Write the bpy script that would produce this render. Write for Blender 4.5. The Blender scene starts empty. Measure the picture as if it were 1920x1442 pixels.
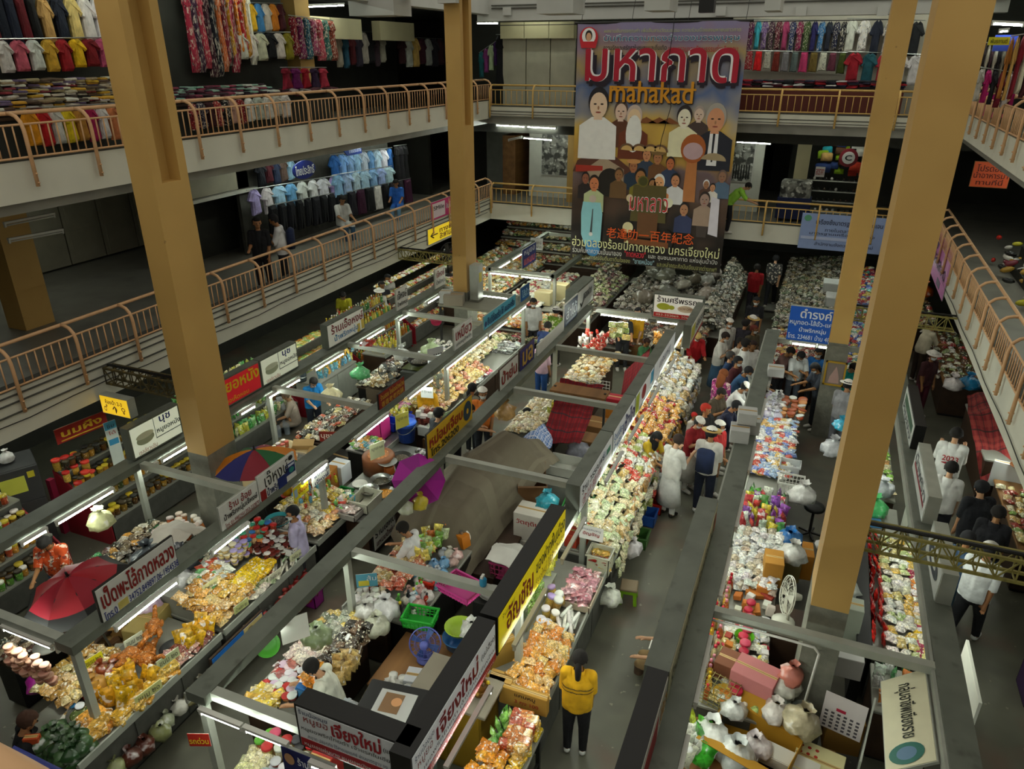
import bpy,bmesh,math,random
from mathutils import Vector,Matrix,geometry
random.seed(7)
SC=bpy.context.scene
COL=SC.collection
R=math.radians
# ---------------------------------------------------------------- camera
CAM_H=7.8;FPX=1375.0
PITCH=math.atan(FPX/3052.0);YAW=R(22.5)
FWD=Vector((-math.sin(YAW)*math.cos(PITCH),math.cos(YAW)*math.cos(PITCH),-math.sin(PITCH)))
RGT=Vector((math.cos(YAW),math.sin(YAW),0));UPV=RGT.cross(FWD)
cam=bpy.data.objects.new('camera',bpy.data.cameras.new('camera'))
COL.objects.link(cam);SC.camera=cam
cam.matrix_world=Matrix(((RGT.x,UPV.x,-FWD.x,0),(RGT.y,UPV.y,-FWD.y,0),(RGT.z,UPV.z,-FWD.z,CAM_H),(0,0,0,1)))
cam.data.sensor_width=36;cam.data.lens=FPX/1920*36
cam.data.clip_start=.05;cam.data.clip_end=200
# ---------------------------------------------------------------- daylight through the roof light, exposure
W=bpy.data.worlds.new('world');SC.world=W;W.use_nodes=True
_bg=W.node_tree.nodes['Background']
_bg.inputs[0].default_value=(1.0,0.965,0.84,1);_bg.inputs[1].default_value=0.6
SC.view_settings.view_transform='Standard';SC.view_settings.look='None'
SC.view_settings.gamma=1;SC.view_settings.use_curve_mapping=False
SC.view_settings.exposure=0.17
SC.cycles.use_denoising=True;SC.cycles.adaptive_threshold=.04
SC.cycles.max_bounces=4;SC.cycles.diffuse_bounces=2;SC.cycles.glossy_bounces=2
SC.cycles.transmission_bounces=4;SC.cycles.transparent_max_bounces=12
SC.cycles.sample_clamp_indirect=4;SC.cycles.caustics_reflective=False;SC.cycles.caustics_refractive=False
TUBE_POWER=60.0
def at(px,py,z):
 """floor-plan point at height z for a spot measured in the photograph"""
 d=FWD*FPX+RGT*(px-960)-UPV*(py-721)
 t=(z-CAM_H)/d.z
 return Vector((d.x*t,d.y*t,z))
def atX(px,py,X):
 d=FWD*FPX+RGT*(px-960)-UPV*(py-721);t=X/d.x
 return Vector((X,d.y*t,CAM_H+d.z*t))
def atY(px,py,Y):
 d=FWD*FPX+RGT*(px-960)-UPV*(py-721);t=Y/d.y
 return Vector((d.x*t,Y,CAM_H+d.z*t))
 # ---------------------------------------------------------------- colours and materials
def lin(c):
 if isinstance(c,str):
  c=c.lstrip('#');c=[int(c[i:i+2],16)/255 for i in(0,2,4)]
  c=[v/12.92 if v<=.04045 else((v+.055)/1.055)**2.4 for v in c]
 return(c[0],c[1],c[2],1)
MATS={}
CN=dict(red='#b02020',maroon='#5c1420',pink='#d07090',magenta='#a01c60',purple='#6c3080',lilac='#b8a8e0',navy='#1c2848',blue='#3060b0',pale_blue='#98c0e0',teal='#208080',green='#408840',lime='#90b840',olive='#5c5828',yellow='#d8b420',orange='#d07c20',tan='#c0a068',brown='#6c4428',cream='#d8ccb0',white='#e0e0dc',grey='#90908c',charcoal='#404044',black='#141416')
def colname(c):
 c=lin(c);f=lambda v:max(v,0)**.45
 return min(CN,key=lambda n:sum((f(a)-f(b))**2 for a,b in zip(lin(CN[n])[:3],c[:3]))).replace('_',' ')
def mat(name,col=None,rough=.6,metal=0.,nscale=6.,namt=.12,bump=0.,bscale=30.,coat=0.,src=None,emit=0.,spots=None,cells=0,alpha=1.,trans=0.,ior=1.45,glint=0.,stretch=None):
 """node material. src: None = fixed colour, 'obj' = the object's own colour, 'attr' = colour stored on the mesh."""
 if name in MATS:return MATS[name]
 m=bpy.data.materials.new(name);m.use_nodes=True;nt=m.node_tree;N=nt.nodes;L=nt.links
 b=N['Principled BSDF']
 b.inputs['Roughness'].default_value=rough;b.inputs['Metallic'].default_value=metal
 b.inputs['IOR'].default_value=ior
 if coat:
  b.inputs['Coat Weight'].default_value=coat;b.inputs['Coat Roughness'].default_value=.12
 if alpha<1:b.inputs['Alpha'].default_value=alpha
 if trans:b.inputs['Transmission Weight'].default_value=trans
 tc=N.new('ShaderNodeTexCoord');vec=tc.outputs['Object']
 oi=None
 if src=='obj':
  oi=N.new('ShaderNodeObjectInfo');base=oi.outputs['Color']
  ad=N.new('ShaderNodeVectorMath');ad.operation='ADD'
  ml=N.new('ShaderNodeMath');ml.operation='MULTIPLY';ml.inputs[1].default_value=37.
  L.new(oi.outputs['Random'],ml.inputs[0]);L.new(vec,ad.inputs[0]);L.new(ml.outputs[0],ad.inputs[1]);vec=ad.outputs[0]
 elif src=='attr':
  a=N.new('ShaderNodeAttribute');a.attribute_name='tint';base=a.outputs['Color']
 else:
  rgb=N.new('ShaderNodeRGB');rgb.outputs[0].default_value=lin(col);base=rgb.outputs[0]
 if stretch:
  mp=N.new('ShaderNodeMapping');mp.inputs['Scale'].default_value=stretch;L.new(vec,mp.inputs[0]);vec=mp.outputs[0]
 nz=N.new('ShaderNodeTexNoise');nz.inputs['Scale'].default_value=nscale;nz.inputs['Detail'].default_value=2
 L.new(vec,nz.inputs['Vector'])
 rg=N.new('ShaderNodeMapRange');rg.inputs['From Min'].default_value=.3;rg.inputs['From Max'].default_value=.7
 rg.inputs['To Min'].default_value=1-namt;rg.inputs['To Max'].default_value=1+namt
 L.new(nz.outputs[0],rg.inputs[0])
 mx=N.new('ShaderNodeVectorMath');mx.operation='SCALE'
 L.new(base,mx.inputs[0]);L.new(rg.outputs[0],mx.inputs['Scale']);out=mx.outputs[0]
 if cells:
  vo=N.new('ShaderNodeTexVoronoi');vo.inputs['Scale'].default_value=cells;L.new(vec,vo.inputs['Vector'])
  sx=N.new('ShaderNodeSeparateColor');L.new(vo.outputs['Color'],sx.inputs[0])
  r4=N.new('ShaderNodeMapRange');r4.inputs['To Min'].default_value=.6;r4.inputs['To Max'].default_value=1.35;L.new(sx.outputs[0],r4.inputs[0])
  m4=N.new('ShaderNodeVectorMath');m4.operation='SCALE';L.new(out,m4.inputs[0]);L.new(r4.outputs[0],m4.inputs['Scale']);out=m4.outputs[0]
 if spots:
  for(scol,sscale,lo,hi,amt)in spots:
   n2=N.new('ShaderNodeTexNoise');n2.inputs['Scale'].default_value=sscale;n2.inputs['Detail'].default_value=2
   L.new(vec,n2.inputs['Vector'])
   r2=N.new('ShaderNodeMapRange');r2.inputs['From Min'].default_value=lo;r2.inputs['From Max'].default_value=hi
   r2.inputs['To Max'].default_value=amt;L.new(n2.outputs[0],r2.inputs[0])
   mm=N.new('ShaderNodeMix');mm.data_type='RGBA'
   L.new(r2.outputs[0],mm.inputs[0]);L.new(out,mm.inputs[6]);mm.inputs[7].default_value=lin(scol);out=mm.outputs[2]
 L.new(out,b.inputs['Base Color'])
 if bump:
  n3=N.new('ShaderNodeTexNoise');n3.inputs['Scale'].default_value=bscale;n3.inputs['Detail'].default_value=1
  L.new(vec,n3.inputs['Vector'])
  bp=N.new('ShaderNodeBump');bp.inputs['Strength'].default_value=bump;bp.inputs['Distance'].default_value=.02
  L.new(n3.outputs[0],bp.inputs['Height']);L.new(bp.outputs[0],b.inputs['Normal'])
 if emit:
  L.new(out,b.inputs['Emission Color']);b.inputs['Emission Strength'].default_value=emit
 MATS[name]=m
 return m
mat('obj_plastic',src='obj',rough=.4,namt=.06,nscale=4)
mat('obj_paper',src='obj',rough=.75,namt=.12,nscale=8)
mat('obj_cloth',src='obj',rough=.9,namt=.22,nscale=5,bump=.5,bscale=14,spots=[])
mat('obj_print',src='obj',rough=.9,namt=.2,nscale=5,bump=.4,bscale=14,spots=[('#e8dcc8',16,.56,.60,.75),('#1c1420',11,.6,.63,.7)])
mat('obj_skin',src='obj',rough=.55,namt=.06,nscale=9)
mat('obj_gloss',src='obj',rough=.2,namt=.08,nscale=5,coat=.4)
_bagspots=[('#3a2410',60,.60,.68,.40),('#fff6dc',26,.585,.635,.75),('#ffffff',13,.65,.71,.6)]  # pale spots paint glints and film sheen, white also label patches
mat('obj_bag',src='obj',rough=.26,namt=.3,nscale=34,bump=.9,bscale=26,coat=.5,cells=55,spots=_bagspots)
mat('attr_bag',src='attr',rough=.28,namt=.3,nscale=30,bump=.9,bscale=24,coat=.4,cells=45,spots=_bagspots)
mat('attr_cloth',src='attr',rough=.9,namt=.2,nscale=6)
mat('obj_pouch',src='obj',rough=.2,namt=.3,nscale=18,bump=.8,cells=22,bscale=18,coat=.5,spots=[('#ffffff',12,.62,.66,.7),('#4a2c14',30,.62,.66,.5)])
mat('obj_film',src='obj',rough=.3,namt=.25,nscale=9,bump=.8,bscale=12,coat=.35,spots=[('#ffffff',9,.58,.7,.55),('#5a5a50',7,.6,.75,.35)])
mat('obj_jar',src='obj',rough=.1,namt=.3,nscale=40,coat=.8,spots=[('#f6e8b0',30,.62,.68,.5)])
mat('black','#141414',rough=.45,namt=.1)
mat('dark_metal','#2c2c2a',rough=.45,metal=.3,namt=.15)
mat('steel','#9a9c98',rough=.3,metal=.8,namt=.1)
mat('grey_metal','#6c7268',rough=.5,metal=.15,namt=.14,nscale=3,spots=[('#3f4038',5,.6,.75,.5)])
mat('pale_metal','#a9ada2',rough=.45,metal=.1,namt=.1,nscale=4)
mat('white_paint','#d8d8cc',rough=.6,namt=.05,nscale=3,spots=[('#8a8674',2.2,.62,.85,.35)])
mat('fascia_white','#d9d8c8',rough=.7,namt=.05,nscale=1.5,spots=[('#93907c',1.3,.6,.85,.4)])
mat('ceiling_white','#c4c6c0',rough=.8,namt=.04,nscale=2)
mat('ochre','#c9a25c',rough=.62,namt=.05,nscale=1.2,spots=[('#a87a3c',.9,.55,.8,.3),('#5c4424',9,.74,.78,.4)])
mat('rail_peach','#dcae80',rough=.5,namt=.08,nscale=8)
mat('rail_yellow','#dcb468',rough=.5,namt=.08,nscale=8)
mat('concrete','#7c7c70',rough=.85,namt=.16,nscale=7,bump=.3,spots=[('#54544a',3,.55,.75,.5)])
mat('concrete_dark','#4e4e48',rough=.85,namt=.15,nscale=7)
mat('floor_concrete','#5e5d50',rough=.42,namt=.14,nscale=1.6,spots=[('#6b3f33',.9,.54,.72,.45),('#35352f',1.1,.52,.72,.55),('#a09a86',9,.70,.74,.45)])
mat('floor_tile','#8a887e',rough=.4,namt=.1,nscale=2,spots=[('#5c5c54',1.2,.55,.75,.5)])
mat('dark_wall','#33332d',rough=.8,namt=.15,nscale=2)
mat('shutter_grey','#a8a490',rough=.6,namt=.08,nscale=3)
mat('cream_panel','#b9b08c',rough=.6,namt=.06,nscale=2)
mat('truss_yellow','#8f8748',rough=.6,namt=.2,nscale=9,spots=[('#4a4024',8,.55,.7,.6)])
mat('truss_dark','#4a4226',rough=.7,namt=.25,nscale=9,spots=[('#9a7c34',12,.6,.72,.6)])
mat('white_plastic','#dcdcd4',rough=.4,namt=.04)
mat('tube_light','#f6fff0',emit=TUBE_POWER,namt=0)
mat('tube_old','#d8d8d0',rough=.3,namt=.03)
mat('wood_dark','#3c2a1c',rough=.6,namt=.25,nscale=5,stretch=(1,.1,1))
mat('wood','#8a6238',rough=.6,namt=.25,nscale=5,stretch=(1,.1,1))
mat('table_white','#8c8c82',rough=.35,namt=.04)
mat('table_steel','#a8aaa4',rough=.3,metal=.6,namt=.08)
mat('cardboard','#a97b45',rough=.8,namt=.08,nscale=5)
mat('glass_clear','#dfeee4',rough=.08,trans=.9,alpha=.5,namt=0)
# ---------------------------------------------------------------- mesh building
class MB:
 def __init__(s):s.v=[];s.f=[];s.m=[]
 def add(s,vs,fs,mi=0):
  o=len(s.v);s.v.extend(vs);s.f.extend([tuple(i+o for i in f)for f in fs]);s.m.extend([mi]*len(fs));return s
 def box(s,x0,x1,y0,y1,z0,z1,mi=0):
  v=[(x,y,z)for z in(z0,z1)for y in(y0,y1)for x in(x0,x1)]
  return s.add(v,[(0,2,3,1),(4,5,7,6),(0,1,5,4),(2,6,7,3),(0,4,6,2),(1,3,7,5)],mi)
 def cbox(s,x0,x1,y0,y1,z0,z1,c=.02,mi=0):
  """box with cut vertical and top edges"""
  def ring(z,d):
   return[(x0+c+d*0,y0,z),(x1-c,y0,z),(x1,y0+c,z),(x1,y1-c,z),(x1-c,y1,z),(x0+c,y1,z),(x0,y1-c,z),(x0,y0+c,z)]
  a=ring(z0,0);b=ring(z1-c,0)
  cx,cy=(x0+x1)/2,(y0+y1)/2
  t=[(cx+(x-cx)*(1-2*c/max(x1-x0,1e-4)),cy+(y-cy)*(1-2*c/max(y1-y0,1e-4)),z1)for x,y,_ in b]
  fs=[tuple(range(7,-1,-1))]
  for k in range(8):
   j=(k+1)%8;fs+=[(k,j,8+j,8+k),(8+k,8+j,16+j,16+k)]
  fs.append(tuple(range(16,24)))
  return s.add(a+b+t,fs,mi)
 def bar(s,p,q,w,h=None,mi=0,up=(0,0,1)):
  p=Vector(p);q=Vector(q);h=h or w;d=(q-p).normalized();u=Vector(up)
  if abs(d.dot(u))>.98:u=Vector((1,0,0))
  a=d.cross(u).normalized()*w/2;b=a.cross(d).normalized()*h/2
  v=[tuple(e+sa*a+sb*b)for e in(p,q)for sa,sb in((-1,-1),(1,-1),(1,1),(-1,1))]
  return s.add(v,[(3,2,1,0),(4,5,6,7),(0,1,5,4),(1,2,6,5),(2,3,7,6),(3,0,4,7)],mi)
 def tube(s,pts,r,n=8,mi=0,caps=True):
  pts=[Vector(p)for p in pts];rs=r if isinstance(r,(list,tuple))else[r]*len(pts);vs=[];fs=[]
  pa=None
  for i,p in enumerate(pts):
   d=(pts[min(i+1,len(pts)-1)]-pts[max(i-1,0)]).normalized()
   if pa is None:
    u=Vector((0,0,1))if abs(d.z)<.9 else Vector((1,0,0));pa=d.cross(u).normalized()
   else:
    pa=(pa-d*pa.dot(d)).normalized()
   pb=d.cross(pa)
   for k in range(n):
    t=2*math.pi*k/n;vs.append(tuple(p+(pa*math.cos(t)+pb*math.sin(t))*rs[i]))
  for i in range(len(pts)-1):
   for k in range(n):
    j=(k+1)%n;fs.append((i*n+k,i*n+j,(i+1)*n+j,(i+1)*n+k))
  if caps:fs+=[tuple(range(n-1,-1,-1)),tuple(range((len(pts)-1)*n,len(pts)*n))]
  return s.add(vs,fs,mi)
 def lathe(s,prof,n=12,mi=0,c=(0,0,0),sy=1.):
  vs=[];fs=[]
  for(r,z)in prof:
   for k in range(n):
    t=2*math.pi*k/n;vs.append((c[0]+r*math.cos(t),c[1]+sy*r*math.sin(t),c[2]+z))
  for i in range(len(prof)-1):
   for k in range(n):
    j=(k+1)%n;fs.append((i*n+k,i*n+j,(i+1)*n+j,(i+1)*n+k))
  if prof[0][0]>1e-4:fs.append(tuple(range(n-1,-1,-1)))
  if prof[-1][0]>1e-4:fs.append(tuple(range((len(prof)-1)*n,len(prof)*n)))
  return s.add(vs,fs,mi)
 def ball(s,c,r,n=8,m=5,mi=0,sc=(1,1,1)):
  vs=[(c[0],c[1],c[2]-r*sc[2])];fs=[]
  for i in range(1,m):
   a=-math.pi/2+math.pi*i/m
   for k in range(n):
    t=2*math.pi*k/n
    vs.append((c[0]+r*sc[0]*math.cos(a)*math.cos(t),c[1]+r*sc[1]*math.cos(a)*math.sin(t),c[2]+r*sc[2]*math.sin(a)))
  vs.append((c[0],c[1],c[2]+r*sc[2]));e=len(vs)-1
  for k in range(n):
   j=(k+1)%n;fs.append((0,1+j,1+k));fs.append((e,e-n+k,e-n+j))
  for i in range(m-2):
   for k in range(n):
    j=(k+1)%n;a=1+i*n;fs.append((a+k,a+j,a+n+j,a+n+k))
  return s.add(vs,fs,mi)
 def prism(s,pts,h0,h1,mi=0,axis='z'):
  """flat outline pts given thickness; axis: the direction of the thickness"""
  n=len(pts)
  def P(p,h):return{'z':(p[0],p[1],h),'y':(p[0],h,p[1]),'x':(h,p[0],p[1])}[axis]
  vs=[P(p,h0)for p in pts]+[P(p,h1)for p in pts]
  tri=[tuple(t)for t in geometry.tessellate_polygon([[Vector((p[0],p[1],0))for p in pts]])]
  fs=[t[::-1]for t in tri]+[tuple(i+n for i in t)for t in tri]
  fs+=[(k,(k+1)%n,n+(k+1)%n,n+k)for k in range(n)]
  return s.add(vs,fs,mi)
 def mesh(s,name,mats,smooth=False):
  me=bpy.data.meshes.new(name);me.from_pydata([tuple(v)for v in s.v],[],s.f)
  for m in(mats if isinstance(mats,(list,tuple))else[mats]):me.materials.append(MATS[m]if isinstance(m,str)else m)
  if any(s.m):me.polygons.foreach_set('material_index',s.m)
  if smooth:me.polygons.foreach_set('use_smooth',[True]*len(s.f))
  me.update();return me
 def build(s,name,mats,parent=None,smooth=False,**k):
  return new(name,s.mesh(name,mats,smooth),parent,**k)
def tag(o,label=None,cat=None,group=None,kind=None):
 if label:o['label']=label
 if cat:o['category']=cat
 if group:o['group']=group
 if kind:o['kind']=kind
 return o
def new(name,me,parent=None,loc=None,rot=None,scale=None,color=None,label=None,cat=None,group=None,kind=None):
 o=bpy.data.objects.new(name,me);COL.objects.link(o)
 if parent is not None:o.parent=parent
 if loc is not None:o.location=loc
 if rot is not None:o.rotation_euler=rot
 if scale is not None:o.scale=scale if isinstance(scale,(tuple,list))else(scale,)*3
 if color is not None:o.color=lin(color)
 return tag(o,label,cat,group,kind)
def thing(name,label,cat,loc=(0,0,0),rz=0,group=None,scale=None):
 return new(name,None,None,loc,(0,0,rz),scale,None,label,cat,group)
def copy_tree(o,parent=None):
 c=o.copy();COL.objects.link(c);c.parent=parent
 for ch in list(o.children):copy_tree(ch,c)
 return c
def mark():return len(COL.objects)
def shift(n0,dx,dy,dz=0.):
 for o in list(COL.objects)[n0:]:
  if o.parent is None:o.location.x+=dx;o.location.y+=dy;o.location.z+=dz
def structure(mb,name,mats,parent=None,**k):
 o=mb.build(name,mats,parent,**k)
 if parent is None:o['kind']='structure'
 return o
 # ---------------------------------------------------------------- lettering
_TXT={}
TMP=bpy.data.scenes.new('scratch')
def text_mesh(body,bold=0.):
 """flat filled lettering, scaled to 1 high and 1 wide"""
 key=(body,bold)
 if key in _TXT:return _TXT[key]
 c=bpy.data.curves.new('lettering','FONT');c.body=body;c.size=1;c.resolution_u=2
 o=bpy.data.objects.new('lettering',c);TMP.collection.objects.link(o)
 TMP.view_layers[0].update();dg=TMP.view_layers[0].depsgraph
 cu=o.evaluated_get(dg).to_curve(dg)
 loops=[]
 for sp in cu.splines:
  P=[]
  bp=sp.bezier_points;n=len(bp)
  for i in range(n):
   a=bp[i];b=bp[(i+1)%n]
   if a.handle_right_type=='VECTOR' and b.handle_left_type=='VECTOR':seg=[a.co]
   else:
    seg=geometry.interpolate_bezier(a.co,a.handle_right,b.handle_left,b.co,4)[:-1]
   P+=[Vector((q[0],q[1],0))for q in seg]
  Q=[p for i,p in enumerate(P)if(p-P[i-1]).length>1e-4]
  if len(Q)>2:loops.append(Q)
 o.evaluated_get(dg).to_curve_clear();bpy.data.objects.remove(o)
 def area(P):return sum(P[i-1].x*P[i].y-P[i].x*P[i-1].y for i in range(len(P)))/2
 def inside(p,P):
  r=False
  for i in range(len(P)):
   a,b=P[i-1],P[i]
   if(a.y>p.y)!=(b.y>p.y)and p.x<(b.x-a.x)*(p.y-a.y)/(b.y-a.y)+a.x:r=not r
  return r
 ar=[area(P)for P in loops];bb=[(min(p.x for p in P),max(p.x for p in P),min(p.y for p in P),max(p.y for p in P))for P in loops]
 def hole(i):
  return any((ar[j]>0)!=(ar[i]>0)and bb[j][0]<=bb[i][0]and bb[j][1]>=bb[i][1]and bb[j][2]<=bb[i][2]and bb[j][3]>=bb[i][3]and inside(loops[i][0],loops[j])for j in range(len(loops))if j!=i)
 hl=[hole(i)for i in range(len(loops))];outer=[P for P,h in zip(loops,hl)if not h];holes=[P for P,h in zip(loops,hl)if h]
 V=[];F=[]
 for oi,P in enumerate(outer):
  P=[Vector((p.x,p.y,.0006*(oi%3)))for p in P]
  hs=[h for h in holes if inside(h[0],P)]
  tris=geometry.tessellate_polygon([P]+hs);allv=[p for q in[P]+hs for p in q]
  k=len(V);V+=allv;F+=[tuple(i+k for i in t)for t in tris]
 if not V:return None
 if bold:
  V0,F0=V,F;V=[];F=[]
  for c,(dx,dy)in enumerate(((-1,0),(1,0),(0,.8),(0,-.8))):
   k=len(V);V+=[Vector((p.x+dx*bold,p.y+dy*bold,p.z+.0004*c))for p in V0];F+=[tuple(i+k for i in t)for t in F0]
 x0=min(p.x for p in V);x1=max(p.x for p in V);y0=min(p.y for p in V);y1=max(p.y for p in V)
 vs=[((p.x-x0)/(x1-x0),(p.y-y0)/(y1-y0),p.z)for p in V]
 fs=[]
 for f in F:
  a,b,d=(vs[i]for i in f)
  fs.append(f if(b[0]-a[0])*(d[1]-a[1])-(b[1]-a[1])*(d[0]-a[0])>0 else f[::-1])
 _TXT[key]=(vs,fs);return _TXT[key]
def put_text(parent,body,u0,u1,v0,v1,col,off,bold=0.,mname=None):
 """lettering on a sign: u along, v up the face, off = distance proud of it (local -Y is the front)"""
 t=text_mesh(body,bold)
 if not t:return
 vs,fs=t
 m=MB();m.add([(u0+(u1-u0)*x,-off-q,v0+(v1-v0)*y)for x,y,q in vs],fs)
 return m.build('lettering',mname or flat(col),parent)
def flat(col,rough=.5,emit=0.):
 n='flat_%s_%s'%(col,emit)if emit else 'flat_'+col
 if n not in MATS:mat(n,col,rough=rough,namt=.04,nscale=5,emit=emit)
 return n
def sign(name,label,p0,p1,z0,z1,th=.03,face='#e8e8e0',body='black',lines=(),border=.0,group=None,glow=0.,cat='sign',lean=0.):
 """a board standing from p0 to p1 (plan points, read left to right) between heights z0 and z1; lines: (text, colour, u0, u1, v0, v1[, bold])"""
 p0=Vector((p0[0],p0[1],0));p1=Vector((p1[0],p1[1],0));w=(p1-p0).length
 t=thing(name,label,cat,(p0.x,p0.y,z0),math.atan2(p1.y-p0.y,p1.x-p0.x),group)
 if lean:t.rotation_euler=(lean,0,t.rotation_euler[2])
 h=z1-z0
 MB().box(0,w,0,th,0,h).build('casing' if th>.06 else 'backing',body,t)
 fm=flat(face,emit=glow)
 MB().box(border,w-border,-.006,0,border,h-border).build('panel',fm,t)
 for li,ln in enumerate(lines):
  e=.0007*li
  if ln[0]=='#':
   MB().box(ln[2]*w,ln[3]*w,-.009-e,-.0065,ln[4]*h,ln[5]*h).build('printed_block',flat(ln[1],emit=glow*.6),t)
  elif ln[0]=='o':
   n=20;cx,cz=(ln[2]+ln[3])/2*w,(ln[4]+ln[5])/2*h;rx,rz=(ln[3]-ln[2])/2*w,(ln[5]-ln[4])/2*h
   m=MB();m.add([(cx+rx*math.cos(2*math.pi*k/n),-.011-e,cz+rz*math.sin(2*math.pi*k/n))for k in range(n)],[tuple(range(n))])
   m.build('printed_mark',flat(ln[1]),t)
  else:
   put_text(t,ln[0],ln[2]*w,ln[3]*w,ln[4]*h,ln[5]*h,ln[1],.0125+e,ln[6]if len(ln)>6 else 0.)
 return t
 # ================================================================ the setting
XL,YB,XR=-10.1,22.5,2.95
structure(MB().box(-24,12,-3,36,-.2,0),'floor','floor_concrete')
def slab(name,x0,x1,y0,y1,z0,z1,m):return structure(MB().box(x0,x1,y0,y1,z0,z1),name,m)
for k,z in enumerate((3.0,6.0)):
 slab('floor_gallery_left',-24,XL-.12,-3,36,z-.22,z,'floor_tile')
 slab('floor_gallery_back',XL-.12,12,YB+.12,36,z-.22,z,'floor_tile')
 slab('floor_gallery_right',XR+.12,12,-3,YB+.12,z-.22,z,'floor_tile')
 lo,hi=(-.22,.47)if k==0 else(-.06,.47)
 hb=.30
 slab('wall_fascia_left',XL-.12,XL,-3,YB,z+lo,z+hi,'fascia_white')
 slab('wall_fascia_back',XL-.12,XR+.12,YB,YB+.12,z+lo+(.1 if k else 0),z+hb,'fascia_white')
 slab('wall_fascia_right',XR,XR+.12,-3,YB,z+lo,z+hi,'fascia_white')
 # a dark capping strip under each railing
 slab('trim_capping',XL-.2,XL-.02,-3,YB,z+hi,z+hi+.03,'concrete_dark')
 slab('trim_capping',XR+.02,XR+.2,-3,YB,z+hi,z+hi+.03,'concrete_dark')
 slab('trim_capping',XL,XR,YB+.02,YB+.2,z+hb,z+hb+.03,'concrete_dark')
 # mouldings on the lower left fascia
for z in(3.40,3.29,3.13):slab('trim_moulding',XL,XL+.025,-3,YB,z,z+.018,'concrete_dark')
slab('trim_moulding',XL,XR,YB-.02,YB,6.16,6.18,'concrete_dark')
slab('trim_moulding',XL,XR,YB-.02,YB,6.08,6.095,'concrete_dark')
# outer walls
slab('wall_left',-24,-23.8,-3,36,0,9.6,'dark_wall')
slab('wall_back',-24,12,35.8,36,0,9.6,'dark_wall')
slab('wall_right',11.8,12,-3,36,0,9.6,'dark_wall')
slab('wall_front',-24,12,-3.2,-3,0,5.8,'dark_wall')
# ceilings over the galleries; the hall between them is open to the roof light
slab('ceiling_left',-24,XL-.1,-3,36,9.35,9.5,'ceiling_white')
slab('ceiling_back',XL-.1,12,YB+.3,36,9.35,9.5,'ceiling_white')
slab('ceiling_right',XR+.1,12,-3,YB+.3,9.35,9.5,'ceiling_white')
slab('beam_roof',XL-.5,XL-.1,-3,YB+.6,8.9,9.35,'ceiling_white')
slab('beam_roof',XR+.1,XR+.5,-3,YB+.6,8.98,9.35,'ceiling_white')
slab('beam_roof',XL-.5,XR+.5,YB+.3,YB+.7,8.72,9.5,'ceiling_white')
slab('beam_roof',XL-.5,XR+.5,16.45,16.85,9.05,9.5,'ceiling_white')
slab('beam_roof',XL-.5,XR+.5,7.3,7.7,9.05,9.5,'ceiling_white')
for x in(-9.1,-5.9,-4.1,-2.0,2.2):
 slab('beam_roof',x-.1,x+.1,7.7,16.45,9.2,9.5,'ceiling_white')
 # stub ends under the beam, and small conduit boxes on the back beam
for px,pw,pb in((697,42,30),(1040,34,26),(1231,24,20),(1447,15,20)):
 a=atY(px-pw,pb,16.1);b=atY(px+pw,pb,16.1)
 slab('beam_stub',a.x,b.x,16.1,16.9,a.z,9.3,'ceiling_white')
for x in(-8.33,.74):slab('beam_stub',x-.12,x+.32,16.12,16.3,8.82 if x<0 else 8.86,9.4,'ceiling_white')
for px in(952,1352,1502,1655):
 a=atY(px,22,YB+.28);slab('trim_conduit_box',a.x-.13,a.x+.13,YB+.2,YB+.3,a.z-.1,a.z+.12,'ceiling_white')
slab('trim_conduit',XL,XR,YB+.24,YB+.28,9.12,9.15,'concrete_dark')
slab('trim_conduit',XL,XR,YB+.24,YB+.28,9.04,9.07,'concrete_dark')
# four ochre columns with a long slot in the side
def column(x0,y0,slot):
 x1,y1=x0+.39,y0+.6
 c=structure(MB().box(x0,x1,y0,y1,0,2.2),'column','concrete')
 m=MB()
 s=6.25
 m.box(x0,x1,y0,y1,2.2,s)
 if slot:
  m.box(x0,x1-.2,y0,y1,s,9.3)
  m.box(x1-.2,x1,y0,y0+.14,s,9.3);m.box(x1-.2,x1,y1-.14,y1,s,9.3)
 else:m.box(x0,x1,y0,y1,s,9.3)
 m.build('painted_shaft','ochre',c)
 return c
CA=column(-8.42,7.23,True);CC=column(-8.42,16.36,True);CB=column(.61,7.23,False);CD=column(.64,16.1,False)
# the gallery columns further back
for x,y,z in((-14.05,8.6,3.0),(-13.6,17.2,6.0),(-13.6,8.2,6.0)):
 structure(MB().box(x,x+.5,y,y+.6,z,z+2.78 if z<5 else 9.35),'column_gallery','ochre')
structure(MB().box(-8.35,-7.95,25.2,25.6,3,5.8),'column_gallery','ochre')
structure(MB().box(-.9,-.5,25.2,25.6,3,5.8),'column_gallery','cream_panel')
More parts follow.
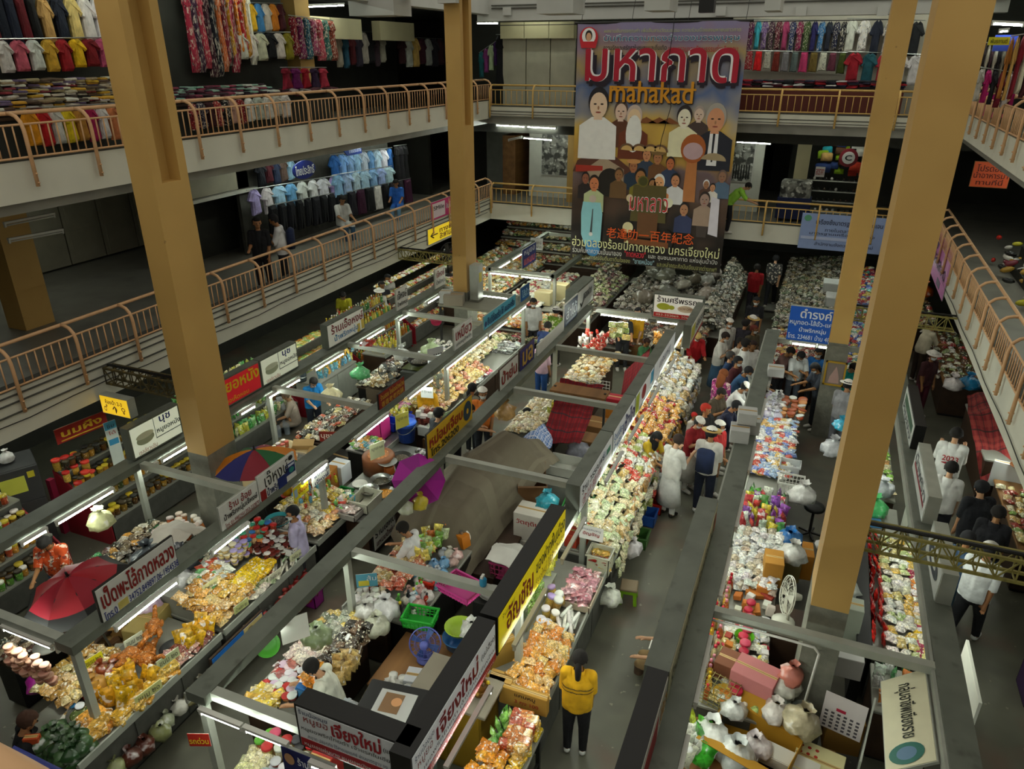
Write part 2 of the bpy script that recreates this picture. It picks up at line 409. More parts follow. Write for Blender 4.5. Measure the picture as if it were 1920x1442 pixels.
# ---------------------------------------------------------------- railings
_bal=MB().tube([(0,0,.52),(0,0,.94)],.011,6).mesh('baluster','rail_peach',True)
_pp=[(0,-.03,.13),(0,-.03,.80),(0,-.025,.88),(0,0,.97),(0,.07,1.04),(0,.16,1.07),(0,.24,1.07)]
_pm=MB().tube(_pp,.027,8)
for zz in(.18,.3):_pm.tube([(0,-.075,zz),(0,.0,zz)],.012,6)
_post=_pm.mesh('post','rail_peach',True)
_bal_y=_bal.copy();_bal_y.materials[0]=MATS['rail_yellow'];_post_y=_post.copy();_post_y.materials[0]=MATS['rail_yellow']
def railing(label,loc,rz,n,bay,yellow=False,skip=()):
 t=thing('railing',label,'railing',loc,rz)
 mm='rail_yellow' if yellow else 'rail_peach'
 L=n*bay
 MB().tube([(-.1,.24,1.07),(L+.1,.24,1.07)],.028,8).build('top_rail',mm,t,True)
 MB().tube([(0,0,.94),(L,0,.94)],.016,6).build('middle_rail',mm,t,True)
 MB().tube([(0,0,.52),(L,0,.52)],.016,6).build('bottom_rail',mm,t,True)
 for i in range(n+1):new('post',_post_y if yellow else _post,t,(i*bay,0,0))
 for i in range(n):
  for k in range(1,8):new('baluster',_bal_y if yellow else _bal,t,(i*bay+k*bay/8,0,0))
 return t
railing('peach metal railing of the lower left gallery, above the food stalls',(XL+.03,2.94,3.0),R(90),19,1.03)
railing('peach metal railing of the upper left gallery, in front of the clothes shops',(XL+.03,2.97,6.0),R(90),19,1.03)
railing('yellow metal railing of the lower back gallery, behind the big hanging banner',(XL+.05,YB-.03,2.85),0,9,1.44,True)
railing('yellow metal railing of the upper back gallery, behind the top of the banner',(XL+.05,YB-.03,5.85),0,9,1.44,True)
railing('peach railing of the lower right gallery carrying the pink poster',(XR-.03,22.3,3.0),R(-90),18,1.03)
railing('peach railing of the upper right gallery at the edge of the photo',(XR-.03,22.3,6.0),R(-90),18,1.03)
# cables strung along the lower left fascia and the right one
def cable(label,pts,r=.008,m='black',cat='cable',name='cable'):
 o=MB().tube(pts,r,5).build(name,m,None,True);return tag(o,label,cat)
cable('thin black cable running along the lower left fascia below the railing posts',[(XL+.03,y,3.06-.05*math.sin(y*1.3)**2)for y in[4+.7*i for i in range(27)]])
cable('thin black cable sagging along the right gallery fascia',[(XR-.02,y,2.98-.04*math.sin(y*1.1)**2)for y in[6+.7*i for i in range(24)]])
# ---------------------------------------------------------------- lattice trusses carrying cables from the columns
def truss(label,x0,x1,y,z0,z1,m):
 t=thing('lattice_truss',label,'truss',((x0+x1)/2,y,z0))
 h=z1-z0;L=x1-x0
 for yy in(-.09,.09):
  for zz in(0,h):MB().bar((-L/2,yy,zz),(L/2,yy,zz),.03).build('chord',m,t)
 n=max(4,int(L/.17))
 dm=MB().bar((0,0,0),(L/n,0,h),.014).mesh('lattice_bar',m);um=MB().bar((0,0,h),(L/n,0,0),.014).mesh('lattice_bar',m)
 vm=MB().bar((0,0,0),(0,0,h),.014).mesh('lattice_bar',m)
 for k in range(n):
  for yy in(-.09,.09):
   new('lattice_bar',dm if k%2 else um,t,(-L/2+k*L/n,yy,0));new('lattice_bar',vm,t,(-L/2+k*L/n,yy,0))
 for zz in(0,h):
  for k in range(n+1):new('cross_bar',MESH_CROSS[m],t,(-L/2+k*L/n,0,zz))
 MB().tube([(-L/2,0,h+.03),(L/2,0,h+.03)],.022,6).build('cable','black',t)
 return t
MESH_CROSS={m:MB().bar((0,-.09,0),(0,.09,0),.014).mesh('cross_bar',m)for m in('truss_dark','truss_yellow')}
truss('rusty lattice truss between the left gallery and the near left column',XL+.01,-8.42,7.5,3.0,3.26,'truss_dark')
truss('far lattice truss between the left gallery and the far left column',XL+.01,-8.42,16.6,2.85,3.1,'truss_yellow')
truss('yellow lattice truss between the near right column and the right gallery',1.0,XR,7.5,2.95,3.2,'truss_yellow')
truss('far yellow lattice truss between the far right column and the right gallery',1.03,XR,16.6,2.62,2.9,'truss_yellow')
# ---------------------------------------------------------------- rooms behind the galleries
# level 1, left: closed shop fronts, dark store rooms
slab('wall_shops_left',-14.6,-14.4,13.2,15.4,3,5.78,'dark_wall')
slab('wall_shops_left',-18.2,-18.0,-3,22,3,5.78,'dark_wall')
for k in range(7):
 y=8.2+k*1.02
 o=structure(MB().box(-16.9,-16.86,y,y+.98,3.05,4.75),'door_shutter','shutter_grey')
 m=MB()
 for q in range(2):m.box(-16.86,-16.845,y+.1,y+.88,3.15+q*.8,3.85+q*.8)
 m.build('shutter_panel','shutter_grey',o)
slab('wall_shops_back',-24,-13.5,24.6,24.8,3,5.78,'dark_wall')
# level 1, back: white partition walls with big old photographs, doorways
slab('wall_back_gallery',-10.05,-5.9,25.9,26.1,3,5.78,'white_paint')
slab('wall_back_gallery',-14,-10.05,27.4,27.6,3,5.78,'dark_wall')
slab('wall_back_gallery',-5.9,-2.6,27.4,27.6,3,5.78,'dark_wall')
slab('wall_back_gallery',-3.6,-1.9,25.9,26.1,3,5.78,'white_paint')
slab('wall_back_gallery',-1.9,12,30.4,30.6,3,5.78,'dark_wall')
slab('door_1',-12.4,-11.3,27.34,27.4,3,5.2,'pale_metal')
slab('door_2',-11.1,-10.6,27.3,25.9,3,5.1,'wood')
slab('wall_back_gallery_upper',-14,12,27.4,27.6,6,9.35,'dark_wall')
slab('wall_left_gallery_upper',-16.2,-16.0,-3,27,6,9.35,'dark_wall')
slab('wall_right_gallery',6.6,6.8,-3,22,3,9.35,'white_paint')
slab('ceiling_beam_back',-14,12,23.4,23.7,5.45,5.78,'dark_wall')
# upper left shop fronts with cream fascia boards
for k,(ya,yb)in enumerate(((17.8,19.4),(19.4,21.0),(22.0,24.2))):
 slab('wall_shop_fascia',-13.9,-13.6,ya+.02,yb-.02,8.2,8.75,'cream_panel')
a=atY(938,62,23.9);b=atY(1077,60,23.9)
for k in range(3):
 xa=a.x+(b.x-a.x)*k/3;xb=a.x+(b.x-a.x)*(k+1)/3
 slab('wall_shop_fascia',xa,xb-.02,23.9,24.2,8.25,8.72,'cream_panel')
 slab('door_shop',xa,xb-.03,24.1,24.2,6,8.25,'shutter_grey')
 # under the galleries at ground level: far walls
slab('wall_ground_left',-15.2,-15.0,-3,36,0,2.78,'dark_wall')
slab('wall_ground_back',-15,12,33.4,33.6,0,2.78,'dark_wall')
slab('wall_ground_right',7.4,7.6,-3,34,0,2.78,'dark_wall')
# ================================================================ kinds of goods
import numpy as np
rnd=random.random
def ru(a,b):return a+(b-a)*rnd()
def pillow(w,d,h,seed,nx=5,ny=6,crimp=True,mname='obj_bag',name='snack_bag'):
 rg=random.Random(seed);m=MB();top=[];bot=[]
 for j in range(ny+1):
  v=-1+2*j/ny
  for i in range(nx+1):
   u=-1+2*i/nx
   e=(1-abs(u)**3)*(1-abs(v)**3.5)
   t=h*e**.6*(1+rg.uniform(-.16,.16))if e>0 else 0
   x=u*w/2*(1-.08*(1-v*v))+rg.uniform(-1,1)*.03*w;y=v*d/2+rg.uniform(-1,1)*.02*d
   top.append((x,y,max(.004,h*.42+t*.58)));bot.append((x,y,max(0,h*.42-t*.42)))
 n=(nx+1)*(ny+1);fs=[]
 for j in range(ny):
  for i in range(nx):
   a=j*(nx+1)+i;q=(a,a+1,a+nx+2,a+nx+1)
   fs.append(q);fs.append(tuple(n+k for k in q[::-1]))
 m.add(top+bot,fs);return m.mesh(name,mname,True)
def tied(r,h,seed,mname='obj_film',name='tied_bag',n=9):
 rg=random.Random(seed);m=MB();prof=[(.55,0),(.95,.12),(1.02,.34),(.85,.56),(.42,.72),(.16,.80),(.20,.84),(.42,1.0)]
 vs=[];fs=[]
 for(q,z)in prof:
  for k in range(n):
   t=2*math.pi*k/n;w=(1+rg.uniform(-.2,.2))*(1+.08*math.sin(5*t+9*z))
   vs.append((r*q*w*math.cos(t),r*q*w*math.sin(t),h*z*(1+rg.uniform(-.04,.04))if z else 0))
 for i in range(len(prof)-1):
  for k in range(n):
   j=(k+1)%n;fs.append((i*n+k,i*n+j,(i+1)*n+j,(i+1)*n+k))
 fs.append(tuple(range(n-1,-1,-1)));m.add(vs,fs);return m.mesh(name,mname,True)
def lathe_mesh(name,prof,mname,n=10):return MB().lathe(prof,n).mesh(name,mname,True)
KIND={}
def kind(name,cat,meshes,parts=(),stuffmat='attr_bag'):KIND[name]=dict(cat=cat,meshes=meshes,parts=parts,sm=stuffmat)
kind('snack_bag','snack bag',[pillow(.17,.2,.09,s)for s in range(4)])
kind('small_snack_bag','snack bag',[pillow(.12,.15,.075,s+9,4,5,name='small_snack_bag')for s in range(4)])
for _n in('snack_bag_b','snack_bag_c','snack_bag_d'):kind(_n,'snack bag',KIND['snack_bag']['meshes'])  # the same snack bag meshes under further kind names
for _n in('small_snack_bag_b','small_snack_bag_c','small_snack_bag_d'):kind(_n,'snack bag',KIND['small_snack_bag']['meshes'])  # likewise the small snack bag, whatever it holds
kind('packet','packet',[pillow(.13,.19,.035,s+20,4,5,mname='obj_pouch',name='packet')for s in range(3)])
def upright(me):
 m=me.copy();m.transform(Matrix.Rotation(R(78),4,'X')@Matrix.Translation((0,.1,0)));return m
kind('standing_pouch','pouch',[upright(pillow(.13,.2,.06,s+40,4,5,mname='obj_pouch',name='standing_pouch'))for s in range(3)])
kind('tied_bag','bag',[tied(.1,.2,s)for s in range(3)])
kind('large_tied_bag','bag',[tied(.2,.34,s+5,name='large_tied_bag',n=18)for s in range(3)])
_lid=lathe_mesh('lid',[(.0425,.0),(.044,.002),(.044,.022),(.040,.026),(0,.026)],'obj_plastic',12)
kind('jar','jar',[lathe_mesh('jar',[(.036,0),(.041,.008),(.042,.085),(.036,.1),(.036,.108)],'obj_jar',12)],[('lid',_lid,(0,0,.1))])
_tlid=lathe_mesh('lid',[(.054,0),(.056,.002),(.056,.012),(.05,.016),(0,.015)],'obj_plastic',12)
kind('tub','tub',[lathe_mesh('tub',[(.04,0),(.052,.055)],'obj_jar',12)],[('lid',_tlid,(0,0,.052))])
_cap=lathe_mesh('cap',[(.016,0),(.018,.002),(.018,.03),(.014,.034),(0,.034)],'obj_plastic',8)
kind('bottle','bottle',[lathe_mesh('bottle',[(.034,0),(.037,.01),(.037,.13),(.03,.16),(.014,.19),(.014,.2)],'obj_jar',10)],[('cap',_cap,(0,0,.195))])
_clid=lathe_mesh('lid',[(.058,0),(.062,.003),(.062,.03),(.056,.036),(0,.036)],'obj_plastic',12)
kind('canister','canister',[lathe_mesh('canister',[(.05,0),(.058,.01),(.058,.12),(.05,.15),(.05,.16)],'obj_jar',12)],[('lid',_clid,(0,0,.15))])
kind('tray_pack','food pack',[MB().cbox(-.1,.1,-.07,.07,0,.05,.012).mesh('tray_pack','obj_bag'),MB().cbox(-.1,.1,-.07,.07,0,.04,.014).mesh('tray_pack','obj_bag')])
kind('brick_pack','food pack',[MB().cbox(-.07,.07,-.06,.06,0,.1,.012).mesh('brick_pack','obj_bag')])
kind('small_box','box',[MB().cbox(-.06,.06,-.09,.09,0,.07,.004).mesh('small_box','obj_paper'),MB().cbox(-.05,.05,-.05,.05,0,.13,.004).mesh('small_box','obj_paper')])
kind('foil_parcel','parcel',[MB().ball((0,0,.035),.045,8,5,sc=(1,1,.8)).mesh('foil_parcel','obj_film',True)])
kind('skewer','skewer',[MB().tube([(0,-.1,.02),(0,.02,.02)],.012,6).tube([(0,.02,.02),(0,.14,.02)],.004,5).mesh('skewer','obj_pouch',True)])
kind('roll','sausage roll',[MB().tube([(0,-.15,.025),(0,-.13,.025),(0,.13,.025),(0,.15,.025)],[.008,.025,.025,.008],8).mesh('roll','obj_film',True)])
kind('folded_garment','garment',[MB().cbox(-.14,.14,-.1,.1,0,.035,.012).mesh('folded_garment','obj_cloth')],stuffmat='attr_cloth')
MAXN=300
COUNT={};STUFF={}
_cache={}
def mesh_arrays(me):
 if me.name not in _cache:
  v=np.empty(len(me.vertices)*3);me.vertices.foreach_get('co',v)
  _cache[me.name]=(v.reshape(-1,3),[tuple(p.vertices)for p in me.polygons])
 return _cache[me.name]
def jitter(c,a=.12):
 c=lin(c);k=1+ru(-a,a);return tuple(min(1,max(0,v*k*(1+ru(-a/2,a/2))))for v in c[:3])
def put_goods(kname,pos,rot,sc,color,lidcol,label,group,stuff=False):
 K=KIND[kname];me=random.choice(K['meshes'])
 if label[0]=='*':label=('' if stuff or COUNT.get(kname,0)>=MAXN else colname(color)+' ')+label[1:]
 n=COUNT.get(kname,0)
 if stuff or n>=MAXN:
  M=Matrix.LocRotScale(Vector(pos),__import__('mathutils').Euler(rot),Vector((sc,)*3))
  S=STUFF.setdefault((group,K['sm']),[[],[],[],0,label])
  for(q,off,col)in[(me,(0,0,0),color)]+[(p[1],p[2],lidcol or color)for p in K['parts']]:
   v,f=mesh_arrays(q);A=np.array(M@Matrix.Translation(off))
   w=v@A[:3,:3].T+A[:3,3]
   o=S[3];S[0].append(w);S[1].extend([tuple(i+o for i in p)for p in f]);S[3]+=len(w)
   S[2].append(np.tile(np.array([*col[:3],1.]),(len(w),1)))
  return None
 COUNT[kname]=n+1
 o=bpy.data.objects.new(kname,me);COL.objects.link(o)
 o.location=pos;o.rotation_euler=rot;o.scale=(sc,)*3;o.color=(*color[:3],1)
 o['label']=label;o['category']=K['cat'];o['group']=group
 for(pn,pm,off)in K['parts']:
  c=bpy.data.objects.new(pn,pm);COL.objects.link(c);c.parent=o;c.location=off;c.color=(*(lidcol or color)[:3],1)
 return o
def flush_stuff():
 for(group,sm),(V,F,C,n,label)in STUFF.items():
  me=bpy.data.meshes.new('heaped_goods');me.from_pydata(np.concatenate(V).tolist(),[],F)
  a=me.attributes.new('tint','FLOAT_COLOR','POINT');a.data.foreach_set('color',np.concatenate(C).ravel())
  me.polygons.foreach_set('use_smooth',[True]*len(F));me.materials.append(MATS[sm]);me.update()
  o=bpy.data.objects.new('heaped_clothes' if sm=='attr_cloth' else 'heaped_goods',me);COL.objects.link(o)
  lab='many more of the heap: '+label
  tag(o,' '.join(lab.split()[:16]),'garments' if sm=='attr_cloth' else 'goods',None,'stuff')
def goods(kname,cols,x0,x1,y0,y1,z0,z1,nx,ny,label,group,sc=1.,layers=1,lid=None,jit=.25,rz=None,tilt=.25,stuff=False,step=.05,drop=0.,rx=0.):
 """rows of goods over a counter: nx across x, ny along y, height z0 at x0 to z1 at x1, optionally layered"""
 for L in range(layers):
  for j in range(ny):
   for i in range(nx):
    if drop and rnd()<drop:continue
    u=(i+.5+ru(-jit,jit))/nx;v=(j+.5+ru(-jit,jit))/ny
    x=x0+(x1-x0)*u;y=y0+(y1-y0)*v;z=z0+(z1-z0)*u+L*step
    r=(ru(-tilt,tilt)+rx,ru(-tilt,tilt),ru(-.5,.5)+(rz if rz is not None else random.choice((0,1.57))))
    put_goods(kname,(x,y,z),r,sc*ru(.9,1.12),jitter(random.choice(cols)),jitter(random.choice(lid))if lid else None,label,group,stuff)
    # colour families
GOLD=['#d9a441','#c98a2b','#e3bd62','#b9772a','#dcb878','#cf9a50']
CREAM=['#e8dcb4','#dcc894','#efe6c8','#cdb27a','#e2d0a0']
MIX=['#d9a441','#c0392b','#7fa845','#e8dcb4','#8c4a24','#d66a2a','#efe6d8','#5a3a22','#e0c040','#b8472e','#9bb7c4']
BROWN=['#6b3a1c','#83502a','#4e2a16','#9a6a3c','#5b2f22']
GREEN=['#3f7a34','#6da844','#2c5a2c','#a8c84a','#88b070']
REDS=['#b02a22','#8c1c1c','#d04a30','#7a2418']
WHITES=['#e8e8e0','#dcdcd4','#f0efe6','#c9c9c0','#d8dce0']
PINK=['#d87a9c','#e0a0b0','#c05a80']
YEL=['#e8c428','#f0d040','#d8a818','#e6b830']
LID_RED=['#c0261e','#d83a2c'];LID_W=['#eceae2','#dcdad0']
# ---------------------------------------------------------------- furniture of the stalls
def counter(label,x0,x1,y0,y1,h,body='wood_dark',top='table_white',front='+x',steps=(),legs=False,lip=True):
 t=thing('counter',label,'counter',((x0+x1)/2,(y0+y1)/2,0));w,d=(x1-x0)/2,(y1-y0)/2
 MB().cbox(-w,w,-d,d,h-.04,h,.01).build('counter_top',top,t)
 if legs:
  for sx in(-1,1):
   for sy in(-1,1):MB().bar((sx*(w-.05),sy*(d-.05),0),(sx*(w-.05),sy*(d-.05),h-.04),.045).build('leg','dark_metal',t)
  MB().bar((-w+.05,-d+.05,.2),(-w+.05,d-.05,.2),.03).build('stretcher','dark_metal',t);MB().bar((w-.05,-d+.05,.2),(w-.05,d-.05,.2),.03).build('stretcher','dark_metal',t)
 else:
  MB().box(-w+.03,w-.03,-d+.02,d-.02,.06,h-.04).build('body',body,t)
  MB().box(-w+.06,w-.06,-d+.05,d-.05,0,.06).build('plinth','black',t)
  n=max(2,int((y1-y0)/.6));xs=w-.03 if front=='+x' else-w+.03;e=.012 if front=='+x' else-.012
  pm=MB().box(min(0,e),max(0,e),.015,2*d/n-.015,.08,h-.06).mesh('front_panel',body)
  for k in range(n):new('front_panel',pm,t,(xs,-d+k*2*d/n,0))
 if lip:
  xs=w if front=='+x' else-w
  MB().box(xs-.012,xs+.012,-d,d,h-.05,h+.05).build('edge_rail','pale_metal',t)
 for(a,b,z)in steps:
  MB().box(-w+2*w*a,-w+2*w*b,-d+.02,d-.02,h,h+z).build('display_step','table_white',t)
 return t
def carton(label,x,y,z,w,d,h,rz=0,col='#a97b45',open_=False,group=None,lines=()):
 t=thing('carton',label,'box',(x,y,z),rz,group)
 nm=flat(col,.8);c=.003
 if not open_:
  MB().cbox(-w/2,w/2,-d/2,d/2,0,h,.006).build('body',nm,t)
  MB().box(-w/2+.01,w/2-.01,-.02,.02,h,h+.002).build('tape',flat('#c9a86a'),t)
  MB().box(-w/2+.004,w/2-.004,-.003,.003,h-.001,h+.0026).build('flap_seam',flat('#5c4020'),t)
 else:
  th=.008
  m=MB().box(-w/2,w/2,-d/2,d/2,0,th);m.box(-w/2,-w/2+th,-d/2,d/2,0,h);m.box(w/2-th,w/2,-d/2,d/2,0,h)
  m.box(-w/2,w/2,-d/2,-d/2+th,0,h);m.box(-w/2,w/2,d/2-th,d/2,0,h);m.build('body',nm,t)
  f=d*.42
  for s in(-1,1):
   fl=MB();fl.add([(-w/2,s*d/2,h),(w/2,s*d/2,h),(w/2,s*(d/2+f*.85),h+f*.4),(-w/2,s*(d/2+f*.85),h+f*.4),(-w/2,s*d/2,h+th),(w/2,s*d/2,h+th),(w/2,s*(d/2+f*.85),h+f*.4+th),(-w/2,s*(d/2+f*.85),h+f*.4+th)],[(0,1,2,3),(7,6,5,4),(0,3,7,4),(1,5,6,2),(2,6,7,3),(0,4,5,1)])
   fl.build('flap',nm,t)
 if lines:
  for ln in lines:
   o=put_text(t,ln[0],ln[2],ln[3],ln[4],ln[5],ln[1],d/2+.002,ln[6]if len(ln)>6 else 0)
 return t
def basket(label,x,y,z,w,d,h,col,rz=0,group=None,name='basket',cat='basket',n=7):
 """an open plastic crate: slotted sides built from ribs"""
 t=thing(name,label,cat,(x,y,z),rz,group);nm=flat(col,.35)
 MB().box(-w/2+.02,w/2-.02,-d/2+.02,d/2-.02,0,.01).build('bottom',nm,t)
 rim=MB()
 for s in(-1,1):
  rim.box(-w/2-.01,w/2+.01,s*d/2-.012,s*d/2+.012,h-.03,h);rim.box(s*w/2-.012,s*w/2+.012,-d/2,d/2,h-.03,h)
 rim.build('rim',nm,t)
 rb=MB()
 for s in(-1,1):
  for k in range(n+1):
   u=-1+2*k/n
   rb.bar((u*(w/2-.02),s*(d/2-.02),0),(u*w/2,s*d/2,h-.02),.012);rb.bar((s*(w/2-.02),u*(d/2-.02),0),(s*w/2,u*d/2,h-.02),.012)
  for zz in(.3,.6):rb.bar((-w/2+.01,s*(d/2-.01),h*zz),(w/2-.01,s*(d/2-.01),h*zz),.01);rb.bar((s*(w/2-.01),-d/2+.01,h*zz),(s*(w/2-.01),d/2-.01,h*zz),.01)
 rb.build('ribs',nm,t)
 return t
def bin_box(label,x,y,z,w,d,h,col,rz=0,name='plastic_box',cat='box',lidcol=None,group=None):
 t=thing(name,label,cat,(x,y,z),rz,group);nm=flat(col,.35);th=.01
 m=MB().box(-w/2,w/2,-d/2,d/2,0,th)
 for s in(-1,1):
  m.box(min(s*w/2,s*(w/2-th)),max(s*w/2,s*(w/2-th)),-d/2,d/2,0,h);m.box(-w/2,w/2,min(s*d/2,s*(d/2-th)),max(s*d/2,s*(d/2-th)),0,h)
 m.build('body',nm,t)
 r=MB()
 for s in(-1,1):r.box(-w/2-.015,w/2+.015,s*d/2-.015,s*d/2+.015,h-.02,h);r.box(s*w/2-.015,s*w/2+.015,-d/2,d/2,h-.02,h)
 r.build('rim',nm,t)
 if lidcol:MB().cbox(-w/2-.01,w/2+.01,-d/2-.01,d/2+.01,h,h+.03,.01).build('lid',flat(lidcol,.35),t)
 return t
def bowl(label,x,y,z,r,h,col='steel',fill=None,name='bowl',cat='bowl',group=None):
 t=thing(name,label,cat,(x,y,z),0,group);nm=col if col in MATS else flat(col,.3)
 MB().lathe([(r*.5,0),(r*.8,h*.3),(r,h),(r*1.04,h),(r*1.04,h-.006),(r*.97,h-.004),(r*.76,h*.34),(r*.45,.008),(0,.008)],20).build('bowl_body',nm,t,True)
 if fill:MB().lathe([(r*.78,h*.5),(r*.7,h*.66),(r*.35,h*.78),(0,h*.82)],14).build('contents',fill if fill in MATS else food(fill),t,True)
 return t
def food(col):
 n='food_'+col
 if n not in MATS:mat(n,col,rough=.5,namt=.5,nscale=40,bump=.8,bscale=40,spots=[('#fff0d0',30,.62,.68,.5)])
 return n
def fan(label,x,y,z,r,rz,col='#d8d8d0',blade='#c8d0d0',stand=.35,tilt=0.,hub=None,guard=True,name='electric_fan'):
 """desk fan facing local -Y"""
 t=thing(name,label,'fan',(x,y,z),rz);nm=flat(col,.35)
 if stand:
  MB().lathe([(r*.6,0),(r*.6,.02),(r*.3,.045),(.03,.06)],16).build('base',nm,t,True)
  MB().tube([(0,.05,.04),(0,.05,stand)],.022,8).build('pole',nm,t,True)
 h=thing('fan_head',None,None);h.parent=t;h.location=(0,0,stand);h.rotation_euler=(tilt,0,0)
 MB().tube([(0,.02,0),(0,.1,0),(0,.17,0)],[.05,.055,.04],10).build('motor',nm,h,True)
 if guard:
  g=MB()
  for rr in(r,r*.66,r*.33):
   for yy in(-.055,.03):g.tube([(rr*math.cos(2*math.pi*k/24),yy*(1 if rr<r else.3),rr*math.sin(2*math.pi*k/24))for k in range(25)],.004 if rr<r else.007,4)
  for k in range(20):
   a=2*math.pi*k/20
   for yy in(-.055,.03):g.tube([(.05*math.cos(a),yy,.05*math.sin(a)),(r*.7*math.cos(a),yy*.95,r*.7*math.sin(a)),(r*math.cos(a),yy*.2,r*math.sin(a))],.0022,3,caps=False)
  g.build('guard',nm,h)
 for k in range(4):
  a=2*math.pi*k/4+.4;b=MB();P=[]
  for q in range(5):
   rr=r*(.16+.74*q/4);wd=r*(.16+.3*q/4);P+=[(rr,-wd*.5),(rr,wd*.5)]
  vs=[]
  for(px,py)in P:
   ca,sa=math.cos(a),math.sin(a);vs.append((px*ca-py*sa,-.012+py*.3,px*sa+py*ca))
  b.add(vs+[(v[0],v[1]+.003,v[2])for v in vs],[f for q in range(4)for f in((2*q,2*q+1,2*q+3,2*q+2),(12+2*q-2,12+2*q,12+2*q+1,12+2*q-1))])
  b.build('blade',flat(blade,.3),h,True)
 MB().lathe([(.04,-.0),(.045,.02),(0,.035)],12).build('hub',flat(hub or col,.35),h,True).rotation_euler=(R(90),0,0)
 return t
def scale_dial(label,x,y,z,rz,col='#d07028',pan=True):
 t=thing('weighing_scale',label,'scale',(x,y,z),rz)
 MB().prism([(-.12,0),(.12,0),(.09,.2),(-.09,.2)],-.08,.08,axis='y').build('body',flat(col,.35),t)
 MB().tube([(0,-.1,.12),(0,-.075,.12)],.1,20).build('dial',flat('#eceae4',.3),t)
 MB().tube([(0,-.103,.12),(0,-.1,.12)],.03,12).build('dial_centre',flat('#7c8894'),t)
 MB().bar((0,-.104,.12),(.04,-.104,.19),.006).build('pointer',flat('#b02020'),t)
 MB().tube([(0,0,.2),(0,0,.25)],.025,8).build('neck','steel',t)
 if pan:MB().lathe([(.05,.25),(.17,.285),(.18,.285),(.165,.275),(.04,.245)],20).build('pan','steel',t,True)
 return t
def fridge(label,x,y,z,w,d,h,col,rz=0,doors=2,notes=()):
 t=thing('refrigerator',label,'refrigerator',(x,y,z),rz);nm=flat(col,.35)
 MB().cbox(-w/2,w/2,-d/2+.04,d/2,0,h,.012).build('cabinet',nm,t)
 zs=[0.02,h*.62,h]if doors==2 else[.02,h]
 for a,b in zip(zs,zs[1:]):
  dd=MB().cbox(-w/2+.004,w/2-.004,-d/2,-d/2+.036,a+.006,b-.006,.008).build('door',nm,t)
  MB().bar((-w/2+.05,-d/2-.025,a+.12),(-w/2+.05,-d/2-.025,min(b-.1,a+.45)),.02).build('handle','steel',dd)
 for(c,u0,u1,v0,v1)in notes:MB().box(u0*w-w/2,u1*w-w/2,-d/2-.004,-d/2-.001,v0*h,v1*h).build('paper_note',flat(c),t)
 return t
def umbrella(label,x,y,z,r,h,cols,rim=None,n=8,rz=0,tilt=(0,0),pole=1.3,marks=()):
 t=thing('umbrella',label,'umbrella',(x,y,z),rz);t.rotation_euler=(tilt[0],tilt[1],rz)
 def pt(a,q):
  rr=r*q;zz=h*(1-q*q*.94);return(rr*math.cos(a),rr*math.sin(a),zz)
 for k in range(n):
  a0=2*math.pi*k/n;a1=2*math.pi*(k+1)/n
  for(qa,qb,c)in([(.02,1,cols[k%len(cols)])]if not rim else[(.02,.8,cols[k%len(cols)]),(.8,1,rim)]):
   m=MB();vs=[];S=4;Q=6
   for i in range(Q+1):
    q=qa+(qb-qa)*i/Q
    for s in range(S+1):
     f=s/S;p0=Vector(pt(a0,q));p1=Vector(pt(a1,q));p=p0.lerp(p1,f);p.z-=.05*q*math.sin(math.pi*f)*r;vs.append(tuple(p))
   N_=len(vs);fs=[]
   for i in range(Q):
    for s in range(S):
     b=i*(S+1)+s;f4=(b,b+1,b+S+2,b+S+1);fs+=[f4[::-1],tuple(N_+j for j in f4)]
   m.add(vs+[(v[0],v[1],v[2]-.004)for v in vs],fs);m.build('canopy_panel',flat(c,.7),t,True)
  MB().tube([pt(a0,.03),pt(a0,.5),pt(a0,1.02)],.005,4).build('rib','dark_metal',t)
 MB().tube([(0,0,-pole),(0,0,h+.05)],.014,8).build('pole','dark_metal',t)
 MB().lathe([(.018,h),(.014,h+.06),(0,h+.075)],8).build('tip','black',t)
 return t
def stool(label,x,y,z=0,col='#8ab41e',top='#8a7a5a',s=.3,h=.28,rz=0):
 t=thing('stool',label,'stool',(x,y,z),rz)
 MB().cbox(-s/2,s/2,-s/2,s/2,h-.04,h,.012).build('seat',flat(top,.6),t)
 MB().box(-s/2+.01,s/2-.01,-s/2+.01,s/2-.01,h-.1,h-.04).build('apron',flat(col,.4),t)
 for sx in(-1,1):
  for sy in(-1,1):MB().bar((sx*(s/2-.02),sy*(s/2-.02),0),(sx*(s/2-.04),sy*(s/2-.04),h-.05),.05).build('leg',flat(col,.4),t)
 return t
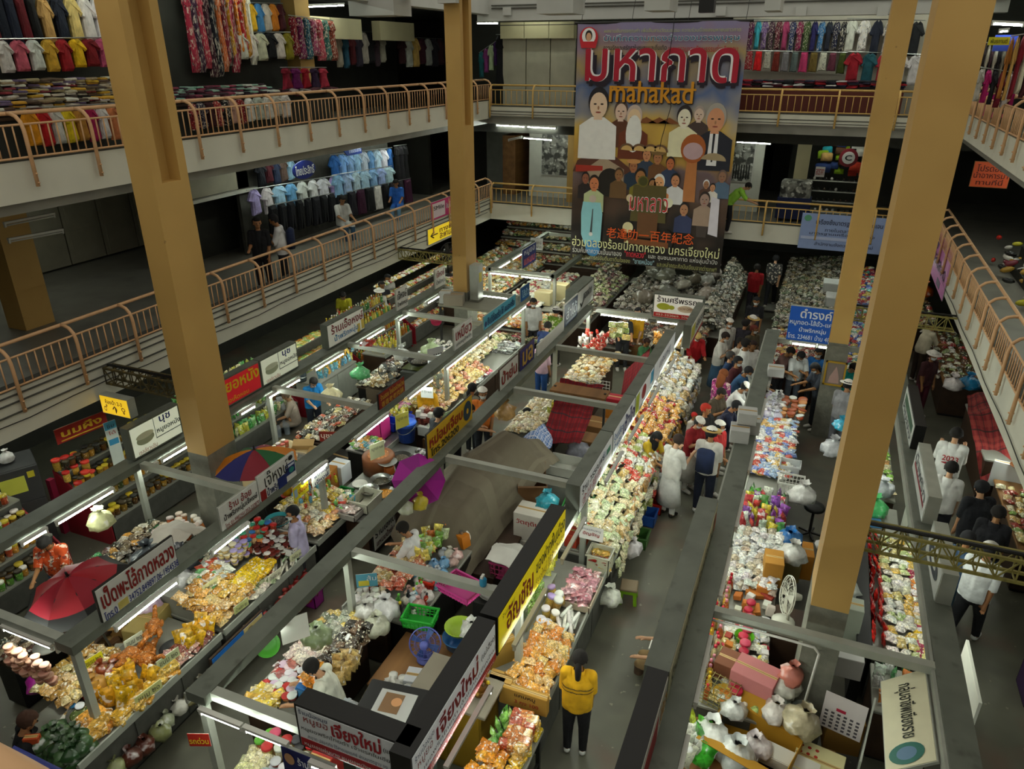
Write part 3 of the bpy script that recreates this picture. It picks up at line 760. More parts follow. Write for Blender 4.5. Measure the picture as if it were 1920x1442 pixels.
def drape(name,label,pts,cat,m,nu=14,nv=14,wr=.03,seed=1,th=.01):
 """a cloth sheet: bilinear patch over rows of control points with folds, given thickness"""
 rg=random.Random(seed);A=[[Vector(p)for p in row]for row in pts];nr,ncl=len(A),len(A[0]);V=[]
 ph=[rg.uniform(0,6)for _ in range(6)]
 for i in range(nu+1):
  a=i/nu*(nr-1);i0=min(int(a),nr-2);fa=a-i0;fa=fa*fa*(3-2*fa)
  for j in range(nv+1):
   b=j/nv*(ncl-1);j0=min(int(b),ncl-2);fb=b-j0
   p=(A[i0][j0].lerp(A[i0][j0+1],fb)).lerp(A[i0+1][j0].lerp(A[i0+1][j0+1],fb),fa)
   u,v=i/nu,j/nv
   p.z+=wr*(math.sin(9*u+5*v+ph[0])+.6*math.sin(17*v-6*u+ph[1])+.5*math.sin(23*u+3*v+ph[2]))+rg.uniform(-1,1)*wr*.25
   p.x+=wr*.6*math.sin(11*v+7*u+ph[3]);V.append(p)
 N_=len(V);fs=[]
 for i in range(nu):
  for j in range(nv):
   b=i*(nv+1)+j;f=(b,b+1,b+nv+2,b+nv+1);fs+=[f,tuple(N_+k for k in f[::-1])]
 mm=MB().add([tuple(p)for p in V]+[(p.x,p.y,p.z-th)for p in V],fs)
 me=mm.mesh(name,m,True)
 uv=me.uv_layers.new(name='UVMap')
 for lp in me.loops:
  k=lp.vertex_index%N_;uv.data[lp.index].uv=((k%(nv+1))/nv,(k//(nv+1))/nu)
 o=new(name,me);return tag(o,label,cat)
def tube_light(label,p,q,group=None,lit=True,fit=True,r=.014):
 p=Vector(p);q=Vector(q);t=thing('tube_light',label,'lamp',(p+q)/2,0,group);c=(p+q)/2;a,b=p-c,q-c
 d=(b-a).normalized()
 MB().tube([a+d*.02,b-d*.02],r,7).build('tube','tube_light' if lit else 'tube_old',t,True)
 for e,s in((a,1),(b,-1)):MB().bar(e,e+d*s*.03,.03,.05).build('end_cap','white_plastic',t)
 if fit:MB().bar(a+Vector((0,0,.045)),b+Vector((0,0,.045)),.05,.035).build('fitting','white_plastic',t)
 return t
def plaid(name,c0,c1,c2,n=7,wave=0.):
 m=mat(name,c0,rough=.9,namt=.1);nt=m.node_tree;N=nt.nodes;L=nt.links;b=N['Principled BSDF']
 uv=N.new('ShaderNodeUVMap');sx=N.new('ShaderNodeSeparateXYZ');L.new(uv.outputs[0],sx.inputs[0])
 def stripe(axis,k,lo,hi):
  mu=N.new('ShaderNodeMath');mu.operation='MULTIPLY';mu.inputs[1].default_value=k;L.new(sx.outputs[axis],mu.inputs[0])
  fr=N.new('ShaderNodeMath');fr.operation='FRACT';L.new(mu.outputs[0],fr.inputs[0])
  g=N.new('ShaderNodeMath');g.operation='GREATER_THAN';g.inputs[1].default_value=lo;L.new(fr.outputs[0],g.inputs[0])
  l=N.new('ShaderNodeMath');l.operation='LESS_THAN';l.inputs[1].default_value=hi;L.new(fr.outputs[0],l.inputs[0])
  q=N.new('ShaderNodeMath');q.operation='MULTIPLY';L.new(g.outputs[0],q.inputs[0]);L.new(l.outputs[0],q.inputs[1]);return q.outputs[0]
 src=b.inputs['Base Color'].links[0].from_socket
 for(axis,k,lo,hi,c,f)in((0,n,.2,.55,c1,.55),(1,n,.2,.55,c1,.55),(0,n,.75,.84,c2,.8),(1,n,.75,.84,c2,.8)):
  s=stripe(axis,k,lo,hi);mf=N.new('ShaderNodeMath');mf.operation='MULTIPLY';mf.inputs[1].default_value=f;L.new(s,mf.inputs[0])
  mx=N.new('ShaderNodeMix');mx.data_type='RGBA';L.new(mf.outputs[0],mx.inputs[0]);L.new(src,mx.inputs[6]);mx.inputs[7].default_value=lin(c);src=mx.outputs[2]
 L.new(src,b.inputs['Base Color'])
 return name
 # ================================================================ steel frames over the stall rows
def frame(label,xs,y0,y1,cross,posts,w=.2,z=2.0,m='grey_metal',wide=None):
 t=thing('stall_frame',label,'frame',(sum(xs)/len(xs),(y0+y1)/2,0));cx,cy=t.location.x,t.location.y
 for i,x in enumerate(xs):
  ww=(wide or{}).get(i,w)
  MB().box(x-ww/2-cx,x+ww/2-cx,y0-cy,y1-cy,z-.06,z+.06).build('long_beam',m,t)
  MB().box(x-ww/2-.03-cx,x-ww/2-cx,y0-cy,y1-cy,z-.12,z+.02).build('valance','pale_metal',t)
 for y in cross:
  MB().box(min(xs)-cx,max(xs)-cx,y-.05-cy,y+.05-cy,z-.05,z+.05).build('cross_beam','pale_metal' if m=='grey_metal' else m,t)
 for(x,y)in posts:
  MB().box(x-.04-cx,x+.04-cx,y-.04-cy,y+.04-cy,0,z-.06).build('post','pale_metal',t)
 return t
XA,XB,XC,XD,XE,XF=-9.2,-6.72,-4.92,-2.52,-.52,1.98
frame('grey steel frame over the left row of stalls, below the colourful umbrella',[XA,XB],3.7,17.2,(3.78,6.9,10.0,12.5,14.85,17.1),[(XA,3.8),(XB,3.8),(XA,6.9),(XB,8.2),(XB,12.6),(XA,10),(XA,14.8),(XB,17)],wide={0:.3,1:.26})
frame('grey steel frame over the middle row of stalls, beside the black shop signs',[XC,XD],3.72,17.0,(3.85,6.3,8.9,11.7,14.1,16.9),[(XC,3.8),(XC,6.3),(XC,8.9),(XC+.1,14.1),(XD,3.8),(XD,6.3),(XD,8.9),(XD,16.9),(XC,16.9)],wide={0:.24,1:.2})
frame('grey steel frame over the right row of stalls, round the near ochre column',[XE,XF],3.4,16.9,(6.95,16.4),[(XE,4),(XE,6.95),(XF,6.95),(XF,11),(XE,11),(XE,16.4),(XF,16.4)],wide={0:.28,1:.26})
frame('grey steel frame round the island stall below the big banner',[-8.75,-6.7],19.3,24.5,(19.35,24.4),[(-8.75,19.4),(-6.7,19.4)],w=.14)
# ---------------------------------------------------------------- fluorescent tubes
ORD=['first','second','third','fourth','fifth','sixth','seventh','eighth','ninth','tenth','eleventh','twelfth','thirteenth','fourteenth']
def tubes(where,x,z,spans):
 for k,(a,b,c,d)in enumerate(spans):
  p=at(a,b,z);q=at(c,d,z)
  tube_light('%s lit tube from the near end, %s'%(ORD[k],where),(x,p.y,z),(x,q.y,z))
tubes('under the leftmost stall beam',XA+.2,1.9,[(0,1010,52,982),(75,975,188,912),(240,876,265,862),(277,860,337,827),(428,774,458,757),(480,743,543,708),(572,692,630,660),(655,645,708,615),(738,600,768,583),(790,568,818,553)])
tubes('over the second counter row',XB+.17,1.9,[(195,1175,318,1085),(398,1040,470,985),(560,905,612,868),(658,825,723,777),(757,747,808,712),(832,693,913,632),(914,630,955,603),(957,595,990,575)])
tubes('over the middle aisle',XC+.02,1.86,[(418,1272,448,1244),(511,1184,525,1168),(553,1142,645,1060),(1073,637,1123,587)])
def tubes_x(where,y,z,spans):
 for k,(a,b)in enumerate(spans):tube_light('%s lit tube from the left, %s'%(ORD[k],where),(a,y,z),(b,y,z))
tubes_x('across the near end of the duck stall',3.72,1.9,[(-7.75,-6.95)])
tubes_x('across the near end of the middle stall row',3.68,1.9,[(-4.85,-4.32),(-4.3,-3.78)])
tubes_x('under the white front sign of the pork sausage shop',3.62,1.88,[(-3.5,-2.6)])
tubes_x('across the far end of the middle stall row',16.85,1.9,[(-4.6,-3.4),(-3.2,-2.5)])
tubes_x('under the blue shop sign',16.3,2.0,[(-.1,.42),(.44,.78)])
tubes_x('on the front of the island stall',19.25,1.9,[(-8.7,-7.75),(-7.7,-6.75)])
tubes_x('behind the far left column',17.15,1.9,[(-8.1,-7.2)])
for k,(a,b)in enumerate(((19.6,20.7),(20.9,22.0))):
 tube_light('%s lit tube on the left side of the island stall'%ORD[k],(-8.65,a,1.9),(-8.65,b,1.9));tube_light('%s lit tube on the right side of the island stall'%ORD[k],(-6.75,a+.3,1.9),(-6.75,b+.3,1.9))
 # tubes tucked under the signs along the main aisle, over the snack heaps
for k,(a,b)in enumerate(((4.0,5.0),(5.6,6.6),(7.2,8.2),(9.2,10.2),(10.6,11.6),(12.1,13.1),(13.6,14.6),(15.2,16.2))):
 tube_light('%s tube from the near end under the signs of the main aisle'%ORD[k],(XD+.22,a,1.93),(XD+.22,b,1.93))
for k,(a,b)in enumerate(((4.2,5.2),(5.6,6.6),(7.3,8.3),(8.8,9.8),(10.4,11.4),(12.2,13.2),(13.8,14.8))):
 tube_light('%s tube from the near end under the wide beam right of the main aisle'%ORD[k],(XE+.16,a,1.9),(XE+.16,b,1.9))
for k,(a,b)in enumerate(((5.0,6.2),(7.6,8.8),(9.6,10.8),(12.0,13.2),(14.2,15.4))):
 tube_light('%s tube from the near end under the beam by the right-hand aisle'%ORD[k],(XF-.12,a,1.9),(XF-.12,b,1.9))
 # stalls under the left gallery
for k,y in enumerate((4.6,6.4,9.0,10.8,12.6,14.4,16.6,18.6,20.6)):
 tube_light('%s tube from the near end under the left gallery, over the shelves'%ORD[k],(-11.6,y,2.5),(-11.6,y+1.15,2.5))
for k,(x,y)in enumerate(((-15.6,9.0),(4.0,12.0),(5.2,18.5),(5.6,15.2))):tube_light('%s unseen added tube under the upper gallery floor, over a dim passage'%ORD[k],(x,y,5.66),(x,y+1.2,5.66))  # unseen tubes added to brighten the dim gallery passages
# under the right and back galleries
p=at(1885,800,1.5);q=at(1915,857,1.5)
tube_light('blue white tube beside the red checked cloth',p,q)
for k,y in enumerate((8.5,11.5,18.5)):tube_light('%s tube from the near end under the right gallery'%ORD[k],(4.9,y,2.5),(4.9,y+1.15,2.5))
for k,x in enumerate((-9.6,-7.4,-5.0,-2.4,-.4,1.6)):tube_light('%s tube from the left under the back gallery'%ORD[k],(x,24.2,2.45),(x+1.15,24.2,2.45))
# tubes of the galleries above
def tube_px(label,a,b,Y=None,X=None,dz=0,lit=True):
 f=(lambda p:atY(p[0],p[1],Y))if Y else(lambda p:atX(p[0],p[1],X))
 tube_light(label,f(a),f(b),lit=lit,fit=True)
tube_px('tube under the ceiling above the clothes on the upper left gallery',(575,13),(645,10),X=-13.2)
tube_px('tube over the dark shop beside the cream shutter on the upper gallery',(894,44),(935,44),Y=24.6)
tube_px('left tube of the pair over the lower back gallery',(930,235),(985,238),Y=23.3)
tube_px('right tube of the pair over the lower back gallery',(988,238),(1043,241),Y=23.3)
tube_px('tube over the landscape photograph on the lower back gallery',(981,259),(1036,263),Y=24.5)
tube_px('unlit tube beside the landscape photograph',(953,264),(979,258),Y=24.6,lit=False)
tube_px('tube over the crowd photograph on the lower back gallery',(1380,266),(1446,270),Y=24.5)
tube_px('short tube behind the far right column',(1667,241),(1688,242),Y=25.0)
tube_px('tube over the bag shop on the lower back gallery',(1545,252),(1603,255),Y=25.2)
tube_px('tube over the school uniform shop on the lower left gallery',(745,258),(781,251),X=-12.6)
tube_px('small tube over the oval blue shop sign',(540,293),(562,290),X=-12.6)
tube_px('tube at the top right corner, upper right gallery',(1859,45),(1920,48),Y=17.0)
tube_px('unlit white tube hung below the upper left gallery, upper one',(8,424),(103,405),X=-12.2,lit=False)
tube_px('unlit white tube hung below the upper left gallery, lower one',(16,454),(119,435),X=-12.2,lit=False)
tube_px('tube far back on the upper right gallery',(1872,60),(1892,58),Y=20)
# ================================================================ signs along the rows
R1=XB+.02
def ysign(name,label,x,ya,yb,z0,z1,**k):return sign(name,label,(x,ya),(x,yb),z0,z1,**k)
ysign('shop_sign','white sign with dark red duck shop lettering beside the red umbrella',XB+.12,4.1,5.2,2.02,2.5,face='#e4e6e2',body='dark_metal',border=.012,lines=[('เป็ดพะโล้กาดหลวง','#8c1c1c',.04,.97,.40,.95,.03),('โทร.0','#1c2c7c',.03,.18,.08,.32,.02),('34752.849897,06-1954538','#1c2c7c',.33,.99,.08,.30,.015),('#','#c8b860',.2,.32,.1,.3)])
ysign('shop_sign','white sign of the green chilli paste shop, with red phone numbers',XB+.12,5.95,6.68,2.02,2.42,face='#e2e4e0',border=0,body='pale_metal',lines=[('ร้าน อ้อย','#8c1c1c',.24,.82,.66,.97,.01),('น้ำพริกหนุ่มเจ๊หงษ์','#1c1c1c',.08,.96,.34,.64,.02),('โทร 01-9982541,053-233870','#7c1c1c',.08,.98,.10,.30,.01),('#','#8c2020',.1,.97,.05,.07)])
ysign('shop_sign','white sign with curly black lettering in front of the colourful umbrella',XB+.12,6.7,7.5,2.02,2.46,face='#e2e4e0',border=0,body='pale_metal',lines=[('เจ๊หงษ์','#1c1c1c',.16,.80,.46,.98,.0),('น้ำพริก','#1c2450',.18,.50,.12,.42,.02),('#','#1c2c6c',.48,.72,.05,.45),('#','#1c2c6c',.72,.98,.3,.7),('#','#cfd8e8',.74,.96,.58,.66),('o','#2c8c84',.8,.94,.34,.54),('#','#8c1c1c',.02,.16,.08,.44),('o','#1c1c1c',.82,.94,.8,.97)])
ysign('shop_sign','small red sign with yellow Thai and Chinese lettering above the cooking pots',XB+.1,9.85,10.75,2.04,2.36,face='#8c1f1a',border=.012,body='dark_metal',lines=[('ร้านสอง ไกย่องจำหน่าย','#e0b840',.06,.95,.55,.9,.01),('香香老老肉脯','#e0b840',.08,.92,.12,.45,.0)])
ysign('shop_sign','white standing sign with red lettering above the desk fan',XB+.05,12.9,13.8,2.04,2.55,face='#e6e8e4',border=.012,body='pale_metal',lines=[('เหมียว','#8c1c28',.08,.94,.42,.94,.02),('แคบหมูน้ำพริก','#44484c',.1,.9,.12,.36,.0)])
ysign('shop_sign','long pale blue sign with dark and yellow lettering over the snack counter',XB+.1,14.3,16.2,2.04,2.38,face='#58b0cc',border=0,body='pale_metal',lines=[('ยินดีต้อนรับ','#12306c',.1,.5,.2,.85,.02),('ใช้ คนละครึ่ง','#12306c',.52,.95,.25,.85,.02),('o','#12306c',.02,.08,.2,.6)])
ysign('shop_sign','small dark blue sign at the far end of the snack counter',XB+.1,16.55,17.15,2.04,2.42,face='#1c5c9c',border=0,body='pale_metal',lines=[('ไส้อั่ว','#a8d8f0',.12,.88,.25,.8,.02)])
# signs over the leftmost beam
def lightbox(label,ya,yb,lines,face='#dfe6cc',glow=.35,x=XA+.06,z0=2.08,z1=2.62):
 return ysign('lightbox_sign',label,x,ya,yb,z0,z1,th=.16,face=face,body='grey_metal',border=.03,lines=lines,glow=glow,group=None)
_nuch=[('นุช','#26307c',.58,.80,.66,.92,.02),('หมูยอหนัง','#1c1c1c',.50,.97,.40,.62,.015),('เซลล์ชวนชิม','#a83018',.10,.46,.08,.22,.0),('o','#b4c0a0',.1,.44,.32,.64),('o','#dfe6cc',.1,.44,.5,.7),('#','#3c3c3c',.47,.475,.3,.95),('#','#3c3c3c',.48,.97,.31,.33)]
lightbox('backlit white sign with a bowl and blue lettering left of the near column',6.85,7.85,_nuch)
lightbox('red sign with yellow lettering right of the near left column',8.5,9.8,[('หมูยอหนัง','#f0cc20',.02,.97,.36,.94,.03),('หมูยอเห็ดหอม','#f0cc20',.14,.72,.08,.30,.015)],face='#b01820')
lightbox('backlit white bowl sign beside the red sign with yellow lettering',9.82,10.9,_nuch,glow=.25)
lightbox('white sign with dark red and blue lettering below the left gallery truss',11.9,13.3,[('ร้านเอื้อหงษ์','#7c1c1c',.1,.96,.52,.92,.02),('น้ำพริกหนุ่ม','#2878b0',.16,.8,.12,.46,.015),('#','#c8b050',.78,.86,.05,.4),('#','#c8b050',.9,.98,.1,.5)],face='#dcdcd0',glow=.1)
ysign('shop_sign','narrow white sign in front of the three customers on the left',XA+.06,14.7,15.25,2.06,2.6,face='#e0e0da',border=.01,body='pale_metal',lines=[('เจ๊หงษ์','#1c1c1c',.1,.92,.5,.9,.02),('น้ำพริกหนุ่ม','#1c1c1c',.08,.95,.12,.4,.01)])
ysign('shop_sign','white sign with red top line near the far left column',XA+.06,16.7,17.3,2.06,2.58,face='#dcdcd4',border=.01,body='pale_metal',lines=[('เจ๊หงษ์','#8c1c1c',.15,.9,.55,.92,.02),('น้ำพริกหนุ่ม','#1c1c1c',.1,.92,.12,.45,.01)])
# the yellow sign on the middle beam and its neighbours
ysign('shop_sign','yellow sign with red lettering and phone number above the middle aisle',XC-.05,8.6,10.2,2.05,2.52,face='#dcb020',border=.008,body='dark_metal',lines=[('หม่อมเจียบ','#9c2414',.04,.76,.42,.9,.03),('โทร.206200','#2c2410',.06,.66,.08,.38,.02),('o','#1c3c4c',.78,.97,.15,.9),('o','#dcb020',.85,.9,.4,.62)])
ysign('shop_sign','white sign with dark red lettering beside the purple and yellow one',XC-.05,11.4,12.3,2.05,2.48,face='#dcdcd4',border=.01,body='wood_dark',lines=[('ป้าย่น','#8c2414',.08,.92,.2,.85,.03)])
ysign('shop_sign','purple sign with a gold edge and gold lettering over the middle aisle',XC-.05,12.4,13.2,2.05,2.5,face='#2c2470',border=.01,body='wood_dark',lines=[('มล','#c8a040',.15,.85,.15,.85,.03)])
ysign('shop_sign','plain white board along the middle beam past the purple sign',XC-.02,13.3,15.0,2.05,2.3,face='#d8d8d0',border=0,body='pale_metal')
ysign('shop_sign','dark blue sign with pale lettering near the man in the orange vest',XC-.05,15.1,16.1,2.05,2.62,face='#2c3c5c',border=.02,body='white_plastic',lines=[('ลำได้','#d8e4ec',.12,.9,.3,.8,.02),('#','#8c98a8',.1,.9,.12,.2)])
ysign('lightbox_sign','grey lightbox sign with a black swoosh at the end of the middle beam',XC-.1,16.2,17.6,2.0,2.62,th=.3,face='#d8dcd8',body='grey_metal',border=.05,lines=[('✓','#1c1c1c',.15,.45,.2,.6,.01),('ของฝาก','#3c4048',.35,.85,.45,.8,.01)])
# main aisle: black and grey box signs
def dbox(label,ya,yb,lines,face,body='black',z0=1.98,z1=2.5,x=XD+.12):return ysign('lightbox_sign',label,x,ya,yb,z0,z1,th=.2,face=face,body=body,border=.025,lines=lines,glow=.3 if face=='#e0cc10' else.14)  # glow added to lift sign faces that came out dark
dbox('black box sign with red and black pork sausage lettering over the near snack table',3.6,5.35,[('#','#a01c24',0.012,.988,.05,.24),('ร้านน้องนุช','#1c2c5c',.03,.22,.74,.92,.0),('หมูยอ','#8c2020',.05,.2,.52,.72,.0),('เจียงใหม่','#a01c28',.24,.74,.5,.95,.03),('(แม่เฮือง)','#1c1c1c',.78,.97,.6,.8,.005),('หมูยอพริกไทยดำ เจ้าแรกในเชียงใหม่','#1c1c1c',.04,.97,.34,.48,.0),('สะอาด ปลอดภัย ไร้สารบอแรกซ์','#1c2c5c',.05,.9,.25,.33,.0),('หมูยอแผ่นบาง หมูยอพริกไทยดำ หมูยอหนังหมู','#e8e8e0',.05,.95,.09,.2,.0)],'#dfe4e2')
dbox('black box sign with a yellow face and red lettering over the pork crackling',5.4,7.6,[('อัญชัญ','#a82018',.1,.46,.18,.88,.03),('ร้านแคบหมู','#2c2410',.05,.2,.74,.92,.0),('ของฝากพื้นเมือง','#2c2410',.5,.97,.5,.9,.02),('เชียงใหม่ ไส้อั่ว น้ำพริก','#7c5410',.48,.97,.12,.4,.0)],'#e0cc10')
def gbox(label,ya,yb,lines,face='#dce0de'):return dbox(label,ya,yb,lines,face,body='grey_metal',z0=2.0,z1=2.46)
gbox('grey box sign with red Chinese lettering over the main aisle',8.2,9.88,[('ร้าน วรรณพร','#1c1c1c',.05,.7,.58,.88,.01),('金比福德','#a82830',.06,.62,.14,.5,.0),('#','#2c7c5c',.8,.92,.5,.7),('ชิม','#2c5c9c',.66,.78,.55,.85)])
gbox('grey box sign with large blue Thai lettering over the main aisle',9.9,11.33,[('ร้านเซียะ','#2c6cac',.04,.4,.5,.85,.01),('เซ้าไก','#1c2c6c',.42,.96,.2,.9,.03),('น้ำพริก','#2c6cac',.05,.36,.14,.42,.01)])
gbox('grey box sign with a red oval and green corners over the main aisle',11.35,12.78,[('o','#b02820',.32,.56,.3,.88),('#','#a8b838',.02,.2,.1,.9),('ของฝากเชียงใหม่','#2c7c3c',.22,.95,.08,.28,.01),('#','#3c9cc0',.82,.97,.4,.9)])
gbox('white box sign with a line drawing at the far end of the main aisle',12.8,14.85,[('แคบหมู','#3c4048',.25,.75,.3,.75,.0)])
# far end of the middle row: the sign with the pig
t=sign('lightbox_sign','white lightbox sign with a yellow pig, red line below',(-3.3,16.75),(-2.12,16.75),2.04,2.64,th=.2,face='#e6e2d4',body='grey_metal',border=.03,glow=.25,lines=[('ร้านศรีพรรณ','#3c3028',.08,.92,.68,.94,.02),('o','#c8cc40',.08,.36,.36,.64),('o','#c8cc40',.32,.44,.4,.58),('o','#f0d8b8',.5,.82,.34,.62),('NOW OPEN','#a86030',.54,.8,.44,.54,.0),('#','#a82020',.03,.97,.06,.24),('053-252069, 206-208','#f0e8d8',.08,.9,.1,.2,.0)])
ysign('lightbox_sign','white and red side sign standing next to the pig sign',-2.1,15.0,16.7,2.04,2.56,th=.16,face='#e4e4da',body='grey_metal',border=.03,lines=[('#','#b02028',.02,.98,.05,.18),('#','#c8c040',.04,.3,.3,.85),('ศรีพรรณ','#3c4048',.35,.95,.4,.8,.01)])
# the blue shop sign over the right row
sign('lightbox_sign','blue shop sign with white Thai lettering over the fried pork stall',(-.22,16.3),(.96,16.3),2.08,2.85,th=.1,face='#1450a8',body='pale_metal',border=.0,glow=.15,lines=[('ดำรงค์','#f0f4f8',.18,.72,.68,.96,.02),('หมูทอด-ไส้อั่ว-แคบหมู','#e8f0f8',.02,.94,.44,.64,.02),('น้ำพริกหนุ่ม','#e8f0f8',.2,.66,.24,.42,.02),('โทร. 234681 บ้าน 481012','#e8f0f8',.02,.92,.06,.22,.01)])
# near front sign of the middle row
sign('lightbox_sign','black box sign with red lettering across the near end of the middle row',(-3.65,3.7),(-2.46,3.7),1.98,2.5,th=.2,face='#e2e6e8',body='black',border=.025,lines=[('#','#a01c24',.025,.975,.05,.24),('ร้านน้องนุช','#1c2c5c',.04,.3,.8,.94,.0),('หมูยอ','#8c2020',.08,.3,.62,.79,.0),('เจียงใหม่','#a01c28',.33,.76,.58,.95,.03),('(แม่เฮือง)','#1c1c1c',.78,.97,.66,.8,.005),('หมูยอพริกไทยดำ เจ้าแรกในเชียงใหม่','#1c1c1c',.05,.96,.44,.57,.0),('สะอาด ปลอดภัย ไร้สารบอแรกซ์ ผ่านมาตรฐาน อย. และ GMP','#1c2c5c',.1,.96,.28,.4,.0),('หมูยอแผ่นบาง หมูยอหนังหมู หมูยอล้วน','#e8e8e0',.06,.94,.08,.2,.0)])
sign('shop_sign','navy poster with a drawn child and white lettering below the black sign',(-3.85,3.66),(-3.25,3.66),1.56,1.92,face='#1c2060',body='pale_metal',lines=[('ร้านนี้รับ','#e8e8f0',.3,.75,.55,.85,.02),('QR','#e09030',.77,.96,.58,.82,.02),('o','#c89870',.05,.24,.45,.85),('#','#dcdce8',.3,.9,.1,.32)])
# signs of the right row (the camera sees their inner faces)
ysign('lightbox_sign','black box sign with a white and red face, right of the main aisle',XE-.1,3.7,5.35,2.02,2.5,th=.2,face='#dcdcd4',body='black',border=.03,lines=[('#','#a82430',.35,.75,.1,.7),('ไส้อั่ว','#c89030',.78,.97,.3,.8,.02),('แม่','#7c1c24',.05,.32,.2,.8,.02)])
ysign('lightbox_sign','grey box sign with a faded cream face along the right of the main aisle',XE-.1,5.4,8.6,2.02,2.45,th=.24,face='#c8c4a4',body='grey_metal',border=.03,lines=[('ร้านของฝากพื้นเมืองเชียงใหม่','#4c5048',.05,.9,.2,.75,.01),('o','#a8502c',.9,.97,.2,.8)])
for k,(ya,yb,f,b,ln)in enumerate(((8.0,9.1,'#c8ccc8','pale_metal',[('o','#3c444c',.15,.85,.3,.8),('o','#c8ccc8',.3,.7,.45,.7)]),(9.7,11.3,'#d4d8d4','pale_metal',[('#','#8c2430',.1,.9,.4,.5),('น้ำพริก','#3c444c',.1,.9,.55,.9)]),(11.9,13.6,'#d0d4ce','black',[('#','#3c5c44',.1,.9,.5,.8),('หมูยอ','#3c444c',.1,.9,.15,.45)]))):
 sign('lightbox_sign',['pale box sign with a dark ring beside the man in the plain white shirt','pale box sign above the sweets by the right-hand aisle','black box sign with green lettering near the red checked cloth'][k],(XF-.04,yb),(XF-.04,ya),2.0,2.48,th=.16,face=f,body=b,border=.03,lines=ln)
sign('shop_sign','cream board with black Thai lettering and a round green mark, lower right',(1.42,7.0),(1.42,5.8),1.6,2.1,face='#d8d4b4',body='pale_metal',border=.01,lean=0,lines=[('กลุ่มอาชีพเชียงราย','#1c2018',.12,.72,.3,.75,.015),('o','#2c6c60',.76,.97,.1,.8),('o','#5c7c98',.8,.93,.25,.65)]).rotation_euler=(R(-48),0,R(-90))
# hanging and wall signs
sign('direction_sign','yellow backlit arrow sign hanging below the rusty truss',(-10.05,7.2),(-9.45,7.2),2.58,2.9,th=.14,face='#e0b420',body='pale_metal',border=.012,glow=.8,lines=[('ห้องน้ำ 2-3','#3c2c08',.2,.8,.6,.85,.02),('↑','#1c1408',.42,.6,.12,.55,.02),('♂','#3c2c08',.12,.25,.18,.55),('♀','#3c2c08',.75,.88,.18,.55)])
p=atX(800,432,XL+.02);q=atX(850,422,XL+.02)
sign('direction_sign','yellow sign with a left arrow behind the far left column',(XL+.05,p.y),(XL+.05,q.y+.25),2.86,3.3,th=.06,face='#e4c418',body='pale_metal',border=.01,glow=.5,lines=[('←','#1c1408',.06,.3,.3,.75,.02),('ทางข้าม','#5c2408',.36,.95,.52,.9,.02),('สะพานลอย','#5c2408',.36,.95,.12,.48,.02)])
p=atX(808,415,XL+.03);q=atX(852,405,XL+.03)
sign('poster','pink and white poster on the left railing near the far column',(XL+.05,p.y),(XL+.05,q.y+.2),3.5,4.0,face='#c83878',body='pale_metal',lines=[('#','#e8d8e0',.04,.5,.1,.9),('SMile','#3c2830',.08,.46,.52,.75,.01),('ยินดีต้อนรับ','#f0e8ec',.54,.96,.4,.75,.01)])
sign('banner','pale blue banner with dark lettering on the lower back railing',atY(1506,395,YB-.06)[:2],atY(1667,395,YB-.06)[:2],2.72,3.72,th=.01,face='#8ca0cc',body='pale_metal',lines=[('เครื่องชั่งมาตรฐาน ตรวจชัดเจน','#1c2038',.18,.97,.68,.86,.01),('ภายในตลาดวโรรส','#1c2038',.3,.8,.52,.62,.0),('มาตรฐานเครื่องชั่งกลาง','#1c2038',.12,.9,.4,.5),('สำนักงานชั่งตวงวัดเชียงใหม่','#1c2038',.2,.9,.12,.22),('o','#5ca078',.03,.12,.78,.95),('#','#b4c0e0',.02,.6,.28,.36)])
sign('poster','pink poster with grey figures on the lower right railing',(XR-.02,21.6),(XR-.02,18.6),2.65,3.75,th=.01,face='#c878b8',body='pale_metal',lines=[('o','#5c4870',.1,.25,.6,.9),('ตลาดสะอาด','#3c3050',.12,.9,.32,.55,.02),('#','#d898cc',.6,.95,.5,.9),('#','#6c5c78',.55,.75,.05,.2)])
# ================================================================ what stands on the stalls, nearest first
def lbl(a):return a
# ---- near snack table of the main aisle (below the black sausage sign)
counter('low snack table at the near end of the main aisle, on thin legs',-2.5,-1.98,4.05,5.75,.72,legs=True,top='table_white',lip=False)
G='wrapped snacks on the near table of the main aisle'
goods('small_snack_bag',['#d8901c','#e0a030','#c87818'],-2.5,-2.18,4.1,5.2,.86,.78,3,8,'bag of orange crisp snacks on the near aisle table',G,layers=2,sc=1.05)
goods('tray_pack',YEL,-2.16,-1.98,4.7,5.72,.73,.73,1,5,'yellow wrapped pack at the edge of the near aisle table','yellow packs on the near aisle table',layers=2,sc=1.0,rz=1.57,tilt=.06,jit=.1)
goods('tray_pack',['#7c1c1c','#982c24','#b05048'],-2.25,-1.98,4.1,4.65,.73,.73,2,3,'dark red wrapped pack on the near aisle table','red packs on the near aisle table',sc=.9,layers=2,tilt=.08)
goods('standing_pouch',['#8cc060','#a8d080','#5c9c48'],-2.46,-2.3,5.2,5.7,.74,.74,2,5,'green and clear pouch at the far end of near aisle table','green pouches on the near aisle table',rz=1.57)
goods('brick_pack',['#c87838','#e0b060','#b04828'],-2.3,-2.05,5.2,5.72,.74,.74,3,5,'striped sweet pack standing on the near aisle table','sweet packs on the near aisle table',layers=2,step=.1,tilt=.06)
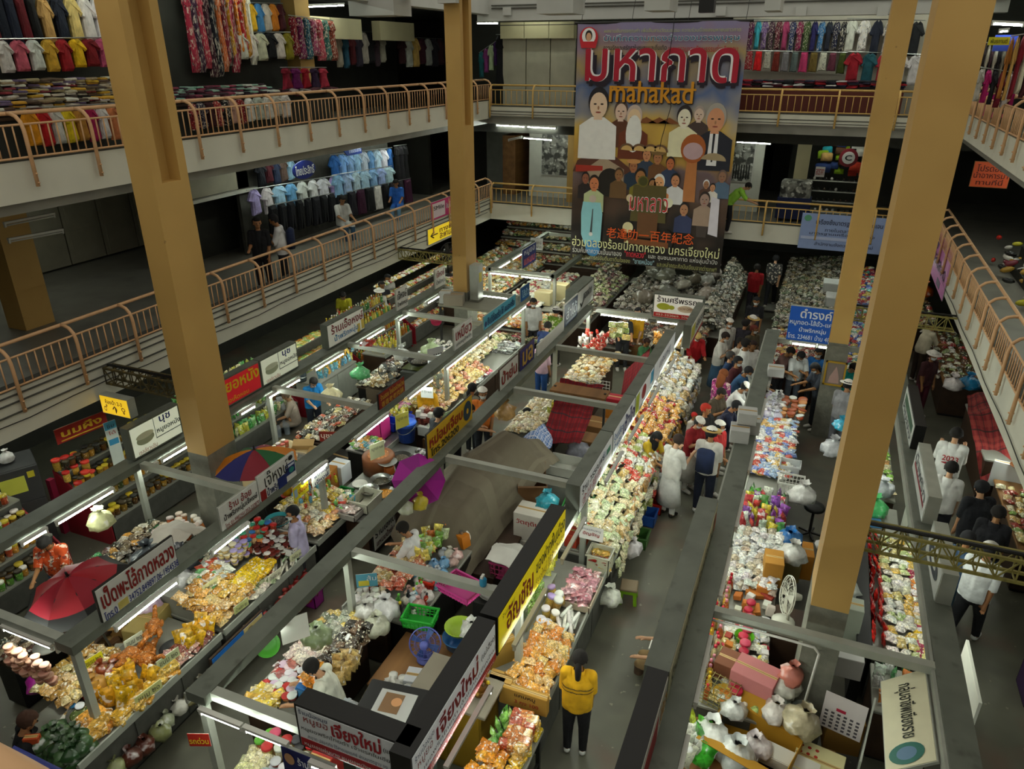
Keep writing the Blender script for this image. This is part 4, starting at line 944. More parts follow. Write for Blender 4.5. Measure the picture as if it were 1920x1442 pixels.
# ---- pork crackling stall below the yellow sign
counter('snack counter below the yellow box sign of the main aisle',-2.9,-2.06,5.9,8.7,.78,body='concrete_dark',top='table_white')
G='pork crackling bags below the yellow sign'
goods('snack_bag',['#e0a040','#d88830','#e8c078'],-2.55,-2.08,6.0,7.1,.98,.84,4,8,'clear bag of pork crackling below the yellow sign',G,layers=2,sc=.82,rx=.3)
goods('roll',['#dcdcd0','#e8e6dc'],-2.32,-2.12,7.1,7.5,.92,.86,4,2,'long white wrapped roll on the counter below the yellow sign','white rolls below the yellow sign',rz=.2,tilt=.08,layers=2,step=.045)
goods('canister',['#e0c060','#c8a050'],-2.6,-2.4,7.0,7.8,.9,.86,2,4,'tall jar of snacks with a pale lid below the yellow sign','jars below the yellow sign',lid=['#e8e0e8','#b8a0d0','#e8e8e0'])
goods('packet',['#c89098','#b87880','#d8a8a8'],-2.4,-2.1,7.7,8.3,.96,.9,3,6,'pinkish packet in the tray below the yellow sign','pink packets below the yellow sign',layers=3,step=.035)
bin_box('clear tray holding pink packets below the yellow sign',-2.25,8.0,.8,.42,.66,.13,'#d8c8b0',name='display_tray',cat='tray')
carton('cardboard price box at the near end of the crackling stall',-2.3,5.92,.76,.6,.1,.26,col='#b48838',lines=[('แคบหมู','#1c1c1c',-.1,.16,.16,.22,.01),('3 ถุง 100','#a01c1c',-.1,.2,.06,.13,.01)])
carton('small cardboard sign box behind the crackling bags',-2.62,6.0,.84,.3,.16,.2,col='#b89048',lines=[('อัญชัญ','#7c1c1c',-.12,.12,.06,.14,.01)])
bin_box('glass fronted box of red sauce bags with a teal base below the yellow sign',-2.2,8.75,.72,.34,.3,.34,'#c8c8b0',name='display_box',cat='box')
goods('packet',['#6c1414','#8c1c18','#c8a040'],-2.34,-2.06,8.62,8.88,.8,.8,2,2,'dark red sauce bag inside the glass fronted box','sauce bags in the glass box',layers=5,step=.04)
sign('price_card','white card with red and black lettering above the glass fronted box',(-2.5,8.62),(-2.14,8.62),1.32,1.55,face='#e8e8e4',body='pale_metal',th=.008,lines=[('ร้านแคบหมู','#2c2c5c',.1,.9,.66,.9),('อัญชัญ','#8c1c1c',.15,.85,.3,.62,.02)])
# ---- the long run of snacks along the main aisle
SEC=[(8.95,10.9,CREAM+['#d8e0b0','#c8d8a8'],'cream noodles and crackling below the sign with Chinese lettering'),(10.9,12.6,['#e0d8c0','#d8b070','#c84030','#e8e4d8','#a8b060'],'mixed dried snacks below the blue lettered sign'),(12.6,14.4,['#d8a040','#e0b058','#c88830','#b02820'],'golden snack bags below the sign with the red oval'),(14.4,16.9,['#e4e0d4','#d0c8b0','#c8ccd0','#b89860'],'pale snack bags near the woman in the red top')]
for k,(ya,yb,cols,ds)in enumerate(SEC):
 counter('snack counter along the main aisle: '+' '.join(ds.split()[-6:]),-2.9,-2.05,ya,yb,.76,body='concrete_dark')
 goods(['snack_bag_c','snack_bag_d','snack_bag_b','snack_bag'][k],cols,-2.85,-2.02,ya+.05,yb-.05,1.22,.84,5,int((yb-ya)/.15),'clear bag of '+ds,'snacks %s'%' '.join(ds.split()[-4:]),layers=2,sc=.85,rx=.25)
 goods('small_snack_bag',cols,-2.08,-1.96,ya+.1,yb-.2,.52,.42,1,int((yb-ya)/.17),'small bag hanging at the front of '+' '.join(ds.split()[-6:]),'hanging bags %s'%' '.join(ds.split()[-4:]),layers=2,step=.18,rx=1.3,sc=1.1)
goods('standing_pouch',['#c8a070','#e0b878','#b89058'],-2.1,-2.02,9.3,12.0,.8,.8,1,14,'tall orange pouch lined along the outer edge of the main aisle heap','pouches along the main aisle edge',rz=1.57,sc=1.2)
goods('roll',['#e4e2d8'],-2.4,-2.1,11.3,12.3,1.0,.92,3,4,'white roll of snacks on the main aisle heap below the blue lettered sign','white rolls on the main aisle heap',rz=.3,layers=2)
for i,(x,y,z)in enumerate(((-1.98,8.6,.3),(-1.95,9.8,.35),(-1.95,12.0,.3))):put_goods('large_tied_bag',(x,y,z),(0,0,i),.9,jitter('#d8dcd8'),None,['thin white carrier bag hanging beside the lime stool','thin white carrier bag hanging at the pork crackling heap','clear carrier bag hanging below the mixed dried snacks'][i],'carrier bags of the main aisle')
stool('lime green plastic stool with a worn brown seat in the main aisle',-1.8,9.1,0,'#7cac1c','#7c6c54',.27,.3,.15)
for i,(c,x,y)in enumerate((('#2c5cb0',-1.98,11.3),('#c83028',-1.95,11.75),('#4c7c3c',-1.97,10.6))):bin_box(['blue','red','green'][i]+' plastic basket on the floor under the main aisle snacks',x,y,0,.26,.34,.22,c,name='basket',cat='basket')
# ---- middle row, near cell (the woman with the patterned blouse works here)
counter('long counter of small tubs and packets along the middle aisle',-5.32,-4.62,4.62,6.2,.82,front='-x',body='wood_dark')
G='tubs on the near counter of the middle row'
goods('tub',['#4c1c18','#8c2c24','#5c3020','#c87830','#b8b0a0'],-5.28,-4.75,4.8,5.3,.84,.9,6,5,'small lidded tub beside the woman in the patterned blouse',G,lid=['#e8e8e4','#e8e8e4','#e8e8e4','#c02c24','#e0c8d8'],layers=1,tilt=.12,sc=1.05)
goods('packet',['#e0c048','#d8b040','#e8d8a0'],-5.3,-4.95,4.64,4.85,.84,.88,3,3,'yellow packet at the near corner of the tub counter','yellow packets at the tub counter',layers=3,step=.03)
goods('packet',['#6c2420','#8c3430','#a86058'],-5.3,-5.05,5.1,5.4,.84,.88,2,3,'dark red packet beside the tubs','dark packets at the tub counter',layers=2,step=.03)
goods('small_snack_bag',['#d8c8b8','#e0d0c0','#e8e0d4','#d0b8b0'],-5.3,-4.8,5.35,5.75,.84,.92,4,5,'pale pink packet of crackers on the tub counter','cracker packets on the tub counter',layers=2,step=.04)
goods('small_snack_bag',['#8c9080','#a8ac9c','#6c7060','#c8b060'],-5.3,-4.7,5.7,6.3,.84,.95,5,6,'grey green packet at the far end of the tub counter','grey packets on the tub counter',layers=2,step=.045)
goods('brick_pack',['#2c2820','#44382c','#6c5440'],-4.78,-4.45,5.3,6.1,.9,.95,3,6,'dark packed bundle stacked behind the grey packets','dark bundles in the near cell',layers=2,step=.1)
goods('packet',['#e08a20','#e8a038'],-4.75,-4.5,4.95,5.2,1.1,1.1,2,2,'orange packet standing over the blue box','orange packets over the blue box',layers=3,step=.04)
bin_box('blue lidded plastic box behind the tubs',-4.6,5.05,.82,.3,.3,.24,'#3c7cb0',lidcol='#2c70b8')
goods('standing_pouch',['#c8a868','#b89858','#d8c088'],-4.55,-4.3,5.15,5.6,1.0,1.0,2,6,'brown paper packet in the row behind the orange packets','brown packets in the near cell',rz=.3)
n0=mark()
for i,(x,y,z,s)in enumerate(((-4.5,6.0,.95,.95),(-4.45,5.7,.95,.85),(-4.7,5.85,1.0,.7),(-3.8,4.95,.8,.8),(-4.1,4.5,.8,.75))):put_goods('large_tied_bag',(x,y,z),(0,0,i),s,jitter(['#c8ccc4','#b8bca8','#c0c4bc','#d0ccc0','#c8ccd0'][i]),None,['big clear bag of snacks behind the post near the green crate','grey clear bag beside the green crate','clear bag at the far end of the tub counter','clear bag with orange contents near the black box','clear bag hanging behind the woman in the patterned blouse'][i],'clear bags in the near cell')
counter('work table with crates and fans in the near cell of the middle row',-4.25,-3.2,5.1,6.2,.7,body='concrete_dark',top='wood',lip=False)
basket('bright green plastic crate with a red tag in the near cell',-4.0,6.05,.95,.42,.3,.16,'#24a030',rz=.15)
bowl('lime green plastic bowl beside the green crate',-3.45,6.1,.95,.19,.1,'#a8c840');bowl('pale blue bowl under the lime bowl',-3.45,6.05,.72,.2,.2,'#3c78b8')
fan('small blue desk fan with a purple rim in the near cell',-3.75,5.72,.72,.2,R(200),'#5c64b0','#3c5c9c',stand=.26,tilt=.5)
fan('fan with a red ring and black neck on the table with offerings',-2.95,5.5,1.05,.17,R(190),'#b02c28','#383838',stand=.2,tilt=.3,hub='#1c1c1c')
carton('row of flat white boxes beside the paper rolls',-3.55,5.35,.72,.5,.24,.14,rz=.2,col='#d8dce0');carton('second flat white box beside the paper rolls',-3.5,5.1,.72,.4,.2,.12,rz=.2,col='#d0d8e0')
for i in range(9):
 x,y=-3.95+.13*(i%3),5.0+.12*(i//3)
 tag(MB().lathe([(.02,0),(.055,0),(.055,.11),(.02,.11)],12).build('paper_roll','white_plastic',None,True,loc=(x,y,.72),rot=(ru(-.3,.3),0,0)),'white roll standing in the cluster beside the flat white boxes','roll','white rolls in the near cell')
bin_box('pale green plastic tray under the clear bag near the black box',-4.05,4.75,.42,.36,.3,.1,'#3c9c44',name='tray',cat='tray')
# cabinet with the framed picture
t=thing('display_cabinet','black cabinet with a pale picture sheet on top and a framed yellow photo','cabinet',(-3.42,4.42,0),R(8))
MB().cbox(-.36,.36,-.3,.3,.05,1.28,.015).build('cabinet_body',flat('#7c9494',.4),t);MB().cbox(-.38,.38,-.32,.32,1.28,1.36,.015).build('cabinet_top','black',t)
MB().box(-.2,.22,-.24,.2,1.362,1.37).build('picture_sheet',flat('#b8b8b4'),t);MB().box(-.13,.09,-.1,.16,1.3705,1.374).build('print',flat('#7c5c3c'),t)
m=MB();m.add([(.03+.06*math.cos(a*.42),.05+.06*math.sin(a*.42),1.376)for a in range(15)],[tuple(range(15))]);m.build('printed_figure',flat('#c89060'),t)
MB().box(-.16,.14,-.305,-.3,.62,1.1).build('photo_frame',flat('#d0a020'),t);MB().box(-.11,.09,-.309,-.305,.68,1.04).build('photo',flat('#141210'),t)
f=MB();f.prism([(-.07,.7),(.06,.7),(.05,.76),(.02,.82),(.03,.92),(0,.97),(-.03,.92),(-.02,.84),(-.06,.78)],-.311,-.3092,axis='y');f.build('photo_figure',flat('#d8c040'),t)
MB().box(-.34,-.2,-.305,-.3,.7,1.0).build('paper_note',flat('#d8dcd8'),t);MB().box(.36,.366,-.26,.26,.55,1.2).build('side_poster',flat('#e0d8b8'),t);MB().box(.366,.37,-.2,.2,.58,.95).build('side_print',flat('#c8981c'),t)
t=thing('wooden_cupboard','yellowish wooden cupboard with offerings on top in the near cell','cupboard',(-3.05,5.25,0))
MB().cbox(-.42,.42,-.28,.28,.03,1.0,.01).build('cupboard_body',flat('#8c6c1c',.5),t);MB().cbox(-.5,.5,-.34,.34,1.0,1.04,.008).build('cupboard_top',flat('#8c8474'),t)
for s in(-1,1):d=MB().box(s*.21-.19,s*.21+.19,-.292,-.28,.08,.95).build('door',flat('#94741c',.5),t);MB().ball((s*.05,-.3,.5),.014).build('knob','steel',d)
t=thing('offering_tree','small brass offering bowl with gilded leaves and yellow flowers','ornament',(-2.75,5.2,1.05))
MB().lathe([(.07,0),(.03,.05),(.12,.12),(.13,.12),(.02,.08)],14).build('bowl',flat('#6c4818',.3),t,True)
for i in range(16):
 a,r_,z_=ru(0,6.28),ru(.02,.13),ru(.12,.3);MB().ball((r_*math.cos(a),r_*math.sin(a),z_),.025,6,4).build('flower',flat(random.choice(['#d8b828','#8c6a20','#4c3c1c'])),t)
carton('stack of cardboard sheets leaning beside the cupboard, middle row',-2.85,5.95,.5,.5,.12,.62,rz=.9,col='#b48c3c')
put_goods('large_tied_bag',(-3.25,6.05,1.0),(0,0,1),.8,jitter('#d8dcd8'),None,'white carrier bag standing by the cardboard sheets','clear bags in the near cell')
shift(n0,0,.45)
basket('pink plastic basket with a white rim lying on the cross beam',-3.35,6.45,1.72,.48,.36,.12,'#d8489c',rz=-.25,n=10)
t=thing('spray_bottle','small blue spray bottle standing on the cross beam','bottle',(-2.98,6.3,2.05));MB().lathe([(.04,0),(.045,.02),(.045,.09),(.02,.12)],12).build('bottle_body',flat('#2c8cb8',.2),t,True);MB().bar((0,.02,.14),(0,-.05,.14),.03).build('spray_head','white_plastic',t)
n0=mark()
counter('small table with jars at the very front of the middle row',-4.75,-3.95,3.2,3.75,.72,legs=True,top='cardboard',lip=False)
goods('canister',['#d8d0a8','#c8c8a0','#b8a060','#8c4c28'],-4.7,-4.0,3.45,3.74,.74,.74,6,2,'jar of pickles on the small front table','jars on the small front table',lid=['#c02c2c','#68b838','#d85c78','#3c3c40','#e0e0d8'],sc=.95,tilt=.04)
goods('tub',['#8c3c1c','#b08040','#a89c8c'],-4.4,-4.0,3.22,3.45,.74,.74,4,2,'stacked plastic tub on the small front table','tubs on the small front table',lid=['#c8ccd0','#a8b0b4'],layers=2,step=.07,tilt=.03)
goods('small_snack_bag',['#d8d4a0','#e0dcb0'],-4.72,-4.45,3.22,3.5,.74,.74,3,3,'clear bag of pale shredded snacks on the small front table','shredded snacks on the small front table',layers=2)
carton('red display box on the right of the small front table',-3.85,3.55,.5,.26,.4,.5,col='#a02820')
shift(n0,-.12,.72)
bowl('green plastic lid hanging from the beam over the middle aisle',-4.92,4.75,1.8,.14,.03,'#4ca82c',name='round_tray',cat='tray');bpy.data.objects['round_tray'].rotation_euler=(R(60),0,R(30))
put_goods('large_tied_bag',(-4.78,5.4,1.3),(0,0,0),.85,jitter('#78845c'),None,'clear bag of green vegetables hanging from the middle beam','hanging clear bag over the tub counter')
sign('price_card','white paper card hanging beside the clear bag on the middle beam',(-4.95,5.0),(-4.75,5.25),1.55,1.9,th=.004,face='#dcdcd4',body='white_plastic')
sign('price_card','red and yellow card on a string below the front tubes',(-5.0,3.6),(-4.8,3.68),1.45,1.62,th=.004,face='#c02c20',body='white_plastic',lines=[('รถด่วน','#f0d030',.05,.95,.25,.75,.02)])
sign('price_card','cream strip of paper stuck along the middle beam',(-4.84,4.45),(-4.84,4.85),1.9,2.05,th=.004,face='#e0d8b4',body='white_plastic')
# ---- middle row, second cell
counter('counter of sauces and packets along the middle aisle, second cell',-5.2,-4.5,6.45,8.75,.82,front='-x',body='wood_dark')
counter('inner counter with painted black sides in the second cell',-4.5,-4.1,6.5,8.3,.84,body='black',lip=False)
G='packets of the second cell'
goods('small_snack_bag',['#d8b878','#c87858','#e0c8a0','#b85038','#a89058'],-5.15,-4.55,6.9,8.3,.84,.96,5,12,'small bag of dried chilli and snacks in the second cell',G,layers=2)
goods('standing_pouch',['#7cb04c','#e0d060','#d07838','#c8dca0'],-4.85,-4.5,7.6,8.5,.95,1.0,3,8,'*upright pouch in the second cell','upright pouches of the second cell',rz=.2)
goods('bottle',['#20242c','#6cb0c8','#4c8c3c','#c03828','#d8d8d0'],-4.55,-4.15,6.6,7.4,.85,.85,4,4,'*plastic bottle on the inner counter of the second cell','bottles of the second cell',lid=['#c02c24','#e0c830','#2c2c30','#60b040'],drop=.3)
goods('tied_bag',['#c8d0d4','#d8d0c8','#6c9cc8','#d0a8a0'],-4.5,-4.12,6.7,8.1,.85,.9,3,6,'*knotted small bag on the inner counter of the second cell','knotted bags of the second cell',sc=.85)
goods('jar',['#e4e0d4','#d8d4c8'],-5.12,-4.75,6.5,6.85,.84,.86,5,4,'small white capped jar near the cross beam in the second cell','white jars of the second cell',lid=LID_W)
scale_dial('orange weighing scale with a white dial in the second cell',-4.3,8.35,.86,R(160),'#c87820',pan=False)
basket('red plastic basket among the bottles in the second cell',-4.3,7.3,.86,.2,.2,.14,'#c8301c',n=5)
sign('price_card','blue and yellow printed card standing at the near end of the second cell',(-5.15,6.75),(-4.9,6.9),.98,1.2,th=.006,face='#58a0b8',body='white_plastic',lines=[('#','#d8c840',.1,.6,.1,.5),('ส้ม','#f0f0f0',.5,.95,.5,.9)])
n0=mark()
plaid('cloth_tarp','#6b6353','#645c4c','#756d5c',n=2)
drape('tarpaulin','grey brown tarpaulin draped over goods in the middle row',[[(-5.0,8.1,.95),(-4.7,8.0,.7),(-4.2,8.0,.62),(-3.7,8.1,.5)],[(-5.0,8.6,1.2),(-4.5,8.5,1.45),(-4.0,8.6,1.35),(-3.65,8.6,.55)],[(-4.9,9.6,1.3),(-4.4,9.6,1.75),(-3.9,9.7,1.5),(-3.6,9.6,.7)],[(-4.6,10.6,1.2),(-4.2,10.7,1.75),(-3.8,10.8,1.55),(-3.4,10.6,1.1)],[(-4.4,11.2,.9),(-4.1,11.3,1.3),(-3.7,11.3,1.25),(-3.3,11.2,1.0)]],'tarpaulin','cloth_tarp',26,20,.035,3)
shift(n0,-.35,-.1)
counter('counter hidden under the tarpaulin with a pale painted edge',-4.6,-3.7,8.2,10.8,.5,body='wood_dark',top='wood_dark',lip=False)
t=thing('umbrella','magenta umbrella lying half open on the middle beam','umbrella',(-5.0,8.35,1.85));t.rotation_euler=(R(55),R(10),R(40))
for k in range(8):
 a0,a1=k*math.pi/4,(k+1)*math.pi/4;r_=.42
 m=MB().add([(0,0,.16),(r_*math.cos(a0),r_*math.sin(a0),0),(r_*math.cos(a1),r_*math.sin(a1),0),(0,0,.156),(r_*math.cos(a0),r_*math.sin(a0),-.004),(r_*math.cos(a1),r_*math.sin(a1),-.004)],[(0,1,2),(5,4,3),(1,4,5,2)]);m.build('canopy_panel',flat('#a81c98' if k%2 else '#901484',.6),t)
MB().tube([(0,0,-.5),(0,0,.2)],.01,6).build('pole','dark_metal',t)
for i,(x,y,c)in enumerate(((-5.0,7.9,'#d8dcc8'),(-4.85,8.1,'#e0c840'))):put_goods('tied_bag',(x,y,1.55),(0,0,i),1.3,jitter(c),None,['white bag with a blue label hanging by the magenta umbrella','yellow printed bag hanging by the magenta umbrella'][i],'bags hanging by the magenta umbrella')
# inside of the middle row towards the main aisle, second and third cells
t=thing('glass_case','pale display case with stacked orange and green packs behind the yellow sign','display case',(-2.95,7.6,0));MB().cbox(-.25,.25,-.55,.55,.05,.9,.01).build('case_body','cream_panel',t);MB().box(-.25,.25,-.56,-.54,.5,1.3).build('side_pane','glass_clear',t);MB().box(-.27,.27,-.57,.57,.9,.93).build('shelf','pale_metal',t)
goods('brick_pack',['#c88848','#d09858','#b87c40'],-3.15,-2.85,7.1,7.9,.94,.94,2,5,'clear pack of orange crackers stacked in the pale case','orange packs in the pale case',layers=3,step=.11,tilt=.03,jit=.1,rz=0)
goods('brick_pack',['#8cb058','#a0c068'],-2.85,-2.72,7.1,7.7,.94,.94,1,4,'clear pack of green crackers stacked in the pale case','green packs in the pale case',layers=3,step=.11,tilt=.03,jit=.1,rz=0)
goods('standing_pouch',['#c8c83c','#d0d058'],-3.0,-2.75,7.95,8.4,1.0,1.0,2,4,'yellow green pouch standing behind the pale case','lime pouches behind the case',rz=.4,layers=2,step=.14,sc=1.2)
bowl('steel pan on a black stove in the second cell',-3.45,7.55,.75,.17,.07,'steel',name='pan',cat='pan');carton('dark stove under the steel pan',-3.45,7.55,0,.4,.4,.75,col='#2c2c2a')
drape('plastic_sheet','white plastic sheet over a pink basket in the second cell',[[(-3.85,8.2,.8),(-3.5,8.2,.82),(-3.2,8.2,.75)],[(-3.85,8.5,.85),(-3.5,8.5,.9),(-3.2,8.5,.8)],[(-3.85,8.75,.75),(-3.5,8.75,.82),(-3.2,8.75,.7)]],'sheet','white_plastic',10,10,.015,4)
basket('pink basket under the white plastic sheet',-3.52,8.48,.45,.55,.45,.3,'#c84880')
put_goods('large_tied_bag',(-3.25,9.3,1.25),(0,0,0),.85,lin('#2fa9bf'),None,'turquoise knotted bag hanging below the cross beam','turquoise bag in the third cell')
carton('white carton with a red stripe behind the turquoise bag',-3.6,9.55,.45,.5,.4,.5,col='#d8d4c8',lines=[('วัตถุดิบ','#a83030',-.2,.2,.28,.4,.02)]);carton('white carton under the striped one',-3.6,9.55,0,.55,.45,.44,col='#ccc8bc')
basket('green plastic crate at the inner side of the third cell',-3.0,10.0,.6,.42,.55,.26,'#2c8c3c',rz=.1)
carton('grey steel box with a white lid near the green crate',-3.45,10.9,0,.62,.5,.9,col='#8c9088');bin_box('white foam box on the grey steel box',-3.5,10.95,.92,.6,.46,.2,'#b8bab0',name='foam_box',cat='box')
carton('open cardboard box with bags beside the tarpaulin',-3.85,10.2,.75,.5,.5,.35,rz=.4,col='#6c4c2c',open_=True)
for i,(x,y,z,w,d,h,c)in enumerate(((-2.75,9.15,.8,.2,.3,.22,'#b03c24'),(-2.6,9.2,.8,.14,.14,.34,'#c85028'),(-2.55,9.5,.8,.12,.2,.3,'#e0dcd4'),(-2.62,9.75,.8,.2,.2,.24,'#c03028'))):carton(['red carton behind the grey box sign','tall orange printed carton behind the grey box sign','white and red carton behind the grey box sign','dark red carton furthest behind the grey box sign'][i],x,y,z,w,d,h,col=c)
counter('inner counter behind the grey box signs of the main aisle',-3.05,-2.6,9.0,13.4,.78,front='-x',body='concrete_dark',lip=False)
goods('standing_pouch',['#8cc888','#a0d098','#60a868','#78b878'],-3.0,-2.65,9.95,11.2,.8,1.0,3,11,'green and clear pouch on the slope behind the box signs','green pouches behind the box signs',rz=1.57)
goods('canister',['#c8a830','#b89828','#d0b848'],-2.98,-2.62,11.2,13.2,.8,.95,3,10,'jar of golden snacks with a red lid behind the box signs','red lidded jars behind the box signs',lid=LID_RED,tilt=.03,jit=.12,layers=1)
# ---- middle row, third cell: cloths
plaid('cloth_red_check','#8c1c24','#5c1018','#2c2c30',n=6);plaid('cloth_blue_check','#3468b0','#e0e4ec','#c8d0e0',n=9)
n0=mark()
drape('plaid_cloth','red tartan cloth hung over a shelf in the middle row',[[(-4.05,12.25,1.95),(-3.65,12.3,1.93),(-3.2,12.35,1.95)],[(-4.1,11.9,1.5),(-3.7,11.9,1.5),(-3.3,11.95,1.5)],[(-4.15,11.5,.95),(-3.75,11.5,.95),(-3.4,11.55,1.0)]],'cloth','cloth_red_check',16,12,.02,8)
shift(n0,-.12,.35)
drape('checked_cloth','blue and white checked cloth bundle below the red tartan',[[(-4.55,11.3,.95),(-4.3,11.3,1.12),(-4.05,11.35,.95)],[(-4.6,11.6,1.0),(-4.3,11.6,1.35),(-4.0,11.6,1.0)],[(-4.5,11.95,.95),(-4.25,11.95,1.2),(-4.05,11.9,1.0)]],'cloth','cloth_blue_check',12,12,.03,5)
t=thing('wire_shelf','shelf carrying the red tartan cloth','shelf',(-3.7,12.35,0))
for s in(-1,1):MB().bar((s*.5,0,0),(s*.5,0,1.92),.04).build('post','dark_metal',t)
MB().box(-.55,.55,-.2,.2,1.86,1.9).build('board','wood',t);MB().box(-.55,.55,-.2,.2,.9,.93).build('board','wood',t)
counter('counter with garlic and snacks along the middle aisle, third cell',-5.15,-4.4,11.0,13.9,.85,front='-x',body='wood_dark')
goods('small_snack_bag',CREAM+['#d8d0b8','#b8b088'],-5.1,-4.4,11.9,13.8,.88,1.05,6,15,'clear bag of garlic and pale snacks in the third cell','pale bags of the third cell',layers=2)
goods('standing_pouch',['#d8c840','#c8d058','#e0d880'],-4.5,-4.2,12.6,14.0,1.05,1.1,2,9,'yellow pouch standing behind the garlic bags','yellow pouches of the third cell',rz=.3)
goods('small_snack_bag',['#b8b098','#8c8468','#d0c8a8'],-5.1,-4.6,11.0,11.7,.88,.95,4,6,'small dull bag near the woman seated in the third cell','dull bags of the third cell')
for i,(x,y,z,c,s)in enumerate(((-4.0,13.3,1.0,'#e0e4e0',1.3),(-3.85,12.9,.95,'#d8dcd8',1.),(-4.05,12.4,.7,'#9c9484',1.),(-3.75,12.6,.3,'#c0c8d0',1.2),(-3.2,12.75,.35,'#b898a8',1.3),(-4.9,11.45,1.5,'#c0a060',1.1))):put_goods('large_tied_bag',(x,y,z),(0,0,i),s,jitter(c),None,['big white bag before the wire mesh','white bag on the brown stand','grey bag behind the yellow pouches','clear bag under the brown stand','purple tinted bag near the red centred fan','brown bag hanging over the seated woman'][i],'bags of the third cell')
carton('brown wooden stand with a white bag on it',-3.6,13.1,0,.55,.5,.9,col='#8c6438');carton('orange cardboard sheet below the cross beam, fourth cell',-3.15,13.55,.6,.65,.06,.55,col='#c07820');carton('red cloth covered box beside the orange sheet',-3.2,13.9,.9,.9,.3,.25,col='#a01c2c')
fan('black fan with a red centre behind the box signs',-2.85,13.0,.9,.24,R(-30),'#403838','#2c2828',stand=.3,tilt=.2,hub='#c82040')
bin_box('white foam tray with sauce bottles in the third cell',-3.0,12.2,.82,.5,.36,.14,'#d0d4d0',name='foam_box',cat='box')
t=thing('wire_mesh','white wire mesh panel standing in the fourth cell','mesh panel',(-3.95,13.85,.95))
for k in range(13):MB().bar((-.45+.075*k,0,0),(-.45+.075*k,0,.55),.006).build('wire','white_plastic',t)
for k in range(8):MB().bar((-.45,0,.01+.075*k),(.45,0,.01+.075*k),.006).build('wire','white_plastic',t)
# far cell of the middle row
counter('counter at the far end of the middle row, below the white tubes',-4.9,-4.1,14.2,16.6,.85,front='-x')
goods('snack_bag',GOLD[:3]+CREAM,-4.85,-3.9,14.5,16.4,.88,1.1,6,10,'clear bag of golden snacks in the far cell of the middle row','golden bags in the far cell of the middle row',layers=2,sc=.8)
goods('small_snack_bag',['#c8281c','#d8d8d0','#d84030'],-4.9,-4.3,15.8,16.7,1.3,1.3,4,5,'red and white bag hanging in the far cell of the middle row','red bags in the far cell',rx=1.4,layers=2,step=.2)
goods('tray_pack',['#c8d088','#a8c070','#d8c870'],-4.3,-3.8,16.5,16.8,1.5,1.5,3,1,'green striped pack hanging below the far white tubes','striped packs below the far tubes',layers=3,step=.14,rx=1.5,rz=0)
goods('small_snack_bag',GOLD,-3.3,-2.45,17.0,17.3,1.3,1.3,7,1,'golden bag hanging in a row under the pig sign','golden bags under the pig sign',rx=1.45,layers=2,step=.16,sc=1.2,rz=0)
t=drape('red_board','red slanted board beside the woman with the dark fringe',[[(-3.35,14.3,1.0),(-3.3,14.3,1.6)],[(-3.0,15.1,1.3),(-2.95,15.1,1.9)]],'board','cloth_red_check',4,3,.0,1)
# ================================================================ left row, aisle side
# duck stall
counter('duck stall counter with a dark metal edge, below the duck shop sign',-7.5,-6.42,3.3,5.45,.78,body='concrete_dark')
G='yellow packets of the duck stall'
def duck(x,y,z,rz,i):
 t=thing('roast_duck',['glossy brown roast duck hanging head of the duck stall row','roast duck lying beside the steel pan','roast duck nearest the tube at the duck stall','roast duck at the back of the duck stall'][i],'duck',(x,y,z),rz,'roast ducks')
 fm=food('#a86018')
 MB().ball((0,0,.08),.11,12,8,sc=(.8,1.35,.75)).build('body',fm,t,True)
 MB().tube([(0,-.12,.1),(0,-.2,.17),(0,-.26,.2),(0,-.29,.17)],[.04,.028,.026,.02],8).build('neck',fm,t,True)
 for s in(-1,1):MB().tube([(s*.06,.08,.08),(s*.09,.16,.1),(s*.07,.22,.06)],[.045,.035,.015],7).build('leg',fm,t,True);MB().ball((s*.09,-.03,.09),.05,8,5,sc=(.5,1.2,.8)).build('wing',fm,t,True)
for i,(x,y)in enumerate(((-6.95,4.75),(-6.8,4.6),(-7.0,4.55),(-7.05,5.0))):duck(x,y,.86+.05*i,R(40+60*i),i)
bowl('black pan with a steel lid at the duck stall',-6.72,4.95,.82,.17,.08,'black',name='pan',cat='pan');bowl('steel bowl with brown sauce at the duck stall',-7.0,4.35,.82,.14,.1,'steel','#8c3c14');bowl('white bowl at the back of the duck stall',-7.25,4.4,.82,.13,.09,'#e0e0dc')
goods('standing_pouch',['#e0b020','#d8a428','#c8901c'],-7.0,-6.55,4.0,4.5,.82,.82,4,5,'yellow spice packet standing at the duck stall',G,rz=.6,sc=1.15)
goods('standing_pouch',['#e0b020','#d8a428','#d09c20'],-6.75,-6.5,5.0,5.4,.84,.84,3,4,'yellow spice packet standing beyond the roast ducks','yellow packets beyond the ducks',rz=.6,sc=1.15)
goods('tray_pack',['#d8a838','#e0b858','#d09838'],-6.6,-6.44,3.9,4.75,.8,.8,1,5,'flat wrapped pack of yellow pastries at the duck stall edge','pastry packs at the duck stall edge',layers=2,rz=1.57,tilt=.05,sc=1.15)
goods('tray_pack',['#d8a040','#c88830'],-6.85,-6.5,3.55,3.9,.8,.8,2,2,'wide wrapped pack of orange pastry at the near duck stall corner','wide pastry packs',layers=2,sc=1.3,tilt=.06)
goods('small_snack_bag_b',['#c8a058','#b88c40','#d8c088','#9c7434'],-7.75,-7.1,3.75,4.6,.86,.9,6,7,'clear bag of fried snacks at the left of the duck stall','fried snacks at the duck stall',layers=2)
goods('small_snack_bag_b',['#a87858','#7c3c2c','#b88c80','#8c5048'],-6.75,-6.46,4.8,5.35,.82,.82,3,5,'pinkish bag of dried meat at the front of the duck stall','meat bags at the duck stall',layers=2)
